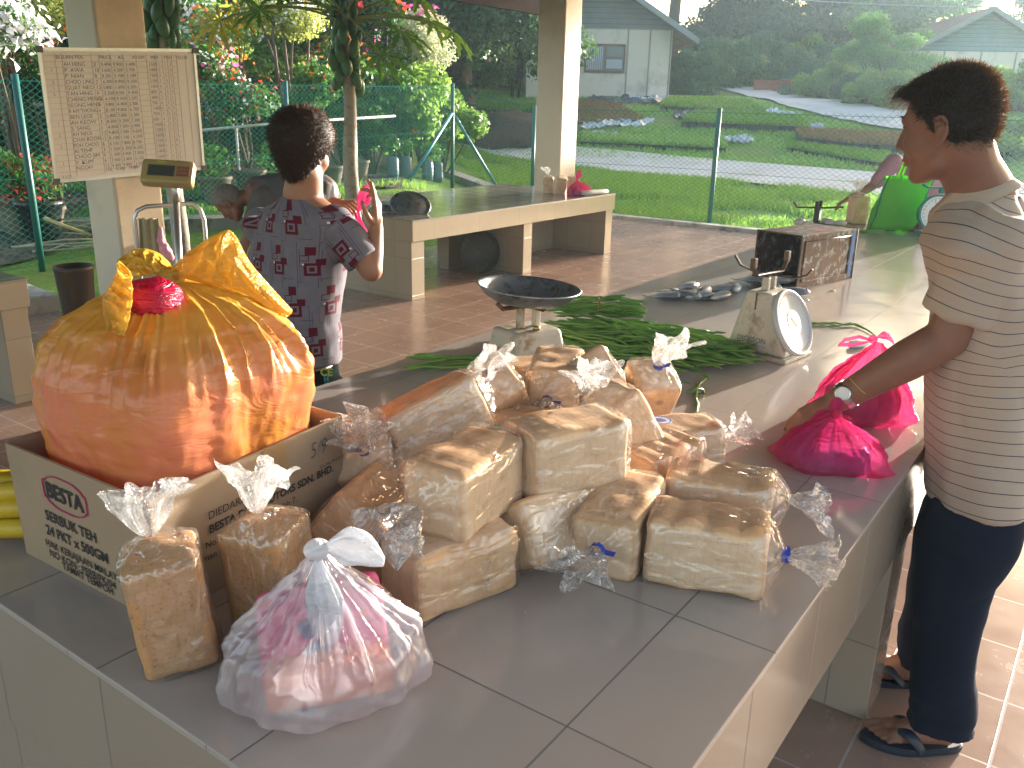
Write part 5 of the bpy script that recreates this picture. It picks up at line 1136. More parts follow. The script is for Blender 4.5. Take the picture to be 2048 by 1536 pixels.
def hair_cap(name, c, F, S, U, k, mask, mat, parent, thick=.018, nstr=2600, slen=(.015, .03), seed=0, dirf=None, vol=None, nape=0, smat=None):
    b = MB(); n, m = 72, 44; g = random.Random(seed); vs = []; keep = []
    R0 = (.094, .074, .088)
    def pt(th, ph, ex):
        d = V(math.sin(th)*math.cos(ph), math.sin(th)*math.sin(ph), math.cos(th)); f, s, u = -.004+d.x*(R0[0]+ex), d.y*(R0[1]+ex), .018+d.z*(R0[2]+ex); q_ = nape*(.018-u)*sstep(-.0, -.05, f) if u < .018 else 0; return d, f+q_*.35, s*(1-q_*3), u-q_
    for i in range(m+1):
        th = math.pi*.93*i/m
        for j in range(n):
            ph = 2*math.pi*j/n; d, f, s, u = pt(th, ph, 0); mk = mask(f, s, u); v_ = vol(f, s, u) if vol else 0
            ex = -.012 + (.012+thick+v_)*mk + .004*mk*noise.noise(d*6+V(seed, 0, 0)); d, f, s, u = pt(th, ph, ex); vs.append(c+(F*f+S*s+U*u)*k)
    b.add(vs, [(i*n+j, (i+1)*n+j, (i+1)*n+(j+1) % n, i*n+(j+1) % n) for i in range(m) for j in range(n)])
    o = b.build(name, mat, parent, True)
    # strands: slender bent blades
    Vv = []; Ff = []
    cnt = 0
    while cnt < nstr:
        th = math.acos(1-2*g.random()); ph = g.uniform(0, 2*math.pi); d, f, s, u = pt(th, ph, 0); mk = mask(f, s, u)
        if mk < .6: continue
        v_ = vol(f, s, u) if vol else 0
        d, f, s, u = pt(th, ph, thick*.7+v_); p = c+(F*f+S*s+U*u)*k; nn = (F*d.x+S*d.y+U*d.z); t = (dirf(f, s, u) if dirf else V(-.3, 0, .2)); dr = (nn*.55 + F*t.x+S*t.y+U*t.z + V(g.gauss(0, .25), g.gauss(0, .25), g.gauss(0, .25))).normalized()
        L = g.uniform(*slen)*k; sd = dr.cross(nn).normalized()*.0006; e1 = p+dr*L*.55; e2 = p+(dr*1.0+nn*-.12+V(0, 0, -.15)).normalized()*L
        bI = len(Vv); Vv += [p-sd*1.6, p+sd*1.6, e1+sd, e1-sd, e2]; Ff += [(bI, bI+1, bI+2, bI+3), (bI+3, bI+2, bI+4)]; cnt += 1
    b = MB(); b.add(Vv, Ff); o2 = b.build('hair_strands', smat or mat, o)
    return o
def hand(b, w_, d, n, k=1.0, curl=.2, spread=.12, thumb=1, fing=None, tk=1.0):
    """palm and five fingers. w_ wrist, d direction of the fingers, n normal of the back of the hand, thumb=+1/-1 side"""
    d = Vector(d).normalized(); n = Vector(n); n = (n-d*n.dot(d)).normalized(); s = d.cross(n)*thumb      # s: towards the thumb
    P_ = lambda a, c_, h: w_ + (d*a+s*c_+n*h)*k
    chain_caps(b, [P_(0, 0, 0), P_(.035, .0, 0)], [.024*k, .024*k])
    for c_ in (-.030, -.011, .009, .028): cap(b, P_(.018, c_*.55, 0), P_(.082, c_, .002), .0155*k, .0115*k)
    L = [(.040, .025, .018), (.046, .029, .020), (.043, .027, .019), (.033, .020, .016)]
    for i, (c_, ls) in enumerate(zip((.028, .009, -.011, -.030), L)):
        cu = (fing[i] if fing else curl); a = .085; p = P_(a, c_, .002); ang = cu*.6; sp = (1.5-i)*spread*.5; r = (.0092, .0095, .0090, .0078)[i]
        pts = [p]
        for q, l in enumerate(ls):
            dv = (d*math.cos(ang)+n*-math.sin(ang)+s*sp).normalized(); p = p+dv*l*k; pts.append(p); ang += cu*(1.1 if q == 0 else .7)
        chain_caps(b, pts, [r*1.1*k, r*k, r*.92*k, r*.78*k])
    t0 = P_(.020, .020, -.004); t1 = t0+(d*(.55+.4*(1-tk))+s*.75*tk-n*.25).normalized()*.042*k; t2 = t1+(d*.85+s*.35*tk-n*.3).normalized()*.032*k; t3 = t2+(d*.95+s*.05-n*.3).normalized()*.026*k
    chain_caps(b, [t0, t1, t2, t3], [.014*k, .0115*k, .0100*k, .0085*k])
    return P_
def float_attr(o, name, fn):
    me = o.data; a = me.attributes.new(name, 'FLOAT', 'POINT'); vals = [fn(v.co) for v in me.vertices]; a.data.foreach_set('value', vals)
def displace(o, fn):
    me = o.data; ns = [v.normal.copy() for v in me.vertices]
    for v, n in zip(me.vertices, ns): v.co += n*fn(v.co)
    me.update()

# ---- the man on the right
mF, mS, mU, mM = frame((-.13, .99, 0), (0, 0, 1))
foot_toe, foot_heel = W(1728, 1478, 0), W(1908, 1497, 0)
man = empty('person', V(2.15, .18, 0), 0, 'man in a striped beige polo shirt and navy trousers reaching for the pink bags', 'person')
hc = D(1899, 248, 2.14); _hf = (mF*math.cos(R_(17))-mS*math.sin(R_(17))); hF, hS, hU, hM = frame(_hf*.985+V(0, 0, -.17), V(0, 0, 1)+_hf*.17)
neck0 = D(1938, 335, 2.16); neck1 = D(1966, 392, 2.20)
sh = D(1990, 482, 2.10); el = D(1893, 676, 2.08); wr_ = D(1680, 797, 2.07)
chest = D(1985, 600, 2.24); belly = D(1968, 800, 2.25); pel = D(1965, 960, 2.25)
b = MB()
HP = make_head(b, hc, hF, hS, hU, .98, (neck0, neck1), .062)
rings(b, [(neck1+V(0, 0, .02), .05, .06, mF, mS), (neck1-V(0, 0, .05), .065, .10, mF, mS), (chest, .095, .14, mF, mS), (belly, .095, .135, mF, mS), (pel, .10, .15, mF, mS)])
chain_caps(b, [sh, el], [.050, .047]); chain_caps(b, [el, el.lerp(wr_, .35), el.lerp(wr_, .75), wr_], [.046, .047, .036, .031])
sh2 = sh-mS*.36+V(0, 0, 0); el2 = sh2-mF*.03-V(0, 0, .28); wr2 = el2+mF*.03-V(0, 0, .23)
chain_caps(b, [sh2, el2], [.046, .040]); chain_caps(b, [el2, wr2], [.040, .027])
tipd = (W(1560, 884, .775)-wr_).normalized(); hn = (V(-.35, -.35, .85))
hand(b, wr_+tipd*.012, tipd, hn, 1.0, .34, .10, -1, (.30, .26, .28, .34), tk=.3)
hand(b, wr2, mF*.1+V(0, 0, -1), -mS, 1.0, .3, .1, 1)
hipL, hipR = pel+mS*.085-V(0, 0, .02), pel-mS*.085-V(0, 0, .02)
ankL = foot_heel.lerp(foot_toe, .16)+V(0, 0, .10); kneeL = hipL.lerp(ankL, .5)+mF*.035
tR, hR = W(1790, 1362, 0), W(1872, 1372, 0); tR = hR+(tR-hR).normalized()*.24; ankR = hR.lerp(tR, .16)+V(0, 0, .10); kneeR = hipR.lerp(ankR, .5)+mF*.03
for hp, kn_, an in ((hipL, kneeL, ankL), (hipR, kneeR, ankR)): chain_caps(b, [hp, kn_, an], [.08, .052, .036])
def foot(b, heel, toe, ank, side):
    d = (toe-heel).normalized(); s = Z_.cross(d)*side; h = heel+d*.035      # s towards the little toe
    cap(b, ank, h+V(0, 0, .048), .036, .034); cap(b, ank+d*.01-V(0, 0, .015), heel.lerp(toe, .62)+V(0, 0, .040), .034, .022); cap(b, h+V(0, 0, .045), heel.lerp(toe, .70)+s*.018+V(0, 0, .034), .030, .018); cap(b, h+V(0, 0, .045), heel.lerp(toe, .72)-s*.020+V(0, 0, .036), .028, .020)
    for i, (o_, L, r) in enumerate(((-.030, .052, .0125), (-.010, .050, .0095), (.006, .043, .009), (.020, .036, .0085), (.033, .028, .008))):
        p = heel.lerp(toe, .72)+s*o_+V(0, 0, .032)-d*(.004*i); q = p+d*L+V(0, 0, -.006); m_ = p.lerp(q, .55)+V(0, 0, .004); chain_caps(b, [p, m_, q], [r*1.05, r, r*.9])
foot(b, foot_heel, foot_toe, ankL, 1); foot(b, hR, tR, ankR, -1)
body = remesh(b.build('body', skin_man, man, True), .0042, 3, .5)
def face_smooth(o, c, F, S, U, its=6):
    me = o.data; nv = len(me.vertices); co = np.empty(nv*3); me.vertices.foreach_get('co', co); co = co.reshape(-1, 3); mw = np.array(o.matrix_parent_inverse @ o.parent.matrix_basis if False else Matrix.Identity(4))
    ed = np.empty(len(me.edges)*2, dtype=np.int64); me.edges.foreach_get('vertices', ed); ed = ed.reshape(-1, 2); r = co-np.array(c); f, s, u = r@np.array(F), r@np.array(S), r@np.array(U)
    w = ((np.abs(f) < .13) & (np.abs(s) < .0665) & (u > -.16) & (u < .13)).astype(float); w *= np.clip((.0990-f)/.012, .12, 1); w *= .6
    deg = np.bincount(ed.ravel(), minlength=nv)[:, None].clip(1)
    for _ in range(its):
        a = np.zeros_like(co); np.add.at(a, ed[:, 0], co[ed[:, 1]]); np.add.at(a, ed[:, 1], co[ed[:, 0]]); co += (a/deg-co)*w[:, None]
    me.vertices.foreach_set('co', co.ravel()); me.update()
face_smooth(body, hc, hF, hS, hU)
# eyes
for s in (-1, 1):
    b = MB(); b.sph(HP(.0755, s*.030, .003), .0078, 12, 8); eo = b.build('eye', eye_w, man, True); b = MB(); b.sph(HP(.0808, s*.030, .002), .0036, 10, 6); b.build('iris', eye_k, eo, True)
    b = MB(); b.tube([HP(.088, s*.014, .024), HP(.0905, s*.028, .029), HP(.080, s*.045, .024)], [.0022, .003, .0012], 6, flat=.6); b.build('eyebrow', hair_k, man, True)
for s in (-1, 1):
    b = MB(); b.tube([HP(.0845, s*.018, .0035), HP(.0862, s*.026, .0065), HP(.0835, s*.036, .0060), HP(.0775, s*.044, .0020)], [.0008, .0015, .0015, .0008], 6); b.build('eyelashes', hair_k, man, True)
lipm = skin_mat('lip_brown', (.20,.06,.05), (.24,.08,.06)); b = MB(); b.tube([HP(.0885, .017, -.0665), HP(.0960, .008, -.0660), HP(.0975, 0, -.0655), HP(.0960, -.008, -.0660), HP(.0885, -.017, -.0665)], [.0015, .0036, .0040, .0036, .0015], 8); b.build('upper_lip', lipm, man, True)
b = MB(); b.tube([HP(.0865, .014, -.0745), HP(.0930, .007, -.0755), HP(.0945, 0, -.0757), HP(.0930, -.007, -.0755), HP(.0865, -.014, -.0745)], [.0015, .0040, .0044, .0040, .0015], 8); b.build('lower_lip', lipm, man, True)
def mask_m(f, s, u):
    line = np.interp(f, [-.1, -.05, -.012, .012, .03, .055, .075, .1], [-.085, -.075, -.030, -.016, .012, .050, .062, .066]); return sstep(-.004, .006, u-line)
hair_cap('hair', hc, hF, hS, hU, .98, mask_m, hair_k, man, .006, 7500, (.010, .020), 3, lambda f, s, u: V(.75 if f > .03 else -.25, 0, .25 if f < .03 else -.1), lambda f, s, u: .010*sstep(.02, .09, u)+.014*sstep(.03, .09, f)*sstep(.03, .06, u), nape=.30, smat=hair_rim)
# fringe tuft standing out over the forehead
b = MB(); g_ = random.Random(8)
for i in range(420):
    s_ = g_.uniform(-.055, .055); p = HP(.078+g_.uniform(-.02, .008), s_, .078+g_.uniform(-.018, .018)); L = g_.uniform(.03, .052); dr = (hF*1.0+hS*g_.gauss(0, .15)+hU*g_.gauss(-.28, .2)).normalized(); sd = dr.cross(hU).normalized()*.0012; m_ = p+dr*L*.6; e_ = p+dr*L-hU*.008
    b.add([p-sd, p+sd, m_+sd, m_-sd, e_], [(0, 1, 2, 3), (3, 2, 4)])
b.build('fringe', hair_rim, man)
# shirt
def shirt_mat(name, base, line, per, attr='stripe', wdt=.07):
    t = NT(name); a = t.n('Attribute', attribute_name=attr); c = t.coord('Object'); f = t.math('FRACT', t.math('DIVIDE', a.outputs['Fac'], per)); m = t.math('LESS_THAN', f, wdt); m2 = t.math('LESS_THAN', t.math('ABSOLUTE', t.math('SUBTRACT', f, .55)), .012)
    col = t.mix(t.noise(c, 300, 2), mul(base, .9), mul(base, 1.1)); col = t.mix(m, col, line); col = t.mix(t.math('MULTIPLY', m2, .3), col, mul(base, .7))
    t.set(col=col, rough=.85, sheen=.15, spec=.2, normal=t.bump(t.noise(c, 700, 2), .3, .0015)); tr = t.n('BsdfTranslucent'); t.l(col, tr.inputs[0]); mx = t.n('MixShader'); mx.inputs[0].default_value = .12; t.l(t.b.outputs[0], mx.inputs[1]); t.l(tr.outputs[0], mx.inputs[2]); t.l(mx.outputs[0], t.out.inputs[0]); return t.m
polo = shirt_mat('striped_polo', (.45,.355,.285), (.05,.045,.07), .0265)
b = MB(); hem = D(1960, 985, 2.25)
rings(b, [(neck1+V(0, 0, .012)-mF*.01, .060, .066, mF, mS), (neck1+V(0, 0, .000), .068, .074, mF, mS), (neck1-V(0, 0, .022), .080, .110, mF, mS), (neck1-V(0, 0, .055), .095, .160, mF, mS), (neck1-V(0, 0, .10)+mF*.005, .108, .186, mF, mS), (chest+mF*.008, .122, .182, mF, mS), (chest.lerp(belly, .5)+mF*.008, .126, .172, mF, mS), (belly+mF*.004, .124, .168, mF, mS), (belly.lerp(hem, .6), .124, .174, mF, mS), (hem, .128, .182, mF, mS)], 48, 2.25)
for a_, e_ in ((sh, el), (sh2, el2)):
    d_ = (e_-a_).normalized(); A_ = (mF-d_*mF.dot(d_)).normalized(); B_ = d_.cross(A_)
    rings(b, [(a_-d_*.06, .055, .05, A_, B_), (a_-d_*.01, .074, .066, A_, B_), (a_+d_*.05, .076, .064, A_, B_), (a_+d_*.12, .077, .062, A_, B_), (a_+d_*.175, .076, .060, A_, B_)], 32, 2.1)
shirt = remesh(b.build('polo_shirt', polo, man, True), .0055, 5, .5)
armd = (el-sh).normalized()
def on_arm(co):
    t = (co-sh).dot(armd); perp = (co-sh-armd*t).length; return t, perp
def stripe(co):
    t, pr_ = on_arm(co); wz = (neck1.z-co.z) + .02*noise.noise(co*5) + .05*(co-neck1).dot(mF)*sstep(.0, .12, neck1.z-co.z); wa = t + .012*noise.noise(co*6)
    dist = pr_ if t > 0 else (co-sh).length
    k = sstep(.07, .16, dist); k = max(k, sstep(.20, .26, t))
    return wz*k + (wa+neck1.z-sh.z)*(1-k)
float_attr(shirt, 'stripe', lambda co: stripe(co)+3)
displace(shirt, lambda co: .011*noise.noise(V(co.x*5, co.y*9, co.z*3.0))+.011*(abs(noise.noise(V(co.x*6+co.z*3, co.y*14, co.z*5)))-.2)+.003*noise.noise(co*24))
b = MB(); colr = plain('polo_collar', (.42,.33,.25), .85, .1, 30, .2)
cu_, cF = (Z_*.86+mF*.50).normalized(), None; A_ = (mF-cu_*mF.dot(cu_)).normalized(); B_ = cu_.cross(A_); n = 44; vs = []
cc = neck1+mF*.022-V(0, 0, .004)
for j, (hgt, r, ro) in enumerate(((-.012, .064, .066), (.010, .062, .064), (.026, .062, .064), (.030, .067, .068), (.022, .073, .074), (.0, .084, .086), (-.016, .094, .098), (-.019, .090, .094))):
    for k in range(n): a = .42+(2*math.pi-.84)*k/(n-1); dr = .022*(1-sstep(.42, 1.2, min(a, 2*math.pi-a))); vs.append(cc+A_*math.cos(a)*(r+dr)*1.02+B_*math.sin(a)*ro+cu_*(hgt-dr*1.0))
b.add(vs, [(j*n+k, j*n+k+1, (j+1)*n+k+1, (j+1)*n+k) for j in range(7) for k in range(n-1)]); o = b.build('collar', colr, shirt, True)
m_ = o.modifiers.new('s', 'SOLIDIFY'); m_.thickness = .003
# trousers
navy = NT('navy_trousers'); _c = navy.coord('Object'); navy.set(col=navy.mix(navy.noise(_c, 5, 4), (.006,.008,.020), (.013,.017,.036)), rough=.95, sheen=.03, spec=.05, normal=navy.bump(navy.noise(_c, 500, 2), .25, .0015)); navy = navy.m
b = MB(); rings(b, [(pel+V(0, 0, .05), .112, .155, mF, mS), (pel-V(0, 0, .06), .118, .165, mF, mS), (pel-V(0, 0, .13), .10, .16, mF, mS)], 40)
for hp, kn_, an, gg in ((hipL, kneeL, ankL, 1), (hipR, kneeR, ankR, 2)):
    an2 = an-V(0, 0, .035)+mF*.004
    secs = []
    for t, r1, r2 in ((.0, .098, .080), (.18, .104, .088), (.45, .082, .075), (.55, .078, .072), (.75, .076, .070), (.92, .078, .070), (1.0, .080, .070)):
        c = hp.lerp(kn_, min(1, t*2)) if t < .5 else kn_.lerp(an2, (t-.5)*2); secs.append((c, r1, r2, mF, mS))
    rings(b, secs, 32, 2.2)
tr_ = remesh(b.build('trousers', navy, man, True), .0065, 4, .5)
displace(tr_, lambda co: .020*(abs(noise.noise(V(co.x*4, co.y*5+co.z*3, co.z*4)))-.2)+.006*noise.noise(V(co.x*10, co.y*12, co.z*9))+.010*sstep(.25, .05, co.z)*noise.noise(V(co.x*6, co.y*6, co.z*30)))
# sandals
rub = plain('navy_rubber', (.012,.018,.035), .45, .2, 20, .2)
def sandal(heel, toe, side, parent):
    d = (toe-heel).normalized(); s = Z_.cross(d)*side; L = (toe-heel).length+.03; b = MB(); N = 44; up = []
    for k in range(N):
        a = 2*math.pi*k/N; t = (1-math.cos(a))/2; x = -.018+L*t; w_ = math.sin(a)*(.036+.016*sstep(.2, .75, t))*(1 if t < .9 else 1); up.append((x, w_+ .006*math.sin(math.pi*t)))
    for z0, z1, sc in ((.001, .016, 1.0), (.0161, .021, .97)):
        vs = [heel+d*(L/2-.018+(x-L/2+.018)*sc)+s*(y*sc)+V(0, 0, z) for z in (z0, z1) for x, y in up]; b.add(vs, [tuple(range(N-1, -1, -1)), tuple(range(N, 2*N))]+[(i, (i+1) % N, N+(i+1) % N, N+i) for i in range(N)])
    so_ = b.build('sandal', rub, parent, False, bevel=.002)
    b = MB(); t0 = heel.lerp(toe, .78)-s*.016+V(0, 0, .02)
    for sg, wd in ((1, .046), (-1, .040)):
        pts = [t0, t0.lerp(heel.lerp(toe, .55)+s*sg*.02, .5)+V(0, 0, .036), heel.lerp(toe, .56)+s*sg*(wd-.006)+V(0, 0, .052), heel.lerp(toe, .42)+s*sg*(wd+.002)+V(0, 0, .018)]
        ps = []
        for i in range(13):
            u = i/12*3; k = min(int(u), 2); p0, p1, p2, p3 = pts[max(k-1, 0)], pts[k], pts[k+1], pts[min(k+2, 3)]; f = u-k; ps.append(.5*((2*p1)+(p2-p0)*f+(2*p0-5*p1+4*p2-p3)*f*f+(3*p1-p0-3*p2+p3)*f**3))
        b.tube(ps, [.006, .010, .014, .017, .018, .018, .018, .017, .016, .015, .014, .013, .012], 10, flat=.35)
    b.build('strap', rub, so_, True)
sandal(foot_heel, foot_toe, 1, man); sandal(hR, tR, -1, man)
# watch
steel = plain('steel', (.55,.54,.50), .25, .1, 60, .2, metal=1); wface = plain('watch_face', (.65,.66,.60), .2, .05, 5, 0)
fd = (wr_-el).normalized(); wn = (V(-.75, -.35, .6)); wn = (wn-fd*wn.dot(fd)).normalized(); ws = fd.cross(wn); wcn = wr_-fd*.018
watch = empty('wrist_watch', wcn, 0, 'steel wrist watch on the left wrist of the man in the polo shirt', 'watch')
b = MB()
for i in range(30):
    a = 2*math.pi*i/30; p_ = wcn+(wn*math.cos(a)+ws*math.sin(a))*.0325; M = Matrix((fd, wn*-math.sin(a)+ws*math.cos(a), wn*math.cos(a)+ws*math.sin(a))).transposed().to_4x4(); b.box((-.0085, -.0032, -.0014), (.0085, .0032, .0014), Matrix.Translation(p_) @ M)
b.build('bracelet', steel, watch)
Mw = Matrix.Translation(wcn+wn*.0325) @ Matrix((fd, ws*-1, wn)).transposed().to_4x4(); b = MB(); b.lathe([(0, -.003), (.0185, -.003), (.019, .004), (.0165, .007), (.0155, .0068), (.0155, .0045), (0, .0045)], 28, Mw, cap=False); b.build('case', steel, watch, True)
b = MB(); b.lathe([(.0153, .0047), (.0153, .0052), (0, .0052)], 24, Mw, cap=False); b.build('dial', wface, watch)
b = MB(); pn = wcn-fd*.035; rr = .034; b.tube([pn+(wn*math.cos(a)+ws*math.sin(a))*(rr+.004*math.cos(a*2))+fd*.008*math.sin(a) for a in [i*2*math.pi/24 for i in range(25)]], .0009, 5, cap=False); tag(b.build('cord_bracelet', plain('yellow_cord', (.55,.42,.12), .7, .1, 9, 0)), 'thin yellow cord bracelet just above the man\'s watch', 'bracelet')

# ---- the woman
wd_ = 3.08
wF, wS, wU, wM = frame((math.cos(R_(8)), math.sin(R_(8)), 0), (0, 0, 1))
wo_c = D(590, 600, wd_); woman = empty('person', V(wo_c.x, wo_c.y, 0), 0, 'woman in a maroon-patterned grey blouse tying a pink bag, seen from behind', 'person')
whc = D(606, 300, wd_); wn1 = D(606, 388, wd_+.01); hF2, hS2, hU2, hM2 = frame(wF+V(0, 0, -.12)+wS*.0, V(0, 0, 1)+wF*.10)
rS = D(668, 442, wd_-.06); lS = D(520, 450, wd_+.12); rE = D(742, 540, wd_-.12); rW = D(752, 455, wd_-.06); 
hpos = D(716, 425, wd_+.0)
lE = D(600, 540, wd_+.30); lW = D(668, 408, wd_+.10)
b = MB(); WP = make_head(b, whc, hF2, hS2, hU2, .98, (D(610, 355, wd_), wn1), .062)
wchest, wbelly, wpel = D(590, 520, wd_+.03), D(592, 640, wd_+.03), D(590, 745, wd_+.03)
rings(b, [(wn1, .05, .055, wF, wS), (wn1-V(0, 0, .04), .07, .12, wF, wS), (wchest, .095, .14, wF, wS), (wbelly, .10, .135, wF, wS), (wpel, .10, .15, wF, wS)])
chain_caps(b, [rS, rE], [.045, .040]); chain_caps(b, [rE, rE.lerp(rW, .4), rW], [.038, .036, .025]); chain_caps(b, [lS, lE], [.045, .038]); chain_caps(b, [lE, lE.lerp(lW, .4), lW], [.036, .034, .025])
hand(b, rW, V(-.03, .04, 1)+CR*.08, V(.4, -.75, .2), .92, .25, .25, -1, (.08, .25, .7, .9))
hand(b, lW, (hpos-lW)+V(0, 0, .02), V(-.2, -.4, .9), .92, .6, .1, 1, (.5, .8, .9, 1.0))
for sg in (-1, 1):
    hp = wpel+wS*sg*.08; chain_caps(b, [hp, V(hp.x, hp.y, .42)+wF*.02, V(hp.x, hp.y, .09)], [.085, .055, .036]); cap(b, V(hp.x, hp.y, .035), V(hp.x, hp.y, .03)+wF*.17, .034, .024)
    for i in range(5): p = V(hp.x, hp.y, .022)+wF*.18+wS*(i-2)*.014; cap(b, p, p+wF*(.03-.003*abs(i-1)), .009, .008)
wbody = remesh(b.build('body', skin_w, woman, True), .005, 3, .5); face_smooth(wbody, whc, hF2, hS2, hU2, 6)
for s in (-1, 1):
    b = MB(); b.sph(WP(.0805, s*.031, .003), .0083, 12, 8); eo = b.build('eye', eye_w, woman, True); b = MB(); b.sph(WP(.0862, s*.031, .002), .004, 10, 6); b.build('iris', eye_k, eo, True)
def mask_w(f, s, u):
    line = np.interp(f, [-.1, -.05, -.02, .012, .035, .055, .075, .1], [-.115, -.110, -.060, -.012, .005, .040, .052, .060]); return sstep(-.004, .008, u-line)
hair_cap('hair', whc, hF2, hS2, hU2, 1.0, mask_w, hair_b, woman, .013, 6500, (.010, .022), 5, lambda f, s, u: V(-.2, 0, -.2), lambda f, s, u: .016*sstep(-.02, .09, u)*(1-.3*sstep(0, .09, f))+.008*sstep(-.06, 0, u), nape=.60)
# patterned blouse: maroon squares, outlines and thin lines on grey-lilac
def blouse_mat():
    t = NT('patterned_blouse'); a = t.n('Attribute', attribute_name='pat'); s = t.n('SeparateXYZ'); t.l(a.outputs['Vector'], s.inputs[0]); X, Y = t.math('MULTIPLY', s.outputs[0], .68), t.math('MULTIPLY', s.outputs[1], .68)
    def cell(px, py, ox, oy, stag):
        r = t.math('FLOOR', t.math('DIVIDE', t.math('ADD', Y, oy), py)); x = t.math('DIVIDE', t.math('ADD', X, t.math('ADD', t.math('MULTIPLY', t.math('MODULO', r, 2), stag), ox)), px)
        return t.math('MULTIPLY', t.math('SUBTRACT', t.math('FRACT', x), .5), px), t.math('MULTIPLY', t.math('SUBTRACT', t.math('FRACT', t.math('DIVIDE', t.math('ADD', Y, oy), py)), .5), py)
    def box_(cx, cy, hx, hy): return t.math('MULTIPLY', t.math('LESS_THAN', t.math('ABSOLUTE', cx), hx), t.math('LESS_THAN', t.math('ABSOLUTE', cy), hy))
    def sub(a_, b_): return t.math('SUBTRACT', a_, b_, clamp=True)
    def off(c, d): return (t.math('ADD', c[0], d[0]), t.math('ADD', c[1], d[1]))
    c1 = cell(.088, .096, .01, .02, .044); c2 = cell(.088, .096, .050, .072, .044); c3 = cell(.044, .150, .0, .05, .022)
    ring = sub(box_(*c1, .0175, .0155), box_(*c1, .0105, .009)); dot = box_(*c1, .0055, .005); o1 = off(c1, (.017, -.017)); sq = box_(*o1, .010, .008)
    red = t.math('MAXIMUM', t.math('MAXIMUM', ring, dot), sq); o2 = off(c2, (0, 0)); r2 = box_(*o2, .0105, .010); red = t.math('MAXIMUM', red, r2)
    o3 = off(c2, (-.012, .017)); out = sub(box_(*o3, .010, .007), box_(*o3, .0083, .0053)); red2 = out
    l1 = box_(*c3, .0009, .055); l2 = box_(*off(c3, (.006, 0)), .0009, .040); o4 = off(c1, (-.026, .012)); out4 = sub(box_(*o4, .007, .020), box_(*o4, .0058, .0188)); l3 = box_(*off(c1, (.03, .024)), .016, .0009)
    ln = t.math('MAXIMUM', t.math('MAXIMUM', l1, l2), t.math('MAXIMUM', out4, l3)); wht = box_(*off(c1, (-.0185, -.012)), .0022, .0022); gsq = box_(*off(c2, (.026, .004)), .012, .013)
    c = t.coord('Object'); base = t.mix(t.noise(c, 40, 3), (.135,.122,.145), (.18,.165,.19)); col = t.mix(t.math('MULTIPLY', gsq, .35), base, (.18,.17,.22)); col = t.mix(t.math('MULTIPLY', ln, .8), col, (.08,.05,.10)); col = t.mix(t.math('MAXIMUM', red, red2), col, (.10,.006,.018)); col = t.mix(wht, col, (.65,.62,.62))
    t.set(col=col, rough=.85, spec=.2, sheen=.1, normal=t.bump(t.noise(c, 500, 2), .3, .0015)); return t.m
bl_m = blouse_mat(); b = MB()
whem = D(596, 714, wd_+.03)
rings(b, [(wn1-V(0, 0, .008), .062, .066, wF, wS), (wn1-V(0, 0, .030), .080, .105, wF, wS), (wn1-V(0, 0, .055), .098, .165, wF, wS), (wn1-V(0, 0, .10), .112, .186, wF, wS), (wchest+wF*.02, .132, .180, wF, wS), (wchest.lerp(wbelly, .6)+wF*.012, .126, .166, wF, wS), (wbelly, .128, .164, wF, wS), (whem, .135, .168, wF, wS), (whem-V(0, 0, .01), .128, .160, wF, wS)], 44, 2.2)
for a_, e_, Ln in ((rS, rE, .165), (lS, lE, .16)):
    d_ = (e_-a_).normalized(); A_ = (wF-d_*wF.dot(d_)).normalized(); B_ = d_.cross(A_)
    rings(b, [(a_-d_*.05, .04, .04, A_, B_), (a_-d_*.015, .062, .058, A_, B_), (a_+d_*.05, .066, .060, A_, B_), (a_+d_*Ln, .068, .060, A_, B_)], 30, 2.1)
blouse = remesh(b.build('blouse', bl_m, woman, True), .0065, 4, .5)
me = blouse.data; at_ = me.attributes.new('pat', 'FLOAT_VECTOR', 'POINT'); dat = []
ad = (rE-rS).normalized(); an_ = (CR-ad*CR.dot(ad)).normalized()
for v in me.vertices:
    q = v.co-rS; t_ = q.dot(ad); pr_ = (q-ad*t_).length
    if t_ > .02 and pr_ < .085 and (v.co-wchest).dot(wS) < -.14: dat += [q.dot(an_)+5, t_+7, 0]
    else: ang = math.atan2((v.co-wchest).dot(wS), -(v.co-wchest).dot(wF)); dat += [ang*.15+5+.0, v.co.z+3+.008*noise.noise(v.co*5), 0]
at_.data.foreach_set('vector', dat)
displace(blouse, lambda co: .007*noise.noise(V(co.x*6, co.y*6, co.z*6))+.010*(abs(noise.noise(V(co.x*5, co.y*5, co.z*11)))-.2)*sstep(.95, .75, co.z)+.002*noise.noise(co*30))
b = MB(); dkt = plain('dark_green_trousers', (.008,.014,.014), 1.0, .3, 8, .3, 200, spec=.02)
rings(b, [(wpel+V(0, 0, .04), .122, .165, wF, wS), (wpel-V(0, 0, .10), .125, .178, wF, wS), (wpel-V(0, 0, .16), .10, .15, wF, wS)], 36)
for sg in (-1, 1): hp = wpel+wS*sg*.085; rings(b, [(V(hp.x, hp.y, hp.z-.02), .112, .100, wF, wS), (V(hp.x, hp.y, hp.z-.12), .108, .096, wF, wS), (V(hp.x, hp.y, .42), .078, .072, wF, wS), (V(hp.x, hp.y, .07), .065, .06, wF, wS)], 28)
wtr = remesh(b.build('trousers', dkt, woman, True), .008, 3, .5)
tl = V(*(wpel-wS*.10)); r_ = (CR*1.0-V(0, 0, CR.z)).normalized(); nn = r_.cross(Z_)
lb_y = plain('print_yellow_green', (.35,.42,.06), .7, .05, 5, 0); lb_t = plain('print_teal', (.05,.28,.24), .7, .05, 5, 0)
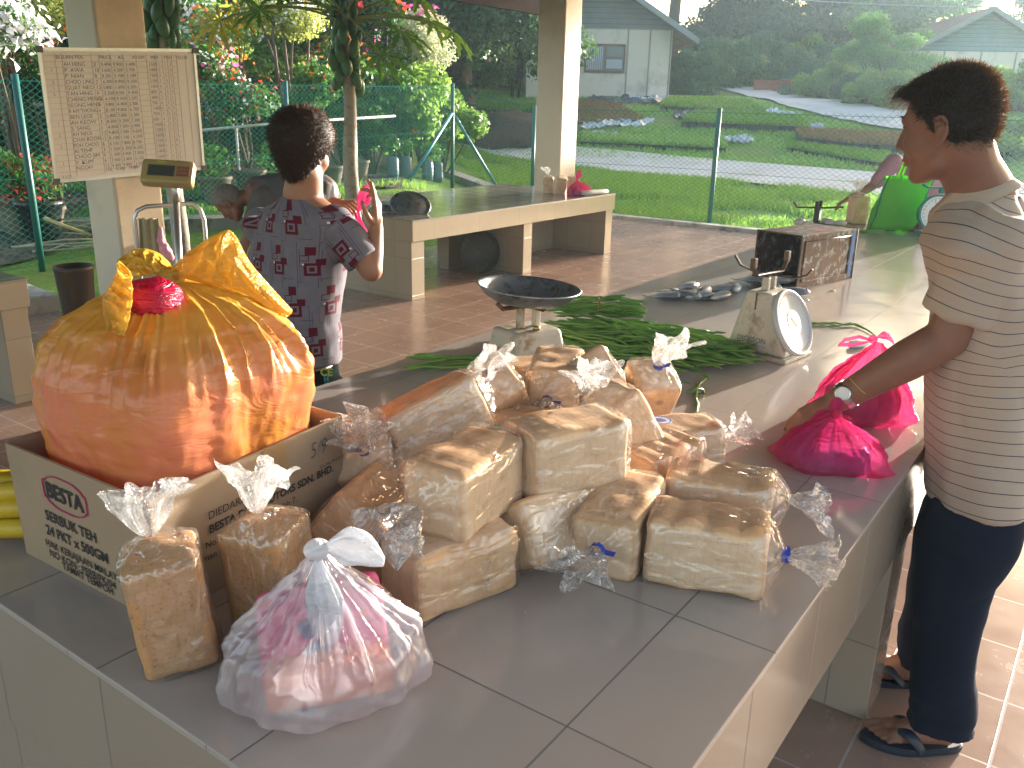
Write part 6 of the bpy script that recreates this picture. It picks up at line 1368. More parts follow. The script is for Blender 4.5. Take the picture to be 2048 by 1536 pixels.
for tx, px, py, mt in (('CE', 641, 751, lb_y), ('H', 648, 763, lb_t), ('O', 649, 775, lb_t)): lettering(tx, D(px, py, wd_-.185), r_, V(0, 0, 1), .038 if tx == 'CE' else .025, mt, wtr, .0015, 'printed_letters', sx=.9)
# pink bag in her hands
e = empty('pink_bag', hpos, 0, 'bright pink bag twisted shut in the woman\'s hands', 'bag', 'bright pink knotted carrier bags')
petal('bag_top', pk_m, hpos, D(738, 370, wd_), .022, .010, e, 2, V(0, 0, 0), wr=.2); petal('bag_body', pk_m, hpos+V(0, 0, .005), D(712, 520, wd_), .036, .03, e, 5, wr=.15)

# ---- man bending down behind her
bd = 5.7; b = MB(); bh = D(458, 402, bd); bF, bS, bU, bM = frame(CR*-.55+V(0, 0, -.75)+_f*.1, CR*-.75+V(0, 0, .6))
bend = empty('person', V(D(540, 400, bd).x, D(540, 400, bd).y, 0), 0, 'grey-haired man in a dark shirt bending down beyond the woman', 'person')
BP = make_head(b, bh, bF, bS, bU, .95, (D(492, 392, bd), D(512, 392, bd)), .05)
hipb = D(640, 385, bd+.1); shb = D(525, 395, bd-.12); elb = D(500, 455, bd-.1); wrb = D(478, 520, bd-.1); b_l = (hipb-shb).normalized()
chain_caps(b, [D(520, 392, bd), D(580, 380, bd), hipb], [.10, .12, .12]); chain_caps(b, [shb, elb, wrb], [.045, .036, .026]); chain_caps(b, [shb+_f*.25, elb+_f*.2, wrb+_f*.2], [.045, .036, .026])
hand(b, wrb, V(0, 0, -1), V(-1, 0, 0), .95, .3); hand(b, wrb+_f*.2, V(0, 0, -1), V(-1, 0, 0), .95, .3)
for o_ in (-.12, .12):
    hp = hipb+_f*o_; hp.z -= .05; chain_caps(b, [hp, V(hp.x, hp.y, .45)+CR*-.06, V(hp.x, hp.y, .08)], [.09, .055, .038]); cap(b, V(hp.x, hp.y, .035), V(hp.x, hp.y, .03)-CR*.16, .034, .024)
remesh(b.build('body', skin_d, bend, True), .0065, 3, .5)
hair_cap('hair', bh, bF, bS, bU, .95, mask_m, hair_mat('grey_hair', (.16,.14,.13), (.4,.35,.3), .1), bend, .004, 1500, (.003, .007), 7)
for s in (-1, 1): b = MB(); b.sph(BP(.0805, s*.031, .003), .0083, 10, 8); b.build('eye', eye_w, bend, True)
b = MB(); grey_sh = plain('dark_grey_shirt', (.085,.08,.085), .85, .15, 5, .3, 200)
Aup = (V(0, 0, 1)-b_l*b_l.z).normalized(); Bs = b_l.cross(Aup)
rings(b, [(D(500, 392, bd), .07, .09, Aup, Bs), (D(520, 392, bd), .115, .17, Aup, Bs), (D(560, 388, bd), .13, .18, Aup, Bs), (D(600, 388, bd), .13, .17, Aup, Bs), (hipb, .125, .17, Aup, Bs)], 32)
chain_caps(b, [shb, elb], [.065, .058]); chain_caps(b, [shb+_f*.25, elb+_f*.22], [.065, .058])
displace(remesh(b.build('shirt', grey_sh, bend, True), .009, 3, .5), lambda co: .012*noise.noise(co*9))
b = MB()
for o_ in (-.12, .12): hp = hipb+_f*o_; hp.z -= .03; rings(b, [(hp+V(0, 0, .06), .11, .11, CR, _f), (V(hp.x, hp.y, .45)+CR*-.05, .08, .08, CR, _f), (V(hp.x, hp.y, .08), .07, .07, CR, _f)], 24)
remesh(b.build('trousers', plain('brown_trousers', (.05,.04,.035), .85, .2, 6, .2), bend, True), .012, 3, .5)

# ---- seated person in pink behind the green bag
pd = 7.7; pc = D(1815, 380, pd); pinkp = empty('person', V(pc.x, pc.y, 0), 0, 'person in a pink flowered top behind the green bag at the far counter end', 'person')
qF, qS, qU, qM = frame(_f*-.6+CR*-.8-V(0, 0, (_f*-.6+CR*-.8).z), (0, 0, 1)); b = MB()
ph = D(1848, 250, pd); pn0, pn1 = D(1846, 285, pd), D(1842, 310, pd)
QP = make_head(b, ph, qF, qS, qU, .98, (pn0, pn1), .05); pS = D(1788, 325, pd-.1); pE = D(1745, 372, pd-.15); pW = D(1702, 395, pd-.2)
pS2 = D(1895, 325, pd+.1); pE2 = D(1910, 385, pd); pW2 = D(1860, 420, pd-.2)
rings(b, [(pn1, .05, .06, qF, qS), (D(1842, 345, pd), .09, .15, qF, qS), (D(1842, 420, pd), .10, .15, qF, qS), (D(1842, 480, pd), .12, .16, qF, qS)])
chain_caps(b, [pS, pE, pW], [.045, .036, .026]); chain_caps(b, [pS2, pE2, pW2], [.045, .036, .026]); hand(b, pW, pW-pE, V(0, 0, 1), .9, .4); hand(b, pW2, pW2-pE2, V(0, 0, 1), .9, .4)
for o_ in (-.1, .1): hp = D(1842, 480, pd)+qS*o_; chain_caps(b, [hp, V(hp.x, hp.y, .45)+qF*.3, V(hp.x, hp.y, .08)+qF*.3], [.085, .055, .038]); cap(b, V(hp.x, hp.y, .035)+qF*.3, V(hp.x, hp.y, .03)+qF*.46, .034, .024)
remesh(b.build('body', skin_w, pinkp, True), .008, 3, .5)
hair_cap('hair', ph, qF, qS, qU, .98, mask_w, hair_k, pinkp, .02, 900, (.01, .02), 9)
for s in (-1, 1): b = MB(); b.sph(QP(.0805, s*.031, .003), .0083, 10, 8); b.build('eye', eye_w, pinkp, True)
t = NT('pink_floral'); _c = t.coord('Object'); t.set(col=t.mix(t.ramp(t.vor(_c, 26), [(.25, (1,1,1)), (.4, (0,0,0))]), (.42,.20,.28), t.mix(t.noise(_c, 9), (.60,.40,.45), (.30,.05,.15))), rough=.85)
b = MB(); rings(b, [(pn1-V(0, 0, .01), .065, .07, qF, qS), (pn1-V(0, 0, .06), .10, .17, qF, qS), (D(1842, 350, pd), .12, .19, qF, qS), (D(1842, 420, pd), .125, .18, qF, qS), (D(1842, 480, pd), .15, .20, qF, qS)], 36)
for a_, e_ in ((pS, pE), (pS2, pE2)): cap(b, a_, a_.lerp(e_, .75), .066, .060)
displace(remesh(b.build('blouse', t.m, pinkp, True), .010, 3, .5), lambda co: .012*noise.noise(co*8))
b = MB(); rings(b, [(D(1842, 455, pd), .14, .19, qF, qS), (D(1842, 500, pd), .14, .2, qF, qS)], 24)
for o_ in (-.1, .1): hp = D(1842, 480, pd)+qS*o_; chain_caps(b, [hp, V(hp.x, hp.y, .45)+qF*.3, V(hp.x, hp.y, .10)+qF*.3], [.10, .075, .06])
remesh(b.build('trousers', plain('dark_trousers', (.04,.035,.05), .85, .2, 6, .2), pinkp, True), .012, 3, .5)
# ---------------------------------------------------------------- whiteboard on the left pillar
yb = PL.y-.035; TL, TR, BR, BL = PY(77, 98, yb), PY(388, 101, yb-.01), PY(407, 336, yb-.01), PY(112, 363, yb)
def BP_(u, v, off=0): return TL.lerp(TR, u).lerp(BL.lerp(BR, u), v) + V(0, -off, 0)
wb_e = empty('whiteboard', TL, 0, 'large whiteboard full of hand-written names and figures on the left pillar', 'whiteboard')
wbm = plain('whiteboard_panel', (.62,.60,.58), .22, .05, 2, .05, 30, spec=.5); alu = plain('aluminium', (.55,.55,.55), .35, .1, 20, .1, metal=.8); dkc = plain('dark_corner', (.06,.06,.06), .5, .1, 10, 0)
b = MB(); q = [BP_(0, 0), BP_(1, 0), BP_(1, 1), BP_(0, 1)]; b.add(q+[p+V(0, .02, 0) for p in q], [(0, 3, 2, 1), (4, 5, 6, 7), (0, 1, 5, 4), (1, 2, 6, 5), (2, 3, 7, 6), (3, 0, 4, 7)]); b.build('panel', wbm, wb_e)
def bar(b, p, q, w_, h): 
    d = (q-p).normalized(); n = V(0, -1, 0); s = d.cross(n); vs = [p-s*w_, p+s*w_, q+s*w_, q-s*w_]; b.add(vs+[v+n*h for v in vs], [(0, 3, 2, 1), (4, 5, 6, 7), (0, 1, 5, 4), (1, 2, 6, 5), (2, 3, 7, 6), (3, 0, 4, 7)])
for k in range(4): b = MB(); bar(b, q[k], q[(k+1) % 4], .011, .006); b.build('frame', alu, wb_e)
for k in range(4): b = MB(); b.box(tuple(q[k]-V(.022, .014, .02)), tuple(q[k]+V(.022, -.0065, .02))); b.build('corner_cap', dkc, wb_e)
redl = plain('red_marker_line', (.52,.33,.28), .6, .2, 9, 0); blk = plain('marker_ink', (.10,.11,.17), .6, .3, 9, 0)
cols = [.035, .085, .125, .30, .345, .42, .50, .585, .655, .72, .765, .80, .83, .865, .93]
b = MB(); rows = [.045+.0445*i for i in range(21)]
for v in rows: bar(b, BP_(.02, v, .001), BP_(.86, v, .001), .0011, .0006)
for u in cols[1:]: bar(b, BP_(u, .03, .001), BP_(u+.006, .97, .001), .0011, .0008)
b.build('ruled_lines', redl, wb_e)
names = ['AH HENG', 'P. AWA', 'P. NIAN', 'CHOO LING', 'GUAT NEO', 'TAN HING', 'CHENG MENG', 'SEONG HENG', 'KAM THONG', 'BEN LEOE', 'AH KEOW', 'S. SANG', 'AH NEOI', 'CHAI BOON', 'POH CHOO', 'AI TEHP', 'CHOO JIM', 'Y. KUM', 'NGOH']
g_ = random.Random(3); strs = []
ru = (TR-TL).normalized(); uu = V(0, 0, 1)
bw = MB()
def wr_txt(t, u, v, size):
    o = lettering(t, BP_(u, v, .0015), ru, uu, size*.68, blk, None, -.0003, 'hw', shear=g_.uniform(-.1, .15), sx=g_.uniform(.95, 1.15)); me = o.data; bw.add([x.co for x in me.vertices], [tuple(p.vertices) for p in me.polygons]); bpy.data.objects.remove(o)
wr_txt('BULAN PEK', .09, .072, .052); wr_txt('PRICE     KG      AYAM     MEK    PISH   TELUR', .35, .072, .048)
bw.build('handwriting', blk, wb_e)
for i, nm in enumerate(names):
    bw = MB()
    v = .072+.0445*(i+1)+.008; wr_txt(nm, .13, v, .052); wr_txt(str(g_.choice([2, 3, 4, 5, 8, 9, 10, 12])), .31, v, .048)
    for u in (.355, .43, .51): wr_txt('%d.%d00' % (g_.randint(1, 9), g_.randint(1, 9)), u, v, .046)
    wr_txt('%d00' % g_.randint(3, 18), .665, v, .046)
    for u in (.73, .775, .81): wr_txt(g_.choice('123456'), u, v, .044)
    if g_.random() < .4: wr_txt(g_.choice('12'), .05, v, .046)
    bw.build('handwriting', blk, wb_e)
bw = MB()
wr_txt('116    95.800   74.800   58.800', .31, .955, .044); wr_txt('11/3', .04, .985, .046)
bw.build('handwriting', blk, wb_e)

# ---------------------------------------------------------------- digital platform scale
gold = plain('scale_housing', (.36,.27,.10), .4, .1, 8, .1); chrome = plain('dull_chrome', (.50,.48,.44), .32, .12, 15, .1, metal=.85); lcd = plain('lcd_grey', (.06,.07,.055), .15, .1, 5, 0); keys = plain('key_red', (.30,.10,.07), .5, .2, 30, 0)
sd_ = 4.5; hd = D(337, 348, sd_); foot_ = V(D(346, 520, sd_).x, D(346, 520, sd_).y, 0); ps = empty('platform_scale', foot_, 0, 'digital platform scale with a gold display head on a chrome pole by the left pillar', 'scale')
X = (CR-V(0, 0, CR.z)).normalized(); X = (X+_f*.10-V(0, 0, (_f*.10).z)).normalized(); Nn = (V(-_f.x, -_f.y, 0).normalized()*.80+V(0, 0, .55)-X*0).normalized(); Nn = (Nn-X*Nn.dot(X)).normalized(); Yy = Nn.cross(X); Mh = Matrix.Translation(hd) @ Matrix((X, Yy, Nn)).transposed().to_4x4() @ Matrix.Rotation(R_(-3), 4, 'Z')
b = MB(); vs, fs = rbox(7, (.118, .062, .030), .012); b.add([Mh @ v for v in vs], fs); b.build('display_head', gold, ps, True)
b = MB(); b.box((-.085, -.028, .0301), (.035, .028, .0325), Mh); b.build('display_bezel', dkc, ps); b = MB(); b.box((-.078, -.018, .0326), (.022, .018, .0345), Mh); b.build('screen', lcd, ps)
for i in range(5):
    for j in range(3): b = MB(); b.box((.045+i*.0125, -.026+j*.019, .0301), (.0555+i*.0125, -.012+j*.019, .0335), Mh); b.build('key', keys, ps)
b = MB(); b.box((-.05, .040, .0301), (-.01, .050, .0306), Mh); b.build('label_sticker', plain('yellow_label', (.45,.45,.05), .5, .1, 5, 0), ps)
b = MB(); b.tube([hd-Nn*.02-V(0, 0, .03), D(350, 378, sd_), D(352, 400, sd_)+V(0, 0, -.01)], .020, 12); b.tube([D(351, 385, sd_), V(foot_.x, foot_.y, .10)], .017, 12); b.build('pole', chrome, ps, True)
hpts = [V(D(275, 515, sd_+.12).x, D(275, 515, sd_+.12).y, .12), D(272, 470, sd_+.12), D(269, 438, sd_+.12), D(275, 421, sd_+.12), D(292, 413, sd_+.12), D(385, 407, sd_+.12), D(400, 418, sd_+.12), D(408, 440, sd_+.12), D(411, 475, sd_+.12), V(D(413, 515, sd_+.12).x, D(413, 515, sd_+.12).y, .12)]
b = MB(); b.tube(hpts, .011, 10); b.build('handle_rail', chrome, ps, True)
b = MB(); Mb = Matrix.Translation(foot_) @ Matrix.Rotation(math.atan2(X.y, X.x), 4, 'Z'); b.box((-.24, -.42, .05), (.24, .06, .115), Mb); b.build('platform', chrome, ps, bevel=.008)
for x, y in ((-.2, -.38), (.2, -.38), (-.2, .02), (.2, .02)): b = MB(); b.tube([Mb @ V(x, y, 0), Mb @ V(x, y, .05)], .02, 10); b.build('rubber_foot', dkc, ps)
b = MB(); cp = D(300, 455, sd_+.13); vs = []
for j in range(13):
    for i in range(15): u, v = i/14, j/12; vs.append(cp + X*((u-.5)*(.10+.02*v)) + V(0, 0, .045-.17*v) + _f*(.014*math.sin(u*17)+.0))
b.add(vs, [(j*15+i, j*15+i+1, (j+1)*15+i+1, (j+1)*15+i) for j in range(12) for i in range(14)]); rg = b.build('cloth', plain('cream_rag', (.42,.36,.22), .95, .25, 12, .5, 80), None, True); rg.modifiers.new('s', 'SOLIDIFY').thickness = .004; tag(rg, 'cream rag hung over the rail of the platform scale', 'cloth')
b = MB(); cp = D(322, 480, sd_+.1); chain_caps(b, [cp+V(0, 0, .05), cp, cp+V(.02, -.01, -.08)], [.012, .02, .03]); o = remesh(b.build('cloth', plain('pink_white_rag', (.65,.30,.36), .9, .5, 25, .4, 60), None, True), .006, 1); displace(o, lambda c_: .008*noise.noise(c_*40)); tag(o, 'pink and white plastic rag beside the cream one on the scale rail', 'cloth')

# ---------------------------------------------------------------- pan scale in the middle
enamel = plain('worn_white_enamel', (.50,.47,.39), .45, .1, 6, .2, 60, dirt=(.25,.18,.10), dscale=16); rust = plain('rusty_iron', (.12,.075,.05), .7, .4, 20, .4, 60); galv = plain('galvanised_pan', (.30,.33,.36), .38, .25, 9, .25, 60, metal=.75, dirt=(.10,.10,.11), dscale=22)
c1_ = W(1052, 716, .75); s1e = empty('pan_scale', c1_, 0, 'white enamel kitchen scale carrying a round grey metal pan behind the bread', 'scale')
M1 = Matrix.Translation(c1_) @ Matrix.Rotation(-.30, 4, 'Z')
def frustum(b, w0, d0, w1, d1, z0, z1, M, dx=0):
    vs = [(-w0, -d0, z0), (w0, -d0, z0), (w0, d0, z0), (-w0, d0, z0), (-w1+dx, -d1, z1), (w1+dx, -d1, z1), (w1+dx, d1, z1), (-w1+dx, d1, z1)]; b.add([M @ V(*v) for v in vs], [(0, 3, 2, 1), (4, 5, 6, 7), (0, 1, 5, 4), (1, 2, 6, 5), (2, 3, 7, 6), (3, 0, 4, 7)])
b = MB(); frustum(b, .105, .085, .088, .072, .012, .105, M1); b.build('housing', enamel, s1e, bevel=.016, seg=4); b = MB(); b.box((-.11, -.09, 0), (.11, .09, .0115), M1); b.build('base', enamel, s1e, bevel=.004)
for x in (-.038, .026): b = MB(); b.box((x, -.012, .1052), (x+.020, .012, .172), M1); b.build('post', enamel, s1e, bevel=.003)
b = MB(); b.tube([M1 @ V(-.12, 0, .195), M1 @ V(-.10, 0, .176), M1 @ V(.09, 0, .174), M1 @ V(.118, 0, .182), M1 @ V(.135, 0, .215)], .0075, 8); b.tube([M1 @ V(0, -.10, .195), M1 @ V(0, -.08, .1755), M1 @ V(0, .08, .1755), M1 @ V(0, .10, .195)], .0065, 8); b.build('pan_carrier', rust, s1e, True)
b = MB(); b.lathe([(0, .1052), (.012, .1055), (.012, .118), (0, .12)], 12, M1 @ Matrix.Translation((.0, -.05, 0))); b.build('zero_knob', plain('brass', (.45,.32,.10), .35, .1, 9, .1, metal=.8), s1e, True)
for x in (-.05, -.02): b = MB(); b.lathe([(0, 0), (.004, 0), (.004, .003), (0, .004)], 10, M1 @ Matrix.Translation((x+.05, -.0835, .05)) @ Matrix.Rotation(R_(90), 4, 'X')); b.build('screw', rust, s1e)
pan_o = c1_+V(0, 0, .178); Mt = Matrix.Translation(pan_o) @ Matrix.Rotation(R_(4), 4, _f)
b = MB(); b.lathe([(0, 0), (.07, .003), (.115, .014), (.145, .032), (.160, .052), (.166, .056), (.168, .060), (.164, .062), (.158, .056), (.142, .036), (.112, .019), (.068, .008), (0, .005)], 56, Mt, cap=False); pn_ = b.build('weighing_pan', galv, None, True); tag(pn_, 'round dented grey metal pan resting on the middle scale', 'pan')
# ---------------------------------------------------------------- dial scale
c2_ = W(1532, 706, .75); s2e = empty('dial_scale', c2_, 0, 'tall white dial scale with forked top arms, right of the green beans', 'scale')
M2 = Matrix.Translation(c2_) @ Matrix.Rotation(R_(-8), 4, 'Z')       # local -y looks to the picture's right
b = MB(); b.box((-.095, -.118, 0), (.095, .118, .016), M2); b.build('base', enamel, s2e, bevel=.005)
b = MB(); vs = [V(-.085, -.108, .0162), V(.085, -.108, .0162), V(.085, .108, .0162), V(-.085, .108, .0162), V(-.07, -.028, .218), V(.07, -.028, .218), V(.07, .062, .218), V(-.07, .062, .218)]; b.add([M2 @ v for v in vs], [(0, 3, 2, 1), (4, 5, 6, 7), (0, 1, 5, 4), (1, 2, 6, 5), (2, 3, 7, 6), (3, 0, 4, 7)]); b.build('housing', enamel, s2e, bevel=.012, seg=4)
nl = V(0, -.90, .40).normalized(); Md = M2 @ Matrix.Translation((0, -.074, .118)) @ nl.to_track_quat('Z', 'Y').to_matrix().to_4x4()
b = MB(); b.lathe([(0, 0), (.112, 0), (.114, .006), (.112, .016), (.106, .019), (.103, .015), (0, .0145)], 48, Md, cap=False); dl = b.build('dial', plain('dial_white', (.46,.49,.50), .3, .03, 5, 0), s2e, True)
b = MB(); b.lathe([(0, .0150), (.042, .0150), (.042, .0153), (0, .0153)], 32, Md, cap=False); bl_d = b.build('dial_emblem', plain('emblem_blue', (.10,.42,.60), .4, .2, 60, 0), dl)
b = MB(); b.prism([(.018*math.cos(a)*(1+.35*math.cos(3*a)), .02*math.sin(a)) for a in [k*.5 for k in range(12)]], .0154, .0156, Md); b.build('dial_mark', plain('emblem_red', (.55,.10,.08), .4, .2, 60, 0), dl)
b = MB()
for i in range(40):
    a = 2*math.pi*i/40; l_ = .010 if i % 5 == 0 else .005; Mx_ = Md @ Matrix.Rotation(a, 4, 'Z'); b.box((-.0006, .095-l_, .0151), (.0006, .095, .0154), Mx_)
b.lathe([(.0945, .0151), (.0955, .0154), (.0945, .0155)], 40, Md, cap=False); b.build('scale_marks', blk, dl)
b = MB(); b.box((-.0015, -.02, .0157), (.0015, .085, .0160), Md @ Matrix.Rotation(.5, 4, 'Z')); b.build('pointer', plain('pointer_red', (.5,.05,.04), .4, .1, 5, 0), dl)
lettering('DICKSON', M2 @ V(-.0815, .070, .052), M2.to_3x3() @ V(0, -1, 0), V(.055, 0, 1), .024, plain('faded_green_print', (.16,.17,.12), .7, .2, 30, 0), s2e, .0002, 'brand_lettering', lift=.0030)
b = MB(); o_ = M2 @ V(-.0845, .07, .042); b.tube([o_, o_+(M2.to_3x3() @ V(0, -.11, 0))], .0006, 4); b.build('printed_line', blk, s2e)
for x in (-.03, .012): b = MB(); b.box((x, .005, .2182), (x+.016, .030, .262), M2); b.build('post', enamel, s2e, bevel=.003)
b = MB(); b.tube([M2 @ V(-.0, .155, .315), M2 @ V(0, .13, .285), M2 @ V(0, .07, .268), M2 @ V(0, -.07, .268), M2 @ V(0, -.11, .285), M2 @ V(0, -.125, .305)], .007, 8, flat=.5); b.tube([M2 @ V(-.12, .02, .31), M2 @ V(-.09, .02, .275), M2 @ V(.09, .02, .272), M2 @ V(.12, .02, .31)], .009, 8, flat=.5); b.build('pan_carrier', rust, s2e, True)
for sx in (-1, 1): b = MB(); b.box((sx*.115-.009, .012, .30), (sx*.115+.009, .030, .335), M2); b.build('carrier_lug', rust, s2e, bevel=.003)
b = MB(); pts = [M2 @ V(-.072, .02, .215-.011*i) + V(-.004*(i % 2), 0, 0) for i in range(6)]; b.tube(pts, .0028, 6); b.build('chain', rust, s2e, True)
# ---------------------------------------------------------------- green beans
bean_m = []
gm = NT('long_bean'); _c = gm.coord('Object'); oi = gm.n('ObjectInfo'); gm.set(col=gm.mix(oi.outputs['Random'], gm.mix(gm.noise(_c, 20, 3), (.05,.15,.025), (.10,.24,.035)), gm.mix(gm.noise(_c, 20, 3), (.13,.27,.05), (.22,.37,.08))), rough=.38, spec=.5)
g_ = random.Random(12)
for v_ in range(9):
    b = MB(); L = g_.uniform(.24, .38); n = 22; ph, am = g_.uniform(0, 6), g_.uniform(.003, .016); pts = [V((i/n-.5)*L, am*math.sin(ph+i/n*g_.uniform(2.5, 4.0)) + .0012*math.sin(i*1.3+ph), .0015*math.sin(i*.9+ph)+.012*math.sin(i/n*5+ph*2)) for i in range(n+1)]
    if v_ > 6: pts = [V(.10*math.cos(i/n*3.4+ph)*(1-i/n*.3), .09*math.sin(i/n*3.4+ph), .01*math.sin(i*.5)) for i in range(n+1)]
    b.tube(pts, [.0018]+[.0042+.0006*math.sin(i*2.1) for i in range(n-1)]+[.0012], 7); o = b.build('long_bean', gm.m, None, True); bean_m.append(o.data); bpy.data.objects.remove(o)
pA, pB = W(1130, 676, .75), W(1470, 732, .75); ax = (pB-pA); 
def bean(p, yaw, tilt, v_, lab='long green bean in the heap beside the dial scale', grp='long green beans in the heap'):
    o = bpy.data.objects.new('long_bean', bean_m[v_]); C.collection.objects.link(o); o.location = p; o.rotation_euler = (g_.uniform(0, 6.28) if v_ < 7 else g_.uniform(-.2, .2), tilt, yaw); tag(o, lab, 'bean', grp)
base_yaw = math.atan2(ax.y, ax.x)
for i in range(250):
    t = .12+.76*g_.random(); wdt = .20*math.sin(math.pi*min(1, .15+t*.8))**.8; s_ = max(-1, min(1, g_.gauss(0, .55))); q = pA.lerp(pB, t)+V(-ax.y, ax.x, 0).normalized()*(-s_*wdt*.95+.03)
    h = .007+g_.random()*.055*(1-s_*s_)**1.0*math.sin(math.pi*min(1, .1+t*.85)); q.z = .75+h+.012; bean(q, base_yaw+g_.gauss(0, .32), g_.gauss(0, .05), g_.randrange(7) if i < 215 else g_.randrange(9))
for i in range(34):     # tied bunch at the back
    q = W(1195, 655, .75)+V(g_.gauss(0, .012), g_.gauss(0, .012), .06+g_.random()*.045); bean(q, base_yaw+.35+g_.gauss(0, .10), g_.gauss(0, .05), g_.randrange(5), 'long green bean in the tied bunch at the back of the heap', 'long green beans in the tied bunch')
for i in range(8): q = W(925, 735, .75)+V(g_.gauss(0, .015), g_.gauss(0, .015), .010+g_.random()*.02); bean(q, base_yaw+.7+g_.gauss(0, .15), 0, g_.randrange(5), 'long green bean in the small bunch left of the pan scale', 'long green beans left of the pan scale')
for (px, py, v_, yw) in ((1400, 783, 2, .3), (1345, 775, 7, 1.9), (1430, 700, 3, -.4)): bean(W(px, py, .757), yw, 0, v_, 'long green bean lying loose on the tiles in front of the heap', 'loose long green beans')
b = MB(); rb = W(1195, 655, .75)+V(0, 0, .085); cy, sy = math.cos(base_yaw+.35), math.sin(base_yaw+.35); b.tube([rb+V(-sy, cy, 0)*(.030*math.cos(a))+V(0, 0, .028*math.sin(a)) for a in [i*.33 for i in range(20)]], .0018, 5, cap=False); tag(b.build('rubber_band', plain('orange_rubber', (.60,.22,.05), .6, .1, 5, 0)), 'orange rubber band round the tied bunch of long beans', 'rubber band')
b = MB(); pts = [W(1618, 645, .756), W(1645, 648, .757), W(1668, 645, .757), W(1690, 650, .757), W(1712, 648, .758), W(1735, 660, .757), W(1752, 672, .755)]; b.tube(pts, [.004]*6+[.002], 7); tag(b.build('long_bean', gm.m, None, True), 'long twisted dark bean lying alone on the bright tiles behind the pink bags', 'bean')
b = MB(); pts = [W(1618, 650, .755), W(1650, 645, .756), W(1675, 652, .757), W(1700, 646, .758), W(1728, 658, .756)]; b.tube(pts, [.0036]*4+[.002], 7); tag(b.build('long_bean', gm.m, None, True), 'thinner bean crossing the long twisted one behind the pink bags', 'bean')
# ---------------------------------------------------------------- fish
fsm = NT('fish_skin'); _c = fsm.coord('Object'); s = fsm.n('SeparateXYZ'); fsm.l(_c, s.inputs[0]); z = fsm.math('MULTIPLY_ADD', s.outputs[1], 22, .5); fsm.set(col=fsm.ramp(z, [(0, (.70,.70,.70)), (.55, (.50,.51,.53)), (.95, (.14,.15,.17))]), rough=.3, metal=.1, normal=fsm.bump(fsm.vor(_c, 220), .3, .002)); fin = plain('fish_fin', (.14,.14,.15), .4, .2, 30, .2)
def fish_mesh():
    b = MB(); secs = [(-.085, .003, .004), (-.075, .012, .014), (-.05, .017, .024), (-.02, .019, .028), (.02, .016, .023), (.05, .009, .013), (.068, .004, .007), (.075, .003, .006)]; rings(b, [(V(x, 0, 0), h_, w_, V(0, 1, 0), V(0, 0, 1)) for x, w_, h_ in [(a, b_, c) for a, b_, c in secs]], 16, 2); o = b.build('f', fsm.m, None, True); m1 = o.data; bpy.data.objects.remove(o)
    b = MB()
    b.add([V(.070, .004, .001), V(.105, .028, .001), V(.092, 0, .001), V(.105, -.028, .001), V(.070, -.004, .001), V(.070, .004, -.001), V(.105, .028, -.001), V(.092, 0, -.001), V(.105, -.028, -.001), V(.070, -.004, -.001)], [(0, 1, 2, 4), (2, 3, 4), (5, 9, 7, 6), (7, 9, 8), (0, 5, 6, 1), (1, 6, 7, 2), (2, 7, 8, 3), (3, 8, 9, 4)]); o = b.build('f', fin); m2 = o.data; bpy.data.objects.remove(o)
    b = MB(); b.add([V(-.04, .022, .001), V(-.02, .040, 0), V(.03, .028, 0), V(.035, .018, .001), V(-.04, .022, -.001), V(.035, .018, -.001)], [(0, 1, 2, 3), (4, 5, 2, 1)]); o = b.build('f', fin); m3 = o.data; bpy.data.objects.remove(o)
    b = MB(); b.sph((-.068, .006, .0135), .004, 8, 6); o = b.build('f', eye_k); m4 = o.data; bpy.data.objects.remove(o)
    return m1, m2, m3, m4
fms = fish_mesh()
def fish(p, yaw, sc, lab, roll=0, grp='small silver fish on the counter'):
    e = empty('fish', p, yaw, lab, 'fish', grp); e.scale = (sc,)*3; e.rotation_euler = (roll, 0, yaw)
    for nm, m in zip(('fish_body', 'tail_fin', 'back_fin', 'eye'), fms): o = bpy.data.objects.new(nm, m); C.collection.objects.link(o); o.parent = e
for i, (px, py, yw, z, lab) in enumerate([(1335, 592, 2.4, .766, 'silver fish at the near left end of the fish group'), (1350, 585, .6, .768, 'silver fish second from the left of the fish group'), (1372, 573, 2.9, .770, 'silver fish at the back left, lying a little apart'), (1365, 588, 1.6, .772, 'silver fish lying across in the left half of the group'), (1398, 592, 2.7, .768, 'fish in the middle of the group pointing at the camera'), (1412, 580, .2, .776, 'fish on top in the middle of the group'), (1440, 578, 2.5, .770, 'fish behind the left edge of the dial scale'), (1440, 592, 3.0, .768, 'fish touching the left side of the dial scale'), (1470, 573, .4, .772, 'fish between the dial scale and the metal tin'),
    (1510, 560, 2.2, .772, 'fish spilling out of the mouth of the tin'), (1540, 570, .9, .770, 'fish in front of the mouth of the tin'), (1580, 582, 2.0, .768, 'fish at the front corner of the tin'), (1560, 560, 2.6, .79, 'fish inside the mouth of the tin')]): fish(W(px, py, z), yw, 1.02, lab)
fish(W(1722, 687, .762), -.5, .75, 'single small fish on the bright tiles behind the tall pink bag')
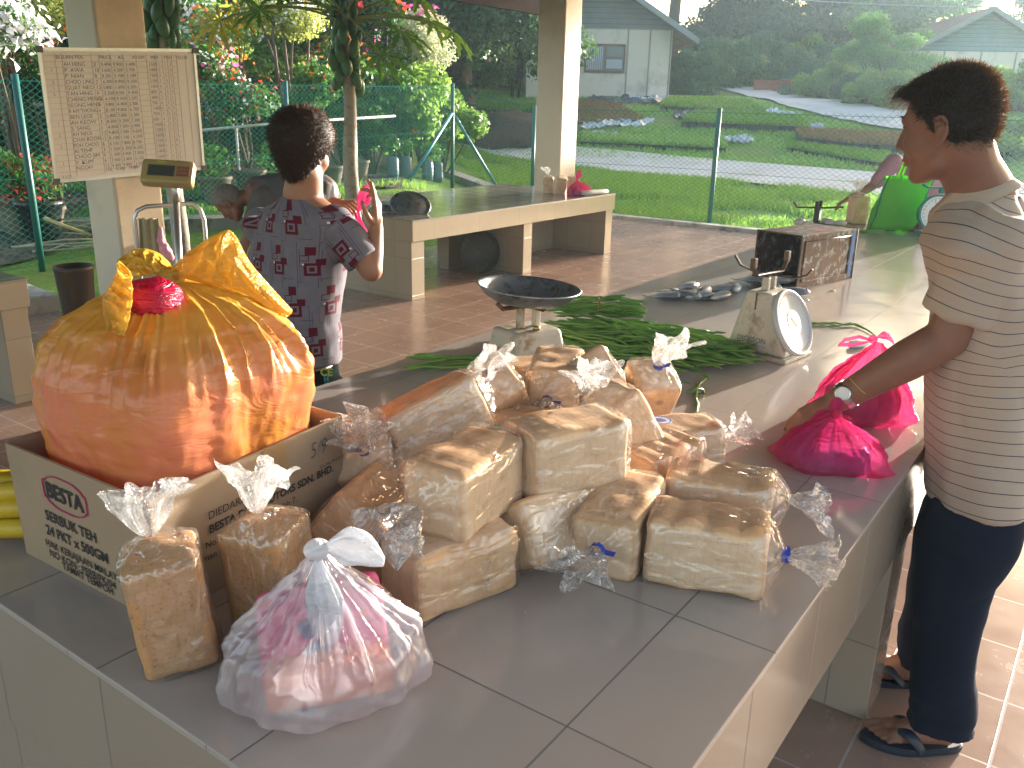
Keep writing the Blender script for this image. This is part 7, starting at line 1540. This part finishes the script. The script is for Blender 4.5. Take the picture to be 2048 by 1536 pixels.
# ---------------------------------------------------------------- metal tin on its side
tin_m = NT('rusty_brown_tin'); _c = tin_m.coord('Object'); n = tin_m.noise(_c, 9, 5, .75); n2 = tin_m.noise(_c, 26, 4, .7)
tin_m.set(col=tin_m.mix(tin_m.ramp(n2, [(.52, (0,0,0)), (.62, (1,1,1))]), tin_m.ramp(n, [(.35, (.05,.02,.018)), (.55, (.09,.04,.03)), (.7, (.13,.075,.06))]), (.28,.29,.30)), rough=.38, metal=.25, normal=tin_m.bump(n2, .3, .004))
tA, tB, tC_ = W(1508, 548, .75), W(1592, 578, .75), W(1702, 556, .75); uB = (tC_-tB); Lb = uB.length; uB.normalize(); uA = V(-uB.y, uB.x, 0); uA = uA if uA.dot(tA-tB) > 0 else -uA; Wa = .24; Ht = .245
tn = empty('metal_tin', tB, 0, 'square brown metal oil tin lying on its side, open mouth towards the scale', 'tin')
Mtn = Matrix.Translation(tB) @ Matrix((uB, uA, V(0, 0, 1))).transposed().to_4x4(); th = .003
for a, c in (((0, 0, 0), (Lb, Wa, th)), ((0, 0, Ht-th), (Lb, Wa, Ht)), ((0, 0, th+.0002), (Lb, th, Ht-th-.0002)), ((0, Wa-th, th+.0002), (Lb, Wa, Ht-th-.0002)), ((Lb-th, th+.0002, th+.0002), (Lb-.0002, Wa-th-.0002, Ht-th-.0002))): b = MB(); b.box(a, c, Mtn); b.build('side', tin_m.m, tn, bevel=.001)
b = MB(); loop = [Mtn @ V(0, y, z) for y, z in ((0, 0), (Wa, 0), (Wa, Ht), (0, Ht), (0, 0))]; b.tube(loop, .005, 8, cap=False); b.build('rim', rust, tn, True)
b = MB(); loop = [Mtn @ V(Lb, y, z) for y, z in ((0, 0), (Wa, 0), (Wa, Ht), (0, Ht), (0, 0))]; b.tube(loop, .005, 8, cap=False); b.build('rim', rust, tn, True)
bluep = plain('blue_paint_band', (.03,.16,.42), .4, .2, 12, .1)
b = MB(); b.box((Lb-.045, -.0012, .012), (Lb-.018, -.0002, Ht-.008), Mtn); b.build('blue_band', bluep, tn)
b = MB(); b.tube([Mtn @ V(.03, -.002, .03), Mtn @ V(Lb-.06, -.002, .03), Mtn @ V(Lb-.06, -.002, Ht-.03), Mtn @ V(.03, -.002, Ht-.03), Mtn @ V(.03, -.002, .03)], .003, 6, cap=False); b.build('pressed_ridge', tin_m.m, tn, True)
b = MB(); b.box((Lb*.45, .05, Ht+.0001), (Lb*.6, .09, Ht+.0008), Mtn); b.build('red_mark', plain('faded_red_mark', (.30,.05,.08), .5, .4, 30, 0), tn)
# ---------------------------------------------------------------- things at the far end of the counter
blk_i = plain('black_iron', (.03,.025,.022), .6, .3, 20, .3)
c3_ = W(1632, 451, .75); s3 = empty('balance_scale', c3_, 0, 'small black iron scale with two curved arms at the far end of the counter', 'scale'); r2_ = X
b = MB(); b.box((-.05, -.05, 0), (.05, .05, .03), Matrix.Translation(c3_)); b.build('base', blk_i, s3, bevel=.005); b = MB(); b.box((-.026, -.02, .0302), (.026, .02, .125), Matrix.Translation(c3_)); b.build('column', blk_i, s3, bevel=.004)
b = MB(); b.tube([c3_+r2_*-.19+V(0, 0, .165), c3_+r2_*-.16+V(0, 0, .13), c3_+r2_*-.05+V(0, 0, .128), c3_+r2_*.08+V(0, 0, .128), c3_+r2_*.19+V(0, 0, .135)], .007, 8); b.build('arm', blk_i, s3, True)
for k in (-.035, .045): b = MB(); b.box((k-.012, -.012, .1255), (k+.012, .012, .175), Matrix.Translation(c3_)); b.build('lug', blk_i, s3, bevel=.003)
for i, (px, py, r) in enumerate([(1600, 449, .05), (1615, 452, .045), (1655, 450, .06), (1680, 452, .05)]):
    p = W(px, py, .75); b = MB(); b.sph(p+V(0, 0, r*.35), (r, r*.8, r*.5), 18, 12); o = b.build('wrapped_parcel', [film_neck, plain('white_wrap', (.55,.52,.48), .6, .3, 20, .4, 60)][1], None, True); displace(o, lambda c_: .012*noise.noise(c_*30)); tag(o, ['pale lumpy parcel left of the black iron scale', 'greyish parcel in front of the black iron scale', 'white wrapped parcel right of the black iron scale', 'white flat parcel beside the far bread loaf'][i], 'parcel', 'wrapped parcels at the far end')
bread('w', 7, W(1712, 447, .75)+V(0, 0, .10), V(0, 0, 1), V(-.75, -.66, 0), 'bread loaf standing upright at the far end, next to the green bag', tape=False, sc=1.05)
gp = plain('green_fabric', (.10,.42,.02), .7, .1, 6, .2, 300); gbm = NT('green_nonwoven'); _c = gbm.coord('Object'); gbm.set(col=gbm.mix(gbm.noise(_c, 7, 3), (.10,.45,.015), (.17,.58,.03)), rough=.75); trn = gbm.n('BsdfTranslucent'); trn.inputs[0].default_value = (.25,.75,.04,1); mx = gbm.n('MixShader'); mx.inputs[0].default_value = .45; gbm.l(gbm.b.outputs[0], mx.inputs[1]); gbm.l(trn.outputs[0], mx.inputs[2]); gbm.l(mx.outputs[0], gbm.out.inputs[0])
gc = W(1782, 462, .75); gbe = empty('green_bag', gc, 0, 'bright green fabric carrier bag standing at the far end of the counter', 'bag'); lean = X*.075
def GB(u, v, w_): return gc + X*(u*(.175 if v < .5 else .165)) + lean*v + V(0, 0, v*.375) + _f*(w_*.055*(1-.6*v)) + X*.008*math.sin(v*9+w_) + V(_f.x, _f.y, 0)*.012*noise.noise(V(u*3, v*4, w_*3))
for nm, w_, flip in (('front_panel', -1, 0), ('back_panel', 1, 1)):
    b = MB(); vs = [GB(i/12*2-1, j/12, w_) for j in range(13) for i in range(13)]; b.add(vs, [(j*13+i, j*13+i+1, (j+1)*13+i+1, (j+1)*13+i) for j in range(12) for i in range(12)]); o = b.build(nm, gbm.m, gbe, True); o.modifiers.new('s', 'SOLIDIFY').thickness = .0015
for u in (-1, 1):
    b = MB(); vs = [GB(u, j/12, k/4*2-1) for j in range(13) for k in range(5)]; b.add(vs, [(j*5+i, j*5+i+1, (j+1)*5+i+1, (j+1)*5+i) for j in range(12) for i in range(4)]); o = b.build('side_panel', gbm.m, gbe, True)
    b = MB(); b.tube([GB(u, j/12, -1) for j in range(13)], .0045, 6); b.build('piping', plain('dark_green_piping', (.01,.16,.08), .7, .1, 6, 0), gbe, True)
for w_, hgt in ((-1, .175), (1, .16)):
    b = MB(); q = [GB(-.45, .93, w_), GB(-.42, 1.0, w_)+V(0, 0, .01), GB(-.2, 1, w_)+V(0, 0, hgt*.8), GB(.02, 1, w_)+V(0, 0, hgt), GB(.2, 1, w_)+V(0, 0, hgt*.85), GB(.42, 1.0, w_)+V(0, 0, .01), GB(.45, .93, w_)]; ps_ = []
    for i in range(25):
        u = i/24*6; k = min(int(u), 5); f = u-k; p0, p1, p2, p3 = q[max(k-1, 0)], q[k], q[k+1], q[min(k+2, 6)]; ps_.append(.5*((2*p1)+(p2-p0)*f+(2*p0-5*p1+4*p2-p3)*f*f+(3*p1-p0-3*p2+p3)*f**3))
    b.tube(ps_, .012, 8, flat=.25); b.build('handle', gbm.m, gbe, True)
pe, k_ = pinkbag(W(1838, 462, .75), .10, .07, .13, .2, 'small pink bag at the far end between the green bag and the round dial', 14)
c4 = W(1868, 472, .75); s4 = empty('dial_scale', c4, 0, 'round-faced dial scale with a green rim at the far end behind the man\'s collar', 'scale'); grn = plain('green_enamel', (.03,.22,.16), .4, .1, 6, .1); N4 = V(-_f.x, -_f.y, .12).normalized(); M4 = Matrix.Translation(c4+V(0, 0, .15)) @ N4.to_track_quat('Z', 'Y').to_matrix().to_4x4()
b = MB(); b.box((-.10, -.09, 0), (.10, .09, .03), Matrix.Translation(c4) @ Matrix.Rotation(YAW-math.pi/2, 4, 'Z')); b.build('base', grn, s4, bevel=.006)
b = MB(); b.lathe([(0, -.10), (.10, -.10), (.128, -.02), (.128, .0), (.116, .004), (.114, 0), (0, 0)], 40, M4, cap=False); b.build('housing', grn, s4, True)
b = MB(); b.lathe([(.1135, .0006), (.1135, .0015), (0, .0015)], 40, M4, cap=False); d4 = b.build('dial', plain('dial_face_white', (.70,.72,.72), .3, .03, 5, 0), s4)
b = MB()
for i in range(24): b.box((-.0012, .088, .0016), (.0012, .102, .002), M4 @ Matrix.Rotation(2*math.pi*i/24, 4, 'Z'))
b.lathe([(.1015, .0016), (.1030, .0020), (.1015, .0021)], 40, M4, cap=False); b.build('scale_marks', blk, d4); b = MB(); b.box((-.002, -.02, .0021), (.002, .09, .0026), M4 @ Matrix.Rotation(.3, 4, 'Z')); b.build('pointer', plain('pointer_red2', (.5,.05,.04), .4, .1, 5, 0), d4)
b = MB(); b.tube([c4+V(0, 0, .285), c4+V(0, 0, .32)], .02, 10); b.tube([c4+X*-.14+V(0, 0, .34), c4+X*-.1+V(0, 0, .322), c4+X*.1+V(0, 0, .322), c4+X*.14+V(0, 0, .34)], .008, 8); b.build('pan_carrier', grn, s4, True)
for i in range(16):
    g0 = W(1742, 470, .75)+V(0, 0, .006+g_.random()*.02); a = g_.gauss(math.atan2(X.y, X.x), .25); b = MB(); L = g_.uniform(.12, .2); dv = V(math.cos(a), math.sin(a), 0); b.tube([g0-dv*L*.5, g0+V(0, 0, .008), g0+dv*L*.5+V(0, 0, g_.uniform(-.005, .01))], [.0025, .0035, .002], 5); tag(b.build('leafy_stalk', gm.m, None, True), 'thin green vegetable stalk in the bunch in front of the green bag', 'stalk', 'green vegetable stalks before the green bag')
b = MB(); q0 = D(1722, 392, 7.25); b.tube([D(1775, 352, 7.2), D(1752, 372, 7.2), q0, W(1705, 430, .80)], .011, 8); tag(b.build('stick', plain('grey_stick', (.22,.21,.20), .6, .2, 8, .1)), 'grey stick leaning beside the green bag at the far end', 'stick')
# ---------------------------------------------------------------- on and under the back bench
BT = .645
pc_ = W(822, 436, BT)+V(.07, .06, 0)
b = MB(); b.lathe([(.19, 0), (.192, .006), (.17, .03), (.14, .055), (.10, .07), (0, .076)], 40, Matrix.Translation(W(795, 425, BT)+V(.05, .12, .0))); tag(b.build('metal_dish', galv, None, True), 'grey metal dish upside down on the left end of the bench', 'dish')
b = MB(); Mq = Matrix.Translation(W(822, 428, BT)+V(.05, .05, .065)) @ (V(-.35, -.45, .82)).to_track_quat('Z', 'Y').to_matrix().to_4x4(); b.lathe([(0, -.035), (.12, -.03), (.165, -.004), (.172, .006), (.165, .008), (.15, .0), (.13, .002), (.125, .01), (0, .012)], 44, Mq, cap=False); tag(b.build('metal_dish', galv, None, True), 'round grey metal lid leaning on the dish on the bench', 'dish')
b = MB(); q = W(805, 405, BT)+V(.1, .12, 0); b.tube([q+V(0, 0, .10), q+V(.01, 0, .17), q+V(.03, -.02, .19)], .005, 6); tag(b.build('wire_hook', rail_m, None, True), 'white wire hook standing behind the metal dishes', 'hook')
bread('w', 3, W(1098, 386, BT)+V(.05, .05, .065), V(.1, .1, 1), V(-.8, -.6, 0), 'bread loaf at the left of the three on the far bench end', tape=False, group='bread loaves on the bench')
bread('w', 5, W(1120, 388, BT)+V(.04, .03, .065), V(.1, -.1, 1), V(-.7, -.7, 0), 'bread loaf in the middle of the three on the far bench end', tape=False, tail=False, group='bread loaves on the bench')
bread('w', 8, W(1146, 384, BT)+V(.08, .05, .065), V(0, 0, 1), V(-.7, -.7, 0), 'bread loaf at the right of the three, against the cream pillar', tape=False, tail=False, group='bread loaves on the bench')
e, k_ = pinkbag(W(1150, 390, BT)+V(0, -.02, 0), .13, .09, .16, .5, 'pink bag crumpled beside the loaves on the far bench end', 21); petal('handle', pk_m, k_, D(1160, 340, 9.35), .03, .012, e, 2, wr=.2); petal('handle', pk_m, k_, W(1185, 385, BT+.03), .03, .014, e, 3, wr=.2)
b = MB(); q0, q1 = W(1165, 393, BT)+V(0, 0, .035), W(1213, 388, BT)+V(0, 0, .03); b.tube([q0, q0.lerp(q1, .3), q0.lerp(q1, .7), q1], [.03, .038, .034, .03], 14, flat=.7); o = b.build('paper_roll', plain('white_paper', (.62,.60,.56), .8, .1, 20, .4, 60), None, True); tag(o, 'white rolled paper in front of the pink bag on the bench end', 'paper')
lp = V(6.50, 5.0, 0); Ml = Matrix.Translation(lp+V(0, 0, .20)) @ V(-.50, -.84, .20).normalized().to_track_quat('Z', 'Y').to_matrix().to_4x4(); lid_m = plain('sooty_iron', (.035,.032,.022), .55, .3, 10, .3, 40, dirt=(.09,.09,.04), dscale=12)
b = MB(); b.lathe([(0, -.02), (.175, -.02), (.198, .02), (.203, .045), (.198, .048), (.192, .03), (.172, -.012), (0, -.012)], 48, Ml, cap=False); tag(b.build('iron_basin', lid_m, None, True), 'dark round iron basin leaning on its edge inside the bench recess', 'basin')
# dark tub beside the pillar, bananas, bits
tb = D(150, 560, 6.3); zt = D(150, 531, 6.3).z; b = MB(); b.lathe([(0, 0), (.09, 0), (.105, zt*.5), (.118, zt-.03), (.124, zt-.02), (.124, zt), (.112, zt), (.108, zt-.03), (0, zt-.035)], 28, Matrix.Translation((tb.x, tb.y, 0)), cap=False); tag(b.build('dark_tub', plain('dark_tub_plastic', (.035,.025,.02), .55, .3, 6, .2), None, True), 'dark brown tub standing on the floor behind the orange bag', 'tub')
ban = NT('banana_skin'); _c = ban.coord('Object'); ban.set(col=ban.mix(ban.ramp(ban.noise(_c, 40, 4, .7), [(.62, (0,0,0)), (.72, (1,1,1))]), ban.mix(ban.noise(_c, 8, 3), (.52,.34,.02), (.62,.45,.03)), (.10,.07,.02)), rough=.45)
be_ = W(5, 1085, .75); bn = empty('banana_bunch', be_, 0, 'bunch of yellow bananas at the left edge beside the cardboard box', 'bananas'); g_ = random.Random(2)
for i in range(9):
    h = .022+.032*(i//3)+.0; y0 = (i % 3)*.040-.05; b = MB(); c_ = be_+V(.01+.012*(i//3), y0+.02, h); pts = []
    for k in range(13): u = k/12-.5; pts.append(c_+X*(u*.19)+V(0, 0, .014-.07*u*u)+_f*(.03*u*u)+V(0, 0, .004*(i % 2)))
    b.tube(pts, [.005, .012, .0165, .018, .0185, .019, .019, .019, .0185, .018, .0165, .011, .004], 7); b.build('banana', ban.m, bn, True)
b = MB(); b.tube([be_+X*-.10+V(0, 0, .02), be_+X*-.11+V(0, 0, .10)], .018, 8); b.build('stem', ban.m, bn, True)
crumb = plain('crumb', (.55,.45,.30), .8, .3, 50, 0)
for i, (px, py, r) in enumerate([(1502, 888, .0028), (1494, 898, .0022), (1400, 830, .002), (1050, 1225, .002), (1360, 740, .002)]): b = MB(); b.sph(W(px, py, .7515), (r, r, r*.6), 8, 6); tag(b.build('crumb', crumb, None, True), 'tiny pale crumb on the counter tiles', 'crumb', 'crumbs on the counter tiles')
leafm = plain('green_leaf_bit', (.08,.20,.03), .5, .3, 20, .1)
for i, (px, py, z, lab) in enumerate([(1405, 787, .7515, 'broken green bean end lying in front of the heap'), (1664, 582, .7515, 'green leaf scrap on the tiles before the metal tin'), (1835, 1252, .0015, 'green leaf scrap on the floor beside the man\'s trousers'), (915, 645, .0015, 'green scrap on the floor tiles beyond the pan')]):
    p = W(px, py, z); b = MB(); b.tube([p-X*.016, p+V(0, 0, .002), p+X*.018+_f*.004], [.0015, .0042, .001], 6, flat=.5); tag(b.build('leaf_scrap', leafm, None, True), lab, 'leaf scrap', 'green scraps')

# ---------------------------------------------------------------- the humid morning air
b = MB(); b.box((-40, -75, -2.0), (175, 150, 42)); hz = bpy.data.materials.new('haze'); hz.use_nodes = True; ht = hz.node_tree; ht.nodes.remove(ht.nodes['Principled BSDF'])
pv = ht.nodes.new('ShaderNodeVolumePrincipled'); pv.inputs['Color'].default_value = (.62, .86, 1, 1); pv.inputs['Density'].default_value = .0013; pv.inputs['Anisotropy'].default_value = .5; ht.links.new(pv.outputs[0], ht.nodes['Material Output'].inputs['Volume'])
ho = b.build('haze', hz); tag(ho, kind='stuff')
